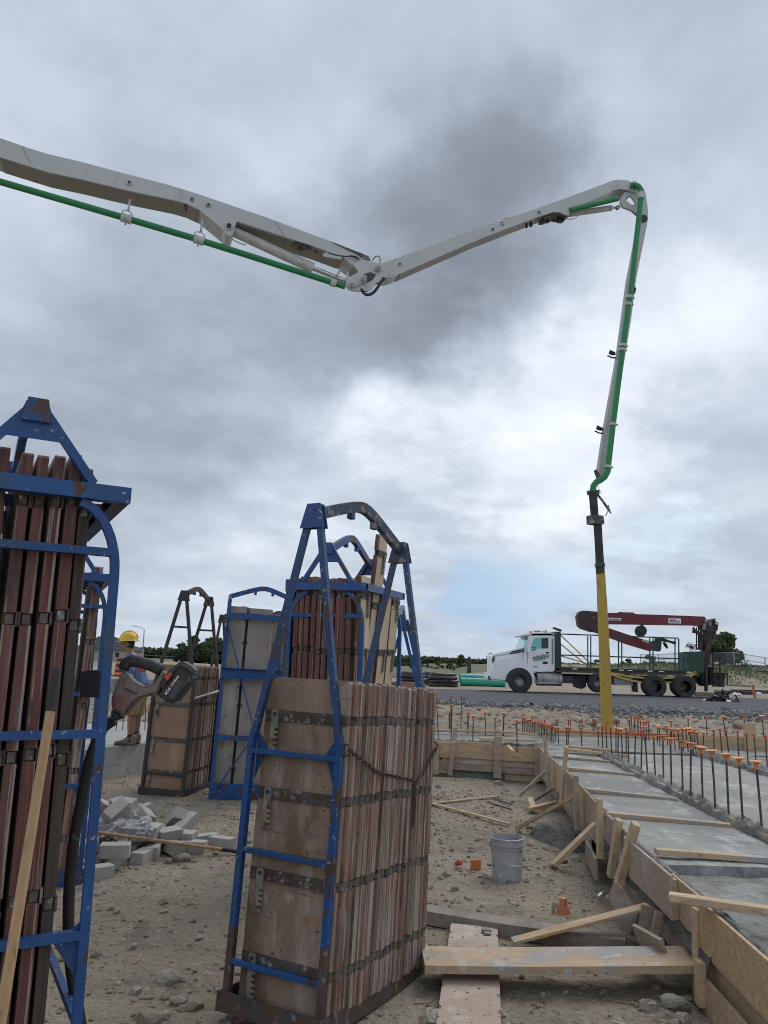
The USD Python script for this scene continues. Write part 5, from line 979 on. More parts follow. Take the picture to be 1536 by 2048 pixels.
# ------------------------------------------------------------------ boom truck on the gravel road
TY = 37.3
def tz(px, py, dy=0.0): return at_y(px, py, TY + dy)
T0 = tz(1038, 1384); T0[2] = ROAD_Z + .03
truck = Thing('crane_truck', 'white cab flatbed truck with folded maroon crane and green side rails', 'truck', loc=T0)
def tp_(name, mb, m, smooth=False, parent=None): return truck.part(name, mb, m, smooth, parent, world=True)
TN = V(0, 1, 0)
def ts(pts, w, off=0.0, holes=()): return MB().slab3([tz(x, y, off) for x, y in pts], TN * w, [[tz(x, y, off) for x, y in h] for h in holes])
HB = 2.45                                                     # body width
# hood, narrowing to the nose
hood_side = [(984, 1312), (987, 1308), (998, 1305), (1020, 1301), (1043, 1296), (1050, 1296), (1050, 1343), (984, 1345)]
tp_('hood', ts(hood_side, 1.75, .35), 'truck_white')
fo = sg.Polygon([(983, 1357), (983, 1345), (985, 1330), (991, 1322), (1005, 1318), (1032, 1317), (1046, 1320), (1058, 1328), (1066, 1340), (1069, 1356), (1068, 1366), (1064, 1368)]).difference(sg.Point(1038, 1362).buffer(26.5))
fo = max(getattr(fo, 'geoms', [fo]), key=lambda q: q.area)
tp_('fender', ts(list(fo.exterior.coords)[:-1], .46, -.06), 'truck_white', 20)
tp_('fender_flare', MB().rail([tz(x, y, -.0) + V(0, .12, 0) for x, y in [(1010, 1354)] + [(1038 - 26 * math.cos(a), 1362 - 26 * math.sin(a)) for a in np.linspace(.15, math.pi - .3, 12)] + [(1067, 1366)]], .40, .05, (0, 1, 0)), 'grey_trim')
tp_('bumper', ts([(982, 1346), (1011, 1346), (1010, 1358), (1004, 1362), (984, 1361), (981, 1356)], HB, 0), 'truck_white'); tp_('step', ts([(979, 1352), (983, 1352), (983, 1360), (979, 1360)], .5, .2), 'truck_black')
tp_('grille', ts([(984.5, 1316), (988, 1312), (988, 1345), (984.5, 1345)], 1.2, .34), 'letter_black')
tp_('hood_seam', MB().beam(tz(989, 1311, .34), tz(989, 1345, .34), .02, .03), 'letter_black'); tp_('hood_seam', MB().beam(tz(1049.5, 1300, .335), tz(1049.5, 1326, .335), .02, .03), 'grey_trim'); tp_('hood_seam', MB().rail([tz(x, y, .34) for x, y in ((990, 1312), (1010, 1308.5), (1045, 1301))], .02, .02), 'grey_trim')
hl = tp_('headlight', ts([(993, 1334), (1004, 1329), (1006, 1332), (997, 1340), (993, 1340)], .012, -.014), 'rim_alu'); tp_('lens', ts([(995, 1335), (1003, 1331.5), (1003, 1333.5), (997, 1338)], .006, -.02), 'sign_white', parent=hl)
tp_('side_vent', ts([(1019, 1307), (1024, 1302.5), (1042, 1298.5), (1042, 1305), (1019, 1308.5)], .012, .335), 'letter_black')
# cab
cab = [(1049, 1345), (1049, 1297), (1056, 1275), (1059, 1270), (1066, 1267.5), (1100, 1267), (1106, 1269), (1109, 1274), (1110, 1340), (1103, 1343)]
win = [(1062, 1294.5), (1064, 1302), (1068, 1302), (1074, 1297.5), (1097, 1297), (1097, 1275.5), (1074, 1275.5), (1068, 1277)]
cb = tp_('cab_side', MB().slab3([tz(x, y, .10) for x, y in cab], TN * .05, [[tz(x, y, .10) for x, y in win]]), 'truck_white')
tp_('cab_side', MB().slab3([tz(x, y, HB - .15) for x, y in cab], TN * .05, [[tz(x, y, HB - .15) for x, y in win]]), 'truck_white')
tp_('roof', ts([(1044, 1271), (1047, 1268.5), (1064, 1265.6), (1100, 1265), (1107, 1268), (1109, 1273), (1104, 1271), (1066, 1271)], HB - .2, .10), 'truck_white', 30)
tp_('cab_back', ts([(1107, 1272), (1110, 1272), (1110, 1342), (1107, 1342)], HB - .3, .15), 'truck_white'); tp_('cab_floor', ts([(1049, 1330), (1107, 1330), (1107, 1344), (1049, 1344)], HB - .3, .15), 'truck_white'); tp_('firewall', ts([(1049, 1299), (1053, 1299), (1053, 1343), (1049, 1343)], HB - .3, .15), 'truck_white')
tp_('windscreen', ts([(1045.5, 1296), (1054, 1272.5), (1057, 1272.5), (1049, 1296)], HB - .36, .18), 'cab_glass')
dr = tp_('door', ts([(1055, 1343), (1055, 1296), (1061, 1277.5), (1066, 1272.5), (1099, 1272), (1101, 1274), (1101.5, 1336), (1098, 1341), (1088, 1343)], .016, .084, [[(x, y) for x, y in win]]), 'truck_white')
tp_('door_window', ts(win, .008, .11), 'cab_glass', parent=dr); tp_('far_window', ts(win, .008, HB - .12), 'cab_glass')
tp_('window_frame', ts([(1083, 1276), (1097, 1276), (1097, 1296.5), (1083, 1296.5)], .01, .13), 'truck_black', parent=dr); tp_('handle', ts([(1092, 1304), (1098, 1304), (1098, 1306.5), (1092, 1306.5)], .02, .066), 'letter_black', parent=dr)
tp_('seat', ts([(1088, 1288), (1096, 1284), (1098, 1318), (1076, 1318), (1076, 1308), (1088, 1306)], .5, .35), 'truck_black'); tp_('steering_wheel', MB().tube([tz(1066 + 6 * math.cos(a), 1297 + 3 * math.sin(a), .45 + .2 * math.sin(a)) for a in np.arange(12) / 12 * 6.283], .02, 6, closed=True), 'letter_black')
mr = tp_('mirror', ts([(1055.5, 1283), (1060, 1282), (1062, 1284), (1061.5, 1304), (1056, 1304)], .16, -.22), 'truck_white', 30); tp_('mirror_arm', MB().tube([tz(1058, 1297, -.15), tz(1058, 1297, .12)], .03, 6), 'letter_black', parent=mr)
tp_('air_intake', ts([(1043, 1299), (1048, 1299), (1048, 1305), (1044.5, 1305)], .02, .33), 'letter_black'); tp_('sun_visor', ts([(1044, 1270), (1052, 1267.5), (1054, 1270), (1048, 1272.5)], HB - .3, .15), 'truck_white')
for x, y in ((1061, 1265), (1071, 1264), (1077, 1263.5)): tp_('marker_lamp', MB().lathe([(.07, 0), (.06, .07), (.0, .09)], 8, xf(tz(x, y + .5, .7))), 'marker_lamp', 40)
tp_('horn', MB().tube([tz(1066, 1263.5, .8), tz(1088, 1263, .8)], .025, 6), 'rim_alu'); tp_('horn', MB().tube([tz(1091, 1266, .8), tz(1092, 1260.5, .8)], [.10, .05], 8), 'rim_alu')
# door sign
sg_ = tp_('door_sign', ts([(1067, 1313), (1088, 1306.5), (1091, 1320), (1069, 1324)], .003, .079), 'letter_silver', parent=dr)
def tlabel(txt, px, py, hpx, m, off, slant=0.0, bold=True, parent=None, name='lettering', stretch=1.0):
    o = tz(px, py, off); k = hpx * TY / FPX * 1.0; tm_ = meshkit.text_mesh(txt, k, .006, bold); ex = unit(tz(px + 10, py + slant * 10 + .3, off) - o); M = np.eye(4); M[:3, 0] = ex * stretch; M[:3, 2] = -TN; M[:3, 1] = np.cross(-TN, ex); M[:3, 3] = o
    tp_(name, MB().tm(tm_, M), m, parent=parent)
tlabel('POWER', 1066.5, 1322, 7.2, 'letter_green', .074, -.24, True, dr, stretch=.92)
tp_('badge', ts([(x, y) for x, y in [(1090.5 + 6 * math.cos(a), 1325.5 + 2.6 * math.sin(a)) for a in np.arange(14) / 14 * 6.283]], .006, .076), 'letter_black', parent=dr); tp_('badge', ts([(1066, 1332.5), (1075, 1332), (1075, 1334), (1066, 1334.5)], .006, .076), 'grey_trim', parent=dr)
tp_('door_seam', MB().beam(tz(1055, 1297, .09), tz(1055, 1342, .09), .02, .03), 'grey_trim', parent=dr); tp_('exhaust_trim', MB().tube([tz(1105, 1277, .1), tz(1105, 1328, .1)], .035, 8), 'grey_trim')
# wheels
def wheel(px, py, r, dy, w=.42, hub='rim_alu', name='wheel'):
    c = tz(px, py, dy); Rm = np.array([[1, 0, 0], [0, 0, 1], [0, -1, 0]], float); M = xf(c, R=Rm)
    a = tp_(name, MB().lathe([(r * .56, .01), (r * .64, -.02), (r * .90, -.01), (r * .985, .05), (r, .12), (r, w - .12), (r * .985, w - .05), (r * .9, w), (r * .5, w)], 28, xf(c, R=np.array([[1, 0, 0], [0, 0, 1], [0, -1, 0]], float).T)), 'tyre_rubber', 40)
    Q = xf(c, R=np.array([[1, 0, 0], [0, 0, 1], [0, -1, 0]], float).T)
    tp_('rim', MB().lathe([(r * .57, .005), (r * .52, .0), (r * .50, .06), (r * .34, .10), (r * .22, .07), (.0, .07)], 24, Q), hub, 40, parent=a); tp_('hub', MB().lathe([(r * .17, .07), (r * .16, -.03), (r * .1, -.05), (.0, -.05)], 12, Q), 'truck_black', 30, parent=a)
    for k in range(10):
        u = k / 10 * 6.283; tp_('wheel_nut', MB().box((r * .27 * math.cos(u), r * .27 * math.sin(u), .055), (.05, .05, .06), Q), 'grey_trim', parent=a)
for px, py, hub in ((1038, 1361.5, 'rim_alu'), (1192, 1365.5, 'rim_alu'), (1303, 1371.5, 'grey_trim'), (1361, 1372.5, 'grey_trim')):
    r = {1038: .555, 1192: .445}.get(px, .53); wheel(px, py, r, .0 if px == 1038 else .10, .40 if px in (1038, 1192) else .62, hub)
    tp_('far_tyre', MB().tube([tz(px, py, HB - .5), tz(px, py, HB)], r, 20), 'tyre_rubber', 40)
    tp_('axle', MB().tube([tz(px, py, .3), tz(px, py, HB - .3)], .09, 8), 'truck_black')
# chassis, tank, deck
tp_('chassis', ts([(1060, 1346), (1400, 1355), (1400, 1365), (1060, 1356)], .9, .78), 'truck_black')
tk = tp_('fuel_tank', MB().tube([tz(1073, 1356.5, .38), tz(1122, 1357.5, .38)], .34, 18), 'tank_alu', 40)
for x in (1083, 1113): tp_('tank_strap', MB().tube([tz(x, 1357, .38), tz(x + 2, 1357, .38)], .35, 18), 'grey_trim', 40, parent=tk)
tp_('tank_step', ts([(1073, 1364), (1117, 1365), (1117, 1368), (1073, 1367)], .3, .0), 'tank_alu', parent=tk)
tp_('tool_box', ts([(1126, 1352), (1147, 1352.5), (1147, 1367), (1126, 1366)], .5, .1), 'truck_black'); tp_('under_gear', ts([(1150, 1352), (1172, 1352), (1172, 1374), (1164, 1378), (1152, 1374)], .6, .3), 'truck_black')
tp_('side_box', ts([(1228, 1354), (1265, 1355), (1266, 1371), (1229, 1370)], .5, .05), 'grey_trim'); tp_('mud_flap', ts([(1268, 1353), (1275, 1353), (1276, 1384), (1270, 1384)], .5, .05), 'truck_black')
tp_('mud_flap', ts([(1384, 1356), (1391, 1356), (1391, 1378), (1385, 1378)], .5, .05), 'truck_black')
dk = tp_('deck', ts([(1112, 1335), (1400, 1343.5), (1400, 1352.5), (1112, 1344)], HB, 0), 'deck_wood')
tp_('deck_edge', ts([(1112, 1333.6), (1400, 1342.1), (1400, 1345.6), (1112, 1337.1)], .03, -.034), 'crane_dark', parent=dk)
for x in (1145, 1238, 1256, 1296, 1318, 1373): tp_('reflector', ts([(x, 1336 + (x - 1120) * .0295), (x + 9, 1336.2 + (x - 1120) * .0295), (x + 9, 1338 + (x - 1120) * .0295), (x, 1337.8 + (x - 1120) * .0295)], .006, -.042), 'sign_white', parent=dk)
hb = tp_('headboard', ts([(1111, 1263), (1119, 1264), (1121, 1340), (1112, 1340)], HB, 0), 'truck_green'); tp_('headboard_post', ts([(1118, 1263), (1121.5, 1264), (1123, 1341), (1119, 1341)], .12, -.03), 'truck_green', parent=hb); tp_('work_lamp', ts([(1108, 1254), (1124, 1259.5), (1123, 1263), (1107, 1257)], .25, .1), 'letter_black', parent=hb)
# side rails
def trail(a, b, w=.055, off=.02, name='side_rail'): tp_(name, MB().beam(tz(*a, off), tz(*b, off), w, w), 'truck_rail')
for off in (.02, HB - .06):
    trail((1120, 1268), (1357, 1276.5), .06, off); trail((1120, 1310), (1357, 1317.5), .06, off)
    for x in (1175.5, 1181.5, 1237, 1243.5, 1299.5, 1306, 1350, 1357.5): trail((x, 1270 + (x - 1120) * .034), (x, 1337 + (x - 1120) * .0295), .05, off, 'rail_post')
# control station at the rear
tp_('operator_screen', ts([(1366, 1304), (1366, 1343), (1409, 1345), (1409, 1302)], .04, .0, [[(1368, 1307), (1375, 1307), (1375, 1317), (1368, 1317)], [(1368, 1320), (1375, 1320), (1375, 1338), (1368, 1338)]]), 'truck_green'); tp_('operator_box', ts([(1377, 1304), (1406, 1302.5), (1406, 1350), (1377, 1348)], 1.2, .5), 'truck_rail')
# crane
cr = tp_('crane_column', ts([(1406, 1335), (1409, 1306), (1416, 1270), (1412, 1262), (1424, 1256), (1431, 1262), (1427, 1280), (1420, 1304), (1416, 1335), (1417, 1372), (1406, 1372)], .55, .85), 'crane_dark')
tp_('crane_base', ts([(1403, 1333), (1420, 1335), (1424, 1368), (1402, 1366)], 1.1, .6), 'truck_black'); tp_('lift_cylinder', MB().tube([tz(1402, 1300, 1.1), tz(1404, 1268, 1.1)], .13, 10), 'crane_dark', 40, parent=cr)
bo = tp_('crane_boom', ts([(1195, 1226), (1260, 1226), (1271, 1228), (1330, 1230), (1409, 1233), (1412, 1238), (1421, 1247), (1424, 1252), (1412, 1254), (1404, 1252), (1390, 1250.5), (1195, 1247.5)], .48, .88), 'crane_maroon')
tp_('boom_top_box', ts([(1239, 1224), (1267, 1225), (1270, 1228), (1239, 1227)], .3, .95), 'crane_dark', parent=bo); tp_('boom_head', ts([(1403, 1250), (1412, 1240), (1420, 1248), (1426, 1238), (1431, 1236.5), (1431, 1247), (1435, 1252), (1434, 1260), (1424, 1266), (1410, 1262)], .6, .82), 'crane_dark', parent=bo)
for x, y in ((1409, 1250), (1420, 1248), (1408, 1256), (1412, 1242)): tp_('boom_pin', MB().tube([tz(x, y, .86), tz(x, y, .80)], .09, 8), 'grey_trim', parent=bo)
kn = tp_('knuckle', ts([(1155, 1232), (1160, 1223), (1166, 1221), (1196, 1223.5), (1196, 1232), (1183, 1232), (1178, 1235), (1168, 1233), (1163, 1229), (1166, 1229), (1180, 1229), (1196, 1241), (1196, 1247.5), (1185, 1247), (1196, 1262), (1186, 1264), (1165, 1257), (1158, 1251)], .5, .87), 'crane_dark')
tp_('knuckle_web', ts([(1155, 1232), (1160, 1223), (1195, 1223), (1195, 1229), (1170, 1229), (1168, 1232), (1178, 1236), (1190, 1233), (1196, 1236), (1196, 1247), (1172, 1248), (1190, 1262), (1170, 1258), (1158, 1251)], .5, .871), 'crane_maroon', parent=kn)
ji = tp_('jib', ts([(1178, 1245), (1196, 1249), (1220, 1257), (1262, 1271), (1276, 1275.5), (1306, 1284), (1308, 1289), (1303, 1302), (1298, 1301), (1258, 1289), (1196, 1266), (1170, 1258)], .36, .94), 'crane_maroon')
tp_('jib_end', ts([(1304, 1284), (1309, 1281), (1324, 1280), (1322, 1300), (1320, 1303), (1303, 1300)], .34, .95), 'truck_green', parent=ji); tp_('jib_grab', MB().tube([tz(1310, 1280, 1.1), tz(1325, 1279, 1.1), tz(1342, 1284, 1.1), tz(1351, 1286.5, 1.1)], [.10, .09, .06, .09], 8), 'truck_black', parent=ji); tp_('hook', MB().tube([tz(1327, 1284, 1.1), tz(1331, 1290, 1.1), tz(1335, 1297, 1.1)], [.05, .09, .04], 8), 'truck_black', parent=ji)
rl_ = tp_('hose_reel', MB().slab3([tz(x, y, .70) for x, y in circ(1283, 1262, 11, 24)], TN * .22), 'truck_black'); tp_('reel_hub', MB().slab3([tz(x, y, .66) for x, y in circ(1283, 1262, 4, 14)], TN * .06), 'crane_dark', parent=rl_); tp_('reel_bracket', ts([(1281, 1247), (1287, 1247), (1286, 1274), (1282, 1274)], .05, .93), 'crane_dark', parent=rl_)
tp_('reel_bracket', ts([(1281, 1272), (1289, 1271), (1287, 1275), (1282, 1275)], .1, .8), 'sign_white', parent=rl_)
s1 = tp_('crane_sign', ts([(1337, 1236.5), (1362, 1237.2), (1362, 1247), (1337, 1246.4)], .006, .872), 'sign_white', parent=bo); tlabel('BIK', 1339, 1243.9, 5.2, 'letter_black', .866, .0, True, bo, stretch=1.12); tlabel('67', 1353, 1245.4, 3.9, 'letter_black', .866, .0, True, bo)
s2 = tp_('crane_sign', ts([(1216, 1235.5), (1242.5, 1236.2), (1242.5, 1241.4), (1216, 1240.7)], .006, .872), 'sign_white', parent=bo); tlabel('NG CRANE 67', 1217.5, 1240, 3.2, 'letter_black', .866, .0, True, bo, stretch=.9)
tp_('jib_sign', ts([(1284, 1278.4), (1300, 1283.6), (1300, 1287.6), (1284, 1282.4)], .006, .932), 'letter_silver', parent=ji)
for pts in ([(1388, 1262), (1386, 1256), (1392, 1264), (1403, 1266)], [(1385, 1263), (1392, 1264), (1398, 1267)]): tp_('boom_rest', MB().tube([tz(x, y, .9) for x, y in pts], .07, 6), 'crane_dark', parent=cr)
ld = [tp_('ladder_rail', MB().beam(tz(x, 1255, 1.2), tz(x, 1300, 1.2), .04, .04), 'truck_black') for x in (1393, 1397)]
for y in range(1262, 1300, 7): tp_('ladder_rung', MB().beam(tz(1393, y, 1.2), tz(1397, y, 1.2), .03, .03), 'truck_black', parent=ld[0])
for pts in ([(1424, 1245), (1433, 1250), (1435, 1258), (1427, 1268)], [(1428, 1242), (1436, 1247), (1434, 1256)], [(1431, 1262), (1432, 1270), (1427, 1278)]): tp_('crane_hose', MB().tube([tz(x, y, .8) for x, y in pts], .03, 6), 'letter_black', True, parent=cr)
# outrigger and rear platform
tp_('outrigger_leg', ts([(1411, 1330), (1415.5, 1330), (1416, 1383), (1412, 1383)], .2, .1), 'crane_dark'); tp_('rear_frame', ts([(1420, 1334), (1428, 1334), (1430, 1370), (1420, 1370)], 1.6, .3), 'truck_black')
for x in (1426, 1439.5): tp_('platform_post', MB().beam(tz(x, 1313, .2), tz(x + .5, 1374, .2), .06, .06), 'truck_black')
for y in (1313, 1337, 1350, 1363): tp_('platform_step', MB().beam(tz(1426, y, .2), tz(1440, y + .4, .2), .25, .06), 'truck_black')
tp_('platform', ts([(1426, 1345), (1456, 1346), (1456, 1349), (1426, 1348)], 1.4, .3), 'truck_black'); tp_('platform_leg', MB().beam(tz(1455, 1347, .3), tz(1454, 1371, .3), .05, .05), 'truck_black'); tp_('rear_box', ts([(1441, 1348), (1450, 1348), (1449, 1374), (1441, 1374)], .8, .5), 'truck_green')
# yellow load straps
for a, b in (((1117, 1310), (1205, 1337)), ((1117, 1323), (1150, 1334)), ((1121, 1288), (1178, 1334)), ((1121, 1270), (1188, 1334))): tp_('load_strap', MB().beam(tz(*a, .25), tz(*b, .15), .02, .055), 'strap_yellow')
for pts in ([(1222, 1346), (1260, 1353), (1300, 1357), (1345, 1356), (1376, 1350), (1393, 1343)], [(1222, 1349), (1262, 1361), (1300, 1367), (1350, 1364), (1378, 1355), (1393, 1344)]):
    tp_('load_strap', MB().rail([tz(x, y, -.05) for x, y in pts], .02, .08, (0, 0, 1)), 'strap_yellow')

# ------------------------------------------------------------------ the worker on the slab
def blob(chains, refine=.022, it=10):
    """one smooth surface round chains of (point, radius)"""
    acc = None
    for ch in chains:
        for (p, r), (q, s) in zip(ch[:-1], ch[1:]):
            def ball(c, rr):
                rr = (rr, rr, rr) if np.ndim(rr) == 0 else rr
                return manifold3d.Manifold.sphere(1.0, 20).scale(list(map(float, rr))).translate(list(map(float, c)))
            m = manifold3d.Manifold.batch_hull([ball(p, r), ball(q, s)]); acc = m if acc is None else acc + m
    m = acc.refine_to_length(refine).to_mesh(); t = trimesh.Trimesh(m.vert_properties[:, :3], m.tri_verts, process=True)
    trimesh.smoothing.filter_taubin(t, iterations=it); return np.array(t.vertices), np.array(t.faces)
WY = 13.30
wb = at_z(262, 1490, .485); WY = float(wb[1])
def wp(px, py, d=0.0): return at_y(px, py, WY + d)
wk = Thing('person', 'worker in yellow hard hat, blue T-shirt and khaki shorts standing with his back half turned', 'person', loc=wb)
hipL, hipR, pel = wp(277, 1382, -.09), wp(283, 1381, .11), wp(280, 1374)
knL, anL, knR, anR = wp(263, 1428, -.10), wp(260, 1477, -.08), wp(275, 1430, .14), wp(272, 1471, .17)
chest, neck, head = wp(266, 1326), wp(261, 1307), wp(256.5, 1288)
shL, shR = wp(257, 1321, -.19), wp(270, 1320, .19); elL, wrL = wp(262, 1353, -.27), wp(240, 1366, -.16); elR, wrR = wp(263, 1352, .26), wp(241, 1368, .12)
hand = lambda w, s: [[(w, .034), (w + V(-.055, .0, -.02), (.042, .018, .036))]] + [[(w + V(-.055, .01, -.045 + .024 * k), .0105), (w + V(-.10, .02 + s * .01, -.052 + .026 * k), .0095), (w + V(-.118, .05, -.060 + .024 * k), .008)] for k in range(4)] + [[(w + V(-.02, 0, .03), .013), (w + V(-.055, .015, .058), .011), (w + V(-.08, .03, .062), .009)]]
body = [[(pel, .13), (chest, (.13, .17, .14)), (neck, .058), (head + V(0, 0, -.03), .062)], [(chest, .1), (shL, .062), (elL, .045), (wrL, .031)], [(chest, .1), (shR, .062), (elR, .045), (wrR, .031)],
        [(pel, .10), (hipL, .092), (knL, .060), (knL * .62 + anL * .38, .062), (anL, .040), (anL + V(-.02, 0, -.05), .042)], [(pel, .10), (hipR, .092), (knR, .060), (knR * .62 + anR * .38, .062), (anR, .040), (anR + V(-.02, 0, -.05), .042)],
        [(head + V(0, 0, .02), (.098, .078, .105)), (head + V(-.035, 0, -.055), (.068, .058, .065))], [(head + V(-.085, 0, -.018), .016), (head + V(-.118, 0, -.045), .013)], [(head + V(-.088, 0, -.082), .018), (head + V(-.092, 0, -.092), .016)], [(head + V(.012, -.080, .002), (.024, .010, .032)), (head + V(.008, -.080, -.02), (.014, .010, .016))], [(head + V(.012, .080, .002), (.024, .010, .032)), (head + V(.008, .080, -.02), (.014, .010, .016))]]
bd = wk.part('body', blob(body + hand(wrL, -1) + hand(wrR, 1), .02, 8), 'skin', True, world=True)
for s in (-1, 1): wk.part('eye', MB().tm(trimesh.creation.icosphere(1, .012), xf(head + V(-.094, s * .030, .004))), 'hair', True, parent=bd, world=True)
wk.part('mouth', MB().box(head + V(-.098, 0, -.078), (.01, .045, .008)), 'tool_red', parent=bd, world=True)
wk.part('hair', blob([[(head + V(.018, 0, .03), (.092, .082, .095)), (head + V(.045, 0, -.03), (.06, .07, .055))]], .02, 6), 'hair', True, world=True)
shirt = [[(pel + V(.005, 0, -.01), (.165, .185, .10)), (wp(274, 1350), (.155, .19, .12)), (chest, (.145, .205, .14)), (wp(262, 1312), (.085, .13, .045))], [(chest + V(0, -.08, .05), .10), (shL, .085), (shL * .35 + elL * .65, .079)], [(chest + V(0, .08, .05), .10), (shR, .085), (shR * .35 + elR * .65, .079)], [(wp(282, 1360), (.13, .18, .08)), (wp(288, 1366, -.02), (.085, .16, .035))]]
sh_ = wk.part('shirt', blob(shirt, .025, 8), 'shirt_blue', True, world=True)
wk.part('collar', MB().tube([neck + V(.012 + .075 * math.cos(a), .078 * math.sin(a), -.045 + .02 * math.cos(a)) for a in np.arange(16) / 16 * 6.283], .020, 8, closed=True), 'collar_cyan', True, parent=sh_, world=True)
shorts = [[(pel, (.16, .18, .10)), (hipL, (.125, .115, .12)), (knL + V(.012, 0, .055), (.098, .095, .03)), (knL + V(.008, 0, .0), (.096, .094, .02))], [(pel, (.16, .18, .10)), (hipR, (.125, .115, .12)), (knR + V(.012, 0, .055), (.098, .095, .03)), (knR + V(.008, 0, .0), (.096, .094, .02))]]
wk.part('shorts', blob(shorts, .025, 6), 'shorts_khaki', True, world=True)
for an in (anL, anR): wk.part('sock', blob([[(an + V(.003, 0, .055), .052), (an + V(0, 0, -.03), .05)]], .02, 4), 'sock_dark', True, world=True)
for an, dr in ((anL, V(-1, -.12, 0)), (anR, V(-.8, .45, 0))):
    f0 = an + V(.0, 0, -.055); z0 = .485; dr = unit(dr); f = lambda a, z: V(an[0], an[1], z0 + z) + dr * a
    bt = wk.part('boot', blob([[(f(-.045, .13), .056), (f(-.04, .05), (.055, .048, .045))], [(f(-.01, .12), .052), (f(.10, .058), (.055, .046, .036)), (f(.205, .042), (.050, .045, .028))], [(f(-.04, .05), (.05, .046, .045)), (f(.10, .05), (.05, .046, .035))]], .018, 6), 'boot_tan', True, world=True)
    wk.part('sole', blob([[(f(-.055, .016), (.045, .047, .016)), (f(.09, .014), (.05, .050, .014)), (f(.21, .016), (.05, .044, .014))]], .02, 2), 'boot_sole', 30, parent=bt, world=True)
    wk.part('lace', MB().tube([f(.03, .135), f(.06, .112), f(.09, .092)], .012, 6), 'sock_dark', True, parent=bt, world=True)
hc = head + V(.006, 0, .055); Mh = xf(hc, R=Rot.from_euler('y', -4, degrees=True).as_matrix())
prof = [(.152, -.004), (.150, .012), (.145, .05), (.128, .095), (.095, .128), (.05, .147), (.0, .152)]
ht = wk.part('hard_hat', MB().lathe([(r_ * 1.0, z) for r_, z in prof], 28, Mh @ np.diag([1.04, .90, 1.0, 1])), 'hat_yellow', 50, world=True)
wk.part('brim', MB().lathe([(.140, -.002), (.165, -.010), (.168, -.004), (.148, .012)], 28, Mh @ np.diag([1.04, .92, 1, 1])).prism([(-.14, -.10), (-.205, -.055), (-.215, 0), (-.205, .055), (-.14, .10)], .010, Mh @ xf((0, 0, -.014))), 'hat_yellow', 40, parent=ht, world=True)
wk.part('ridge', MB().rail([(Mh @ np.r_[.155 * math.cos(a) * 1.02, 0, .158 * math.sin(a), 1])[:3] for a in np.linspace(.25, 2.9, 15)], .035, .012, (0, 1, 0)), 'hat_yellow', 40, parent=ht, world=True)
wk.part('hat_strap', MB().tube([head + V(.0, -.085, .05), head + V(.02, -.088, .01), head + V(.05, -.07, -.02), head + V(.075, 0, -.02)], .008, 6), 'pvc_green', True, parent=ht, world=True)

# ------------------------------------------------------------------ tools at the near rack
DY = 3.50
def dp(zx, zy, d=0.0): return at_y(180 + zx / 5.486, 1240 + zy / 5.486, DY + d)
def dsl(pts, w, off=0.0): return MB().slab3([dp(x, y, off) for x, y in pts], V(0, w, 0))
def rounded(pts, w, off, r=.012):
    """outline extruded with softened edges: three stacked layers, the outer ones inset"""
    c = np.mean(pts, 0); a = MB().slab3([dp(x, y, off + r) for x, y in pts], V(0, w - 2 * r, 0))
    P = sg.Polygon(pts).buffer(0); k = r * 453 * 5.486 * .75; q = P.buffer(-k, join_style=1)
    for g_ in getattr(q, 'geoms', [q]): a.slab3([dp(x, y, off) for x, y in list(g_.exterior.coords)[:-1]], V(0, w, 0))
    return a
vb = Thing('concrete_vibrator', 'dusty red cordless concrete vibrator with black battery hanging beside the near left rack', 'power tool', loc=dp(300, 800, .05))
def vp(name, mb, m, smooth=False, parent=None): return vb.part(name, mb, m, smooth, parent, world=True)
bo_ = vp('motor_body', rounded([(236, 905), (240, 850), (252, 790), (278, 740), (300, 690), (322, 615), (350, 575), (400, 590), (425, 620), (470, 670), (520, 700), (580, 725), (640, 712), (700, 690), (745, 640), (790, 560), (830, 585), (815, 650), (760, 760), (735, 830), (690, 818), (620, 842), (540, 862), (490, 900), (430, 985), (385, 1045), (350, 1062), (325, 1015), (245, 992)], .085, .0, .014), 'tool_red')
vp('red_stripe', dsl([(385, 640), (420, 640), (520, 720), (520, 790), (490, 800), (375, 745)], .004, -.003), 'tool_red', parent=bo_)
vp('seam', dsl([(372, 748), (490, 806), (520, 798), (522, 790), (490, 796), (378, 738)], .004, -.005), 'tool_black', parent=bo_)
vp('vent_slots', dsl([(380, 1000), (465, 905), (485, 915), (400, 1020)], .006, -.004), 'tool_black', parent=bo_)
hp_ = np.array([(365, 545), (395, 475), (450, 448), (520, 455), (600, 478), (680, 500), (750, 532), (790, 552)])
vp('handle', MB().tube([dp(x, y, .042) for x, y in hp_], [.024, .027, .028, .027, .026, .026, .027, .026], 14), 'tool_black', True, parent=bo_)
vp('trigger', dsl([(520, 520), (600, 540), (590, 575), (530, 570)], .02, .03), 'tool_signal_red', parent=bo_)
ba = vp('battery', rounded([(745, 832), (800, 770), (880, 660), (950, 560), (985, 520), (1040, 545), (1120, 600), (1128, 640), (1075, 720), (1005, 810), (940, 900), (900, 908), (825, 893)], .115, -.012, .012), 'tool_black')
vp('battery_top', rounded([(830, 590), (880, 540), (985, 458), (1020, 455), (1100, 500), (1150, 548), (1148, 590), (1122, 606), (1040, 548), (985, 522), (945, 560), (870, 660), (800, 765), (770, 700)], .10, -.004, .012), 'tool_grey', parent=ba)
vp('latch', dsl([(808, 622), (872, 572), (905, 592), (848, 668)], .014, -.014), 'tool_signal_red', parent=ba)
vp('label_plate', dsl([(850, 850), (965, 655), (1030, 680), (915, 868)], .003, -.0145), 'tool_grey', parent=ba)
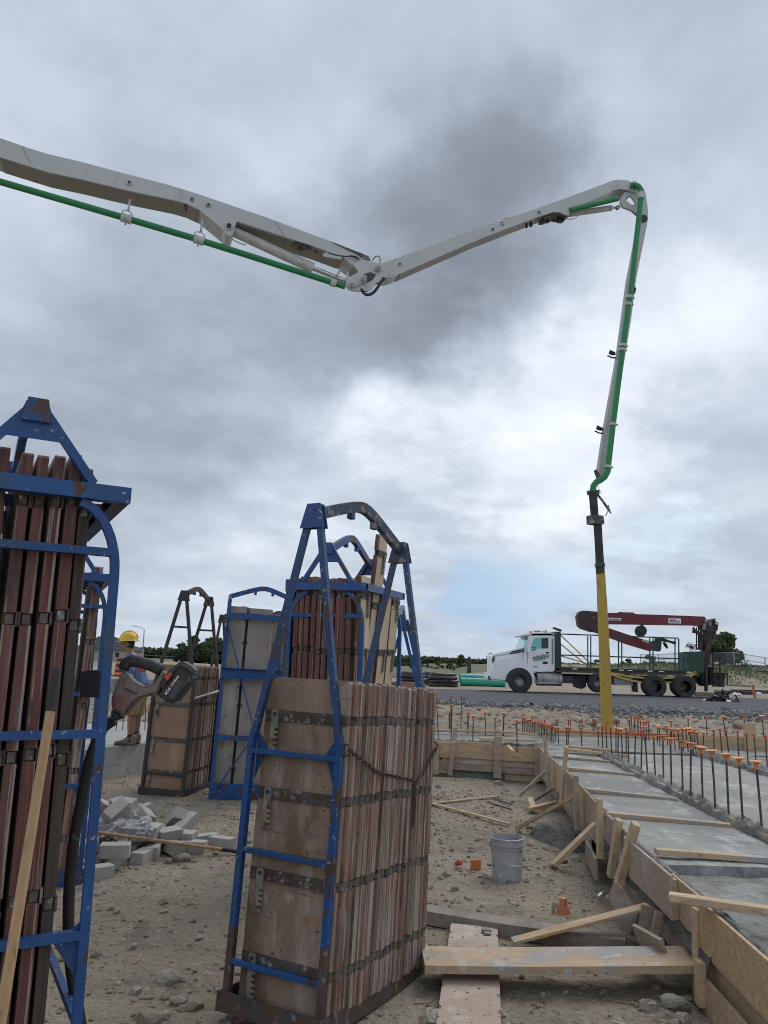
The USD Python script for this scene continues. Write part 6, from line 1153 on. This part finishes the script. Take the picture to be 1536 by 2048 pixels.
def vtext(t, x, y, h, m='sign_white'):
    o = dp(x, y, -.017); ex = unit(dp(x + 62, y - 86, -.017) - o); M = np.eye(4); z = V(0, -1, 0); M[:3, 0] = ex; M[:3, 2] = z; M[:3, 1] = np.cross(z, ex); M[:3, 3] = o
    vp('lettering', MB().tm(meshkit.text_mesh(t, h, .001, True), M), m, parent=ba)
vtext('M18', 836, 826, .0115); vtext('LITHIUM', 896, 738, .009)
vp('nose', rounded([(232, 995), (250, 985), (325, 1012), (352, 1062), (330, 1090), (280, 1104), (232, 1098)], .07, .008, .012), 'tool_black', parent=bo_)
hosep = [(228, 1440), (214, 1449), (203, 1462), (190, 1490), (178, 1525), (170, 1565), (160, 1615), (150, 1665), (143, 1720), (138, 1790), (137, 1860), (141, 1925), (150, 1985), (163, 2060), (178, 2150)]
ph = np.array([at_y(x, y, DY + .06 + .10 * k / 14) for k, (x, y) in enumerate(hosep)])
from scipy.interpolate import CubicSpline
cs = CubicSpline(np.arange(len(ph)), ph); vp('shaft_hose', MB().tube(cs(np.linspace(0, len(ph) - 1, 60)), .0245, 12), 'black_rubber', True)
solo('metal_plate', 'dark grey curved metal plate hung behind the post of the near left rack', 'metal plate', MB().slab3([at_y(x, y, 3.62 + dy) for x, y, dy in ((161, 1344, 0), (178, 1341, 0), (196, 1340, 0), (213, 1342, 0), (210, 1396, 0), (190, 1395, 0), (161, 1394, 0), (159, 1370, 0))], V(.002, .008, 0)), 'plate_dark')
p1, p2 = at_y(115, 1335, 3.00), at_y(6, 2012, 2.72); d_ = unit(p2 - p1); p3 = p1 + d_ * ((0.02 - p1[2]) / d_[2])
sv = Thing('long_handled_tool', 'long wooden tool handle with black grip leaning across the near left rack', 'hand tool', loc=p3)
g0 = p1 + d_ * (np.linalg.norm(at_y(100, 1424, 2.965) - p1)); sv.part('grip', MB().tube([p1, p1 + d_ * .004, p1 + d_ * .02, g0], [.006, .014, .0175, .0185], 14), 'black_rubber', 40, world=True)
sv.part('handle', MB().tube([g0, p3], [.0172, .0195], 14), 'handle_wood', 40, world=True)

# ------------------------------------------------------------------ heap of concrete blocks
BL_ = [(193, 1758, 0, 42, 0, 0), (165, 1745, 0, 52, 0, 4), (222, 1733, 0, 58, 0, 0), (285, 1724, 0, 80, 0, 0), (305, 1713, 0, 104, 0, 0), (230, 1716, .0, 4, 0, 0), (229, 1713, .125, 3, 0, 3), (262, 1710, 0, 96, 0, 0), (166, 1716, .10, 20, 12, 6), (157, 1722, 0, -20, 0, 0), (346, 1707, 0, 128, 0, 8), (386, 1704, 0, -8, 0, 0), (410, 1690, 0, 34, 0, 0), (443, 1696, 0, -10, 0, 0), (366, 1686, .06, -18, 0, 6), (352, 1694, 0, 10, 0, 0), (372, 1668, .06, 60, 28, 0), (350, 1660, .08, 120, -30, 20), (336, 1682, .10, 48, 0, 10), (325, 1690, 0, 0, 0, 0), (304, 1674, .16, 92, 0, 4), (268, 1678, .16, -4, 0, 0), (286, 1690, .03, 14, 0, 0), (238, 1634, .22, -34, -16, 10), (250, 1622, .18, -20, 0, 20), (229, 1648, .20, 60, 30, 38), (205, 1638, .20, 70, -20, 30), (176, 1640, .22, 80, 62, 10), (170, 1656, .16, 100, 20, 8), (210, 1668, .10, 30, 0, 24), (224, 1684, .10, 30, 20, 10), (250, 1664, .10, 10, 0, 0), (190, 1688, .06, -30, 0, 0), (180, 1672, .04, 50, 10, 0), (290, 1652, .10, 130, 12, 24), (300, 1690, .0, 70, 0, 0), (205, 1655, 0, 15, 0, 0), (245, 1650, 0, -15, 0, 0), (275, 1660, 0, 30, 0, 0), (225, 1665, 0, -5, 0, 0), (315, 1700, .0, 20, 0, 0), (268, 1640, .04, -25, 0, 12), (148, 1700, .05, 60, 0, 10), (340, 1672, 0, 15, 0, 0), (185, 1630, .05, 10, 0, 0), (160, 1672, 0, -40, 0, 0), (282, 1632, .02, 35, 0, 15)]
gb = random.Random(3)
BL_ += [(gb.uniform(150, 300), gb.uniform(1640, 1700), gb.uniform(0, .12), gb.uniform(0, 180), gb.uniform(-30, 30), gb.uniform(-25, 25)) for _ in range(16)]
GB = 'concrete blocks dumped in a heap'
pb_ = None
for i, (px, py, z, yaw, pit, rol) in enumerate(BL_):
    g = np.random.default_rng(900 + i); p = at_z(px, py, z); R = (Rot.from_euler('z', yaw + g.normal() * 5, degrees=True) * Rot.from_euler('y', -pit, degrees=True) * Rot.from_euler('x', rol, degrees=True)).as_matrix()
    up_ = abs(R[2, 0]) * .14 + abs(R[2, 1]) * .07 + abs(R[2, 2]) * .0625; M = xf(p + V(0, 0, up_ - .012), R=R)
    if pb_ is None:
        pb_ = Thing('concrete_block', 'grey concrete block in the dumped heap beside the near left rack', 'concrete block', M, group=GB); pb_.part('block', MB().box((0, 0, 0), (.265, .13, .118), ch=.004), 'concrete_block')
    else: dup(pb_, M, {1: 'grey concrete block at the very left front of the heap', 2: 'concrete block lying slantwise in the front of the heap', 3: 'concrete block showing its square end, front of the heap on open dirt', 4: 'second square ended concrete block, just behind the front square one', 11: 'concrete block under the wooden handle, right part of the heap', 13: 'concrete block farthest to the right of the heap, under the handle grip', 27: 'concrete block standing almost upright at the left top of the heap', 23: 'long tilted concrete block at the top of the heap', 25: 'concrete block tipped on its corner at the top of the heap', 6: 'long concrete block lying on another in the middle front of the heap'}.get(i))
g = np.random.default_rng(4); gx = np.linspace(-1, 1, 22); X, Y = np.meshgrid(gx, gx); fz = meshkit.fbm(np.stack([X * 2.2, Y * 2.2, X * 0], -1), 4, 9); c = at_z(262, 1650, .30)
v = np.stack([c[0] + X * .30 + (fz - .5) * .25, c[1] + Y * .22, c[2] + (fz - .5) * .55 - .12 * (X ** 2 + Y ** 2)], -1).reshape(-1, 3); i = np.arange(22 * 22).reshape(22, 22); q = np.stack([i[:-1, :-1], i[:-1, 1:], i[1:, 1:], i[1:, :-1]], -1).reshape(-1, 4); q = q[(X ** 2 + Y ** 2).reshape(-1)[q].max(1) < 1.0]
solo('plastic_film', 'crumpled clear plastic film lying on the heap of concrete blocks', 'plastic film', (v, np.vstack([q[:, :3], q[:, [0, 2, 3]]])), 'clear_film', smooth=False)
a, b, c2 = at_z(178, 1663, .30), at_z(445, 1699, .045), at_z(474, 1703, .04)
rk = Thing('long_handled_tool', 'long wooden handle with dark grip lying across the concrete block heap', 'hand tool', loc=b)
rk.part('handle', MB().tube([a, b], .0165, 12), 'handle_wood', 40, world=True); rk.part('grip', MB().tube([b, c2], .019, 12), 'black_rubber', 40, world=True); rk.part('wire_loop', MB().tube([at_z(178, 1663, .30), at_z(165, 1662, .30), at_z(159, 1655, .32), at_z(160, 1643, .36)], .005, 6), 'clamp_grey', True, world=True)

# ------------------------------------------------------------------ bucket, caps, stones, litter
bc = at_z(1014, 1755, 0); bc[2] = hz(bc[0], bc[1]) - .004
bk = Thing('bucket', 'grey plastic bucket splashed with cement standing on the dirt', 'bucket', loc=bc)
k = 1.06
bk.part('pail', MB().lathe([(r_ * k, z * k) for r_, z in [(.0, .006), (.128, .006), (.131, .0), (.134, .012), (.142, .27), (.149, .272), (.150, .282), (.143, .284), (.144, .300), (.151, .302), (.152, .314), (.1455, .316), (.147, .352), (.153, .354), (.153, .364), (.146, .366), (.143, .30), (.131, .02), (.0, .02)]], 40), 'bucket_plastic', 40)
bk.part('bail_ear', MB().box((-.155 * k, 0, .308 * k), (.018, .03, .035), ch=.004), 'bucket_plastic'); bk.part('bail_ear', MB().box((.155 * k, 0, .308 * k), (.018, .03, .035), ch=.004), 'bucket_plastic')
bk.part('wire_handle', MB().tube([(.162 * k * math.cos(a), -.162 * k * math.sin(a), (.308 - .16 * math.sin(a)) * k) for a in np.linspace(0, math.pi, 24)], .0024, 6), 'galv', True)
bk.part('sticker', MB().box((.05, -.146, .16), (.075, .006, .012)), 'sign_white')
def loose_cap(name, label, px, py, R, m, kind, k=1.0):
    p = at_z(px, py, 0.0); p[2] = hz(p[0], p[1]); c = MB(); M = xf(p + V(0, 0, .05 * k), R=R) @ np.diag([k, k, k, 1])
    if kind == 'M': c.lathe([(.0, -.062), (.021, -.062), (.021, -.018), (.040, .0)], 14, M).box((0, 0, .005), (.105, .105, .010), M, ch=.002)
    else: c.lathe([(.0, -.045), (.02, -.045), (.022, -.008), (.030, .0), (.03, .02), (.02, .028), (.0, .03)], 12, M)
    solo(name, label, 'safety cap', c, m, smooth=35)
loose_cap('safety_cap', 'square orange rebar cap lying on its side on the dirt beside the bucket', 951, 1741, Rot.from_euler('xz', (98, 12), degrees=True).as_matrix(), 'cap_orange', 'M')
loose_cap('safety_cap', 'small round red rebar cap lying on the dirt left of the bucket', 918, 1736, Rot.from_euler('xz', (60, 40), degrees=True).as_matrix(), 'cap_red', 'R')
p = at_z(1127, 1829, 0); p[2] = hz(p[0], p[1])
solo('safety_cap', 'orange brown cap standing upside down behind the sloping pale board', 'safety cap', MB().lathe([(.0, .115), (.030, .115), (.032, .060), (.048, .040), (.052, .012), (.060, .0), (.0, .0)], 16, xf(p)), 'clay_orange', smooth=35)
solo('wood_sliver', 'short upright sliver of wood beside the upside down orange cap', 'wood scrap', MB().beam(p + V(-.085, .0, -.02), p + V(-.075, -.01, .085), .026, .014, (0, 1, 0)), 'lumber_pink')
for i, (px, py, sz, lab) in enumerate(((996, 1566, .20, 'pale round boulder resting against the low board form'), (862, 2044, .15, 'whitish angular rock at the right corner of the front rack'), (1031, 1812, .055, 'small pale stone on the dirt below the bucket'), (1131, 1884, .075, 'grey chip of stone between the old timber and the plank'), (1050, 1733, .075, 'brown stone touching the right side of the bucket'), (1058, 1741, .05, 'small stone just right of the bucket base'), (1296, 2030, .13, 'angular pale rock near the bottom right, left of the form wall'), (1352, 2018, .17, 'flat grey rock half buried at the foot of the form wall'), (1368, 2046, .12, 'bluish rock at the bottom edge beside the form wall'), (338, 1962, .14, 'dark bluish rock on the dirt left of the front rack'), (358, 2004, .11, 'tan rock on the dirt below the bluish rock'), (388, 2010, .13, 'flat pale rock near the left foot of the front rack'), (293, 2044, .16, 'large tan rock at the bottom edge between the two near racks'), (272, 1984, .09, 'pale stone on the dirt at the bottom left'), (330, 2030, .08, 'small tan stone at the bottom edge left of the front rack'), (265, 1896, .08, 'grey stone on the dirt right of the near left rack'), (1092, 1700, .10, 'tan stone under the nearest diagonal brace'), (1125, 1722, .12, 'brown stone beside the foot of the nearest diagonal brace'), (1110, 1735, .08, 'small brown stone in front of the nearest diagonal brace'), (1152, 1716, .12, 'stone between the wet heap and the grey kicker board'), (400, 1880, .07, 'small stone on the dirt left of the front rack'), (998, 2030, .07, 'small pale stone right of the flat form panel'), (905, 1805, .06, 'small stone behind the old timber'), (1180, 1860, .13, 'brown rock behind the right end of the old timber'), (455, 1560, .09, 'stone on the dirt below the wide blue rack'), (1085, 1990, .05, 'small stone on the dirt below the plank'), (1165, 1975, .05, 'small tan stone on the dirt below the right half of the plank'), (1060, 1692, .10, 'tan stone left of the nearest diagonal brace'))):
    p = at_z(px, py, 0); p[2] = hz(p[0], p[1]); v, f = ROCKS[i % 10]; R = Rot.from_euler('zx', (i * 77 % 360, (i * 31) % 40 - 20), degrees=True).as_matrix()
    t = trimesh.Trimesh(v, f).subdivide(); t.vertices += t.vertex_normals * ((meshkit.fbm(np.array(t.vertices) * 2.6 + i, 3, i) - .5) * .30)[:, None]
    solo('rock', lab, 'rock', (np.array(t.vertices) * sz @ R.T * .54 + p + V(0, 0, sz * .10), np.array(t.faces)), 'rock', smooth=False)
solo('plastic_bottle', 'crushed clear plastic bottle on the dirt beside the form wall', 'bottle', MB().tube([at_z(1196, 1796, .03), at_z(1204, 1792, .035), at_z(1212, 1789, .03), at_z(1217, 1786, .035)], [.02, .035, .03, .014], 10), 'clear_film', smooth=True)
solo('wood_block', 'tan wood block lying against the pale footing beside the near rack post', 'wood block', MB().box(at_z(182, 1556, .05), (.16, .12, .12), xf(), ch=.004), 'lumber')

# ------------------------------------------------------------------ far side of the road
def on_ground(px, y, py=1350):
    p = at_y(px, py, y); p[2] = hz(p[0], p[1]); return p
def tree_thing(name, label, base, h, w, m, seed, n=1500, leaf=.16, lobes=9, low=.12, group=None, thin=0.0):
    g = np.random.default_rng(seed); th = Thing(name, label, 'tree', loc=base, group=group); tr = MB()
    top = V(g.normal() * .04 * h, g.normal() * .04 * h, h * .78); mid = V(*(g.normal(size=2) * .03 * h), h * .4)
    tr.tube([V(0, 0, -.3), V(0, 0, h * .12), mid, top], [h * .030, h * .024, h * .018, h * .006], 7)
    C = []
    for k in range(lobes):
        a = k / lobes * 6.283 + g.uniform(-.4, .4); zz = h * g.uniform(low + .12, .90); prof = math.sin(min(1, (zz / h - low * .5) * 1.15) * math.pi) ** .6 if zz < h * .95 else .2
        r = w * .5 * g.uniform(.35, .80) * max(.25, prof); c = V(math.cos(a) * r, math.sin(a) * r, zz); C.append((c, h * g.uniform(.12, .22)))
        s = mid if zz > h * .35 else V(0, 0, h * .15); tr.tube([s, s * .5 + c * .5 + V(0, 0, .03 * h), c], [h * .010, h * .007, h * .003], 5)
    C.append((V(top[0], top[1], h * .86), h * .12)); th.part('trunk', tr, 'bark', 40)
    cc = np.array([c for c, _ in C]); rr = np.array([r for _, r in C]); k = g.integers(len(C), size=n)
    d = g.normal(size=(n, 3)); d /= np.linalg.norm(d, axis=1, keepdims=True); P = cc[k] + d * (rr[k] * (.25 + .85 * g.random(n) ** .6))[:, None] * np.array([1.15, 1.15, .85])
    P = P[P[:, 2] > h * low * .6]; n = len(P); s = h * leaf * .35 * g.uniform(.5, 1.25, n)
    a = g.normal(size=(n, 3)); a /= np.linalg.norm(a, axis=1, keepdims=True); b = np.cross(a, g.normal(size=(n, 3))); b /= np.linalg.norm(b, axis=1, keepdims=True)
    q = np.stack([P - a * s[:, None], P + b * (s * .6)[:, None], P + a * s[:, None], P - b * (s * .6)[:, None]], 1).reshape(-1, 3); i = np.arange(n)[:, None] * 4
    th.part('crown', (q, np.vstack([i + [0, 1, 2], i + [0, 2, 3]])), m); return th
def tree_px(px, ytop, y, wpx, label, m, seed, **kw):
    b = on_ground(px, y); t = at_y(px, ytop, y)[2]; h = (t - b[2]) / .97; return tree_thing('tree', label, b, h, wpx / FPX * y, m, seed, **kw)
LT = 'trees far behind the black rack'
for i, (px, yt, y, w, lab) in enumerate(((386, 1274, 150, 92, 'tall dark tree far behind the black rack, left of its twin'), (424, 1276, 155, 92, 'tall dark tree far behind the black rack, right of its twin'), (455, 1280, 160, 84, 'dark tree showing between the black rack and the wide blue rack'), (368, 1294, 148, 60, 'low dark tree at the left foot of the tall dark trees'), (408, 1284, 146, 80, 'dark bushy tree in front of the tall dark pair'))): tree_px(px, yt, y, w, lab, 'leaf_dark', 20 + i, n=4200, leaf=.17, lobes=20, low=.02)
for i, (px, yt, y, w, lab) in enumerate(((793, 1318, 190, 40, 'green tree just right of the red panels, seen between blue posts'), (822, 1322, 200, 36, 'green tree between the blue posts right of the front rack'), (852, 1326, 210, 34, 'low green tree right of the blue posts'), (878, 1325, 205, 30, 'low green tree above the black pipe coil'), (900, 1321, 200, 30, 'green tree above the right half of the black coil'), (922, 1311, 190, 26, 'slender tree sticking out of the tree line left of the truck'), (934, 1318, 195, 18, 'thin bare looking tree beside the slender tree'), (948, 1322, 200, 26, 'green tree above the green pipe'), (966, 1317, 195, 30, 'green tree left of the truck hood'), (984, 1306, 190, 28, 'tall green tree right behind the truck hood'), (905, 1330, 170, 34, 'bush in front of the tree line above the black coil'), (1000, 1312, 196, 30, 'green tree hidden partly behind the truck hood'), (1110, 1322, 170, 26, 'bush seen under the rails just behind the cab'), (1194, 1319, 150, 40, 'bush seen through the truck rails left of the yellow hose'), (1255, 1318, 150, 42, 'bush seen through the truck rails right of the yellow hose'), (1300, 1310, 130, 26, 'slim shrub behind the end of the crane jib'))): tree_px(px, yt, y, w, lab, 'leaf_dark' if i % 3 else 'leaf_green', 60 + i, n=1300, leaf=.20, lobes=10, low=.05)
tree_px(1452, 1265, 74, 70, 'leafy green tree behind the crane post on the grassy rise', 'leaf_green', 90, n=4200, leaf=.15, lobes=18, low=.08)
tree_px(1426, 1290, 76, 36, 'lighter green shrub between crane post and leafy tree', 'leaf_green', 91, n=1500, leaf=.16, lobes=8, low=.05)
tree_px(1385, 1288, 80, 26, 'sparse shrub seen left of the crane cylinder', 'leaf_dark', 92, n=260, leaf=.12, lobes=7, low=.1)
tree_px(1484, 1303, 70, 30, 'greyish shrub leaning over the fence right of the leafy tree', 'leaf_dark', 93, n=420, leaf=.12, lobes=7, low=.05)
def far_mass(n, y, z, seed, x0, x1):
    g = np.random.default_rng(seed); X = g.uniform(x0, x1, n); hh = z * (.55 + .9 * meshkit.fbm(np.c_[X * .012, X * 0, X * 0 + seed], 4, seed)); P = np.c_[X, y + g.uniform(-12, 12, n), .7 + hh * g.random(n) ** .7]
    s = g.uniform(.7, 1.8, n); a = g.normal(size=(n, 3)); a /= np.linalg.norm(a, axis=1, keepdims=True); b = np.cross(a, g.normal(size=(n, 3))); b /= np.linalg.norm(b, axis=1, keepdims=True)
    q = np.stack([P - a * s[:, None], P + b * s[:, None], P + a * s[:, None], P - b * s[:, None]], 1).reshape(-1, 3); i = np.arange(n)[:, None] * 4; return q, np.vstack([i + [0, 1, 2], i + [0, 2, 3]])
stuff('distant_wood', far_mass(26000, 420, 4.6, 5, -420, 420), 'leaf_dark')
# grass on the rise
g = np.random.default_rng(8); n = 26000; X = g.uniform(17, 52, n); Yg = g.uniform(56, 80, n); k_ = sstep((Yg - 59) / 9) * sstep((X - 18) / 8); keep = g.random(n) < k_; X, Yg = X[keep], Yg[keep]; n = len(X); H = height(X, Yg); s = g.uniform(.10, .34, n)
a = g.uniform(0, 6.283, n); w = s * .22; base = np.c_[X, Yg, H - .05]; dx = np.c_[np.cos(a) * w, np.sin(a) * w, a * 0]; q = np.stack([base - dx, base + dx, base + np.c_[g.normal(size=(n, 2)) * .15 * s[:, None], s]], 1).reshape(-1, 3); stuff('tall_grass', (q, np.arange(3 * n).reshape(-1, 3)), 'grass')
rs = sheet(np.arange(14, 70, 1.0), np.arange(54, 95, 1.0), lambda X, Y: height(X, Y) + .03, lambda c: (sstep((c[:, 1] - 59) / 9) * sstep((c[:, 0] - 18) / 8) > .22 + .5 * nz(c[:, 0], c[:, 1], .3, 44)))
struct('grassy_bank', rs, 'field', True)
# fence along the rise and behind the truck
fe = Thing('chain_link_fence', 'grey chain-link fence running along the grassy rise behind the truck', 'fence', loc=on_ground(1440, 71))
pts = [on_ground(px, y) for px, y in ((1282, 84), (1318, 82), (1352, 80), (1388, 77), (1425, 74), (1470, 71), (1532, 68), (1600, 64))]
for i, p in enumerate(pts):
    fe.part('fence_post', MB().tube([p, p + V(0, 0, 1.30)], .045, 6), 'galv', world=True)
    if i < len(pts) - 1:
        q = pts[i + 1]
        for zz in (1.26, .75 if i % 2 else .15): fe.part('fence_rail', MB().tube([p + V(0, 0, zz), q + V(0, 0, zz)], .032, 6), 'galv', world=True)
        w_ = MB(); nn = 16
        for sgn in (-1, 1):
            for k in range(-6, nn + 6):
                t0, t1 = k / nn, (k + sgn * 5) / nn; lo, hi = max(0, min(t0, t1)), min(1, max(t0, t1))
                if hi - lo < .02: continue
                zf = lambda t: .05 + 1.2 * (t - t0) / (t1 - t0)
                w_.beam(p + (q - p) * lo + V(0, 0, zf(lo)), p + (q - p) * hi + V(0, 0, zf(hi)), .010, .010)
        put_data(stage.GetPrimAtPath(fe.part('wire_mesh', w_, 'galv', world=True)), kind='stuff')
# pipes, coils, drums
a, b = on_ground(921, 47), on_ground(1010, 47)
for k, (dz, dy, r_, m, lab) in enumerate(((.0, 0, .24, 'pvc_green', 'green plastic pipe lying behind the gravel road left of the truck'), (.18, .5, .26, 'pvc_teal', 'teal plastic pipe lying just behind the green pipe'))):
    p, q = a + V(0, dy, r_ + dz), b + V(0, dy, r_ + dz); mb = MB().tube([p, q], r_, 20, caps=False).tube([q, p], r_ - .02, 20, caps=False); solo('plastic_pipe', lab, 'pipe', mb.tube([p, p + V(.05, 0, 0)], r_ + .01, 20, caps=False), m, smooth=40)
def coil(px, y, R_, lab):
    c = on_ground(px, y); th = Thing('pipe_coil', lab, 'pipe coil', loc=c)
    for k in range(4):
        rr = R_ * (1 - .12 * (k == 3)); t = np.arange(72) / 72 * 6.283; off = V(math.sin(k * 2.1) * .05, 0, .11 + k * .19 - .03 * (k == 3)); th.part('coil_turn', MB().tube([c + off + V(math.cos(u) * (rr - .1), math.sin(u) * (rr - .1), .012 * math.sin(3 * u + k)) for u in t], .105 + .008 * np.sin(np.arange(72) * 3.1416), 8, closed=True), 'black_plastic', 20, world=True)
coil(886, 44, .86, 'stacked coil of black corrugated pipe on the road edge'); coil(826, 46, .80, 'coil of black corrugated pipe seen between the blue posts'); coil(866, 47.5, .75, 'coil of black pipe partly hidden behind the stacked coil')
for k, (px, y, lab) in enumerate(((239, 45, 'orange and black striped traffic drum right of the near rack post, behind the worker'), (212, 45.5, 'orange and black striped traffic drum showing left of the near rack post'), (252, 46.5, 'orange and black striped traffic drum partly behind the worker'))):
    c = on_ground(px, y); th = Thing('traffic_drum', lab, 'traffic drum', loc=c, group=None); z = 0.0
    th.part('base', MB().lathe([(.0, 0), (.36, 0), (.36, .07), (.3, .09)], 16), 'black_rubber', 30)
    for j in range(6):
        r0 = .30 - .012 * j; th.part('band', MB().lathe([(r0, .08 + j * .155), (r0 - .006, .08 + j * .155 + .15), (r0 - .02, .08 + j * .155 + .155)], 18), 'drum_orange' if j % 2 == 0 else 'black_plastic', 30)
    th.part('handle', MB().box((0, 0, 1.04), (.22, .05, .10), ch=.01), 'drum_orange')
# house, lamp, wire, mast
c = on_ground(215, 165); ho = Thing('house', 'house with a dark shingled hip roof far behind the worker', 'house', loc=c); L_, D_ = 6.2, 5.0
ho.part('wall', MB().box((0, 0, 1.1), (2 * L_ - .8, 2 * D_ - .8, 2.3)), 'house_wall')
rv_ = np.array([(-L_, -D_, 2.2), (L_, -D_, 2.2), (L_, D_, 2.2), (-L_, D_, 2.2), (-2.6, 0, 5.0), (.8, 0, 5.0)]); ho.part('roof', (rv_, np.array([[0, 1, 5], [0, 5, 4], [1, 2, 5], [2, 3, 4], [2, 4, 5], [3, 0, 4], [0, 2, 1], [0, 3, 2]])), 'roof_shingle')
for x in (-3.5, 0, 3.2): w_ = ho.part('window', MB().box((x, -D_ + .38, 1.3), (1.1, .06, 1.1)), 'sign_white'); ho.part('pane', MB().box((x, -D_ + .345, 1.3), (.95, .03, .95)), 'letter_black', parent=w_)
c = on_ground(282, 118); t = at_y(288.5, 1259, 118); la = Thing('street_lamp', 'slim grey street lamp with its arm reaching left, far behind the worker', 'street lamp', loc=c)
la.part('pole', MB().tube([c, t], [.10, .07], 8), 'galv', world=True); la.part('arm', MB().tube([t, at_y(284, 1256, 118), at_y(276, 1253.5, 118), at_y(270, 1252.5, 118)], .045, 6), 'galv', True, world=True); la.part('lamp_head', MB().beam(at_y(272, 1252.8, 118), at_y(264, 1252, 118), .25, .10), 'galv', world=True)
c = on_ground(938, 120); solo('dead_trunk', 'dark dead tree trunk standing in front of the tree line left of the truck', 'tree trunk', MB().tube([c + V(0, 0, -.2), c + V(0, 0, 1), c + V(.05, 0, 2.2), at_y(938.5, 1313, 120)], [.36, .30, .26, .14], 8), 'bark', smooth=True)
wv = [at_y(px, py, 230) for px, py in ((180, 1302), (290, 1310), (345, 1314), (470, 1318))]
solo('power_line', 'thin overhead wire crossing the sky low behind the worker', 'wire', MB().tube(wv, .045, 4), 'galv')
solo('survey_stake', 'orange wooden stake standing beside the road at the far right', 'stake', MB().beam(on_ground(1507, 39.8), at_y(1505.5, 1369, 39.8), .11, .08, (0, 1, 0)), 'clay_orange')
g = np.random.default_rng(12); c = on_ground(1441, 33.2); mb = MB()
for k in range(26):
    p = c + V(g.normal() * .26, g.normal() * .12, abs(g.normal()) * .10 + .04); mb.tube([p, p + g.normal(size=3) * .16, p + g.normal(size=3) * .22 + V(0, 0, .02)], g.uniform(.03, .07), 6)
solo('black_debris', 'tangled black plastic debris dumped on the gravel road right of the truck', 'debris', mb, 'black_plastic')
for k, (px, y, s, lab) in enumerate(((1407, 33.5, .16, 'white scrap standing on the gravel left of the black debris'), (1454, 32.4, .18, 'white scrap on the gravel right of the black debris'), (1468, 42, .30, 'white crumpled scrap on the sand behind the road at the right'), (1476, 42.5, .26, 'second white crumpled scrap on the sand at the right'), (1439, 41, .25, 'pale scrap on the sand behind the outrigger'), (1515, 45, .3, 'white scrap near the foot of the grassy bank, far right'))):
    p = on_ground(px, y); v, f = ROCKS[k]; solo('scrap', lab, 'scrap', (v * s * .6 + p + V(0, 0, s * .35), f), 'sign_white')
for k, (a, b, y) in enumerate((((1390, 1385), (1436, 1388), 40.5), ((1430, 1377), (1512, 1378), 46), ((1462, 1373), (1536, 1371), 50))):
    p, q = on_ground(a[0], y), on_ground(b[0], y + .3); solo('ground_plank', ['brown plank lying under the crane outrigger', 'dark plank pile on the sand right of the truck', 'dark pipe lying at the foot of the grassy bank'][k], 'plank', MB().beam(p + V(0, 0, .1), q + V(0, 0, .1), .35, .22), ['lumber_old', 'truck_black', 'truck_black'][k])
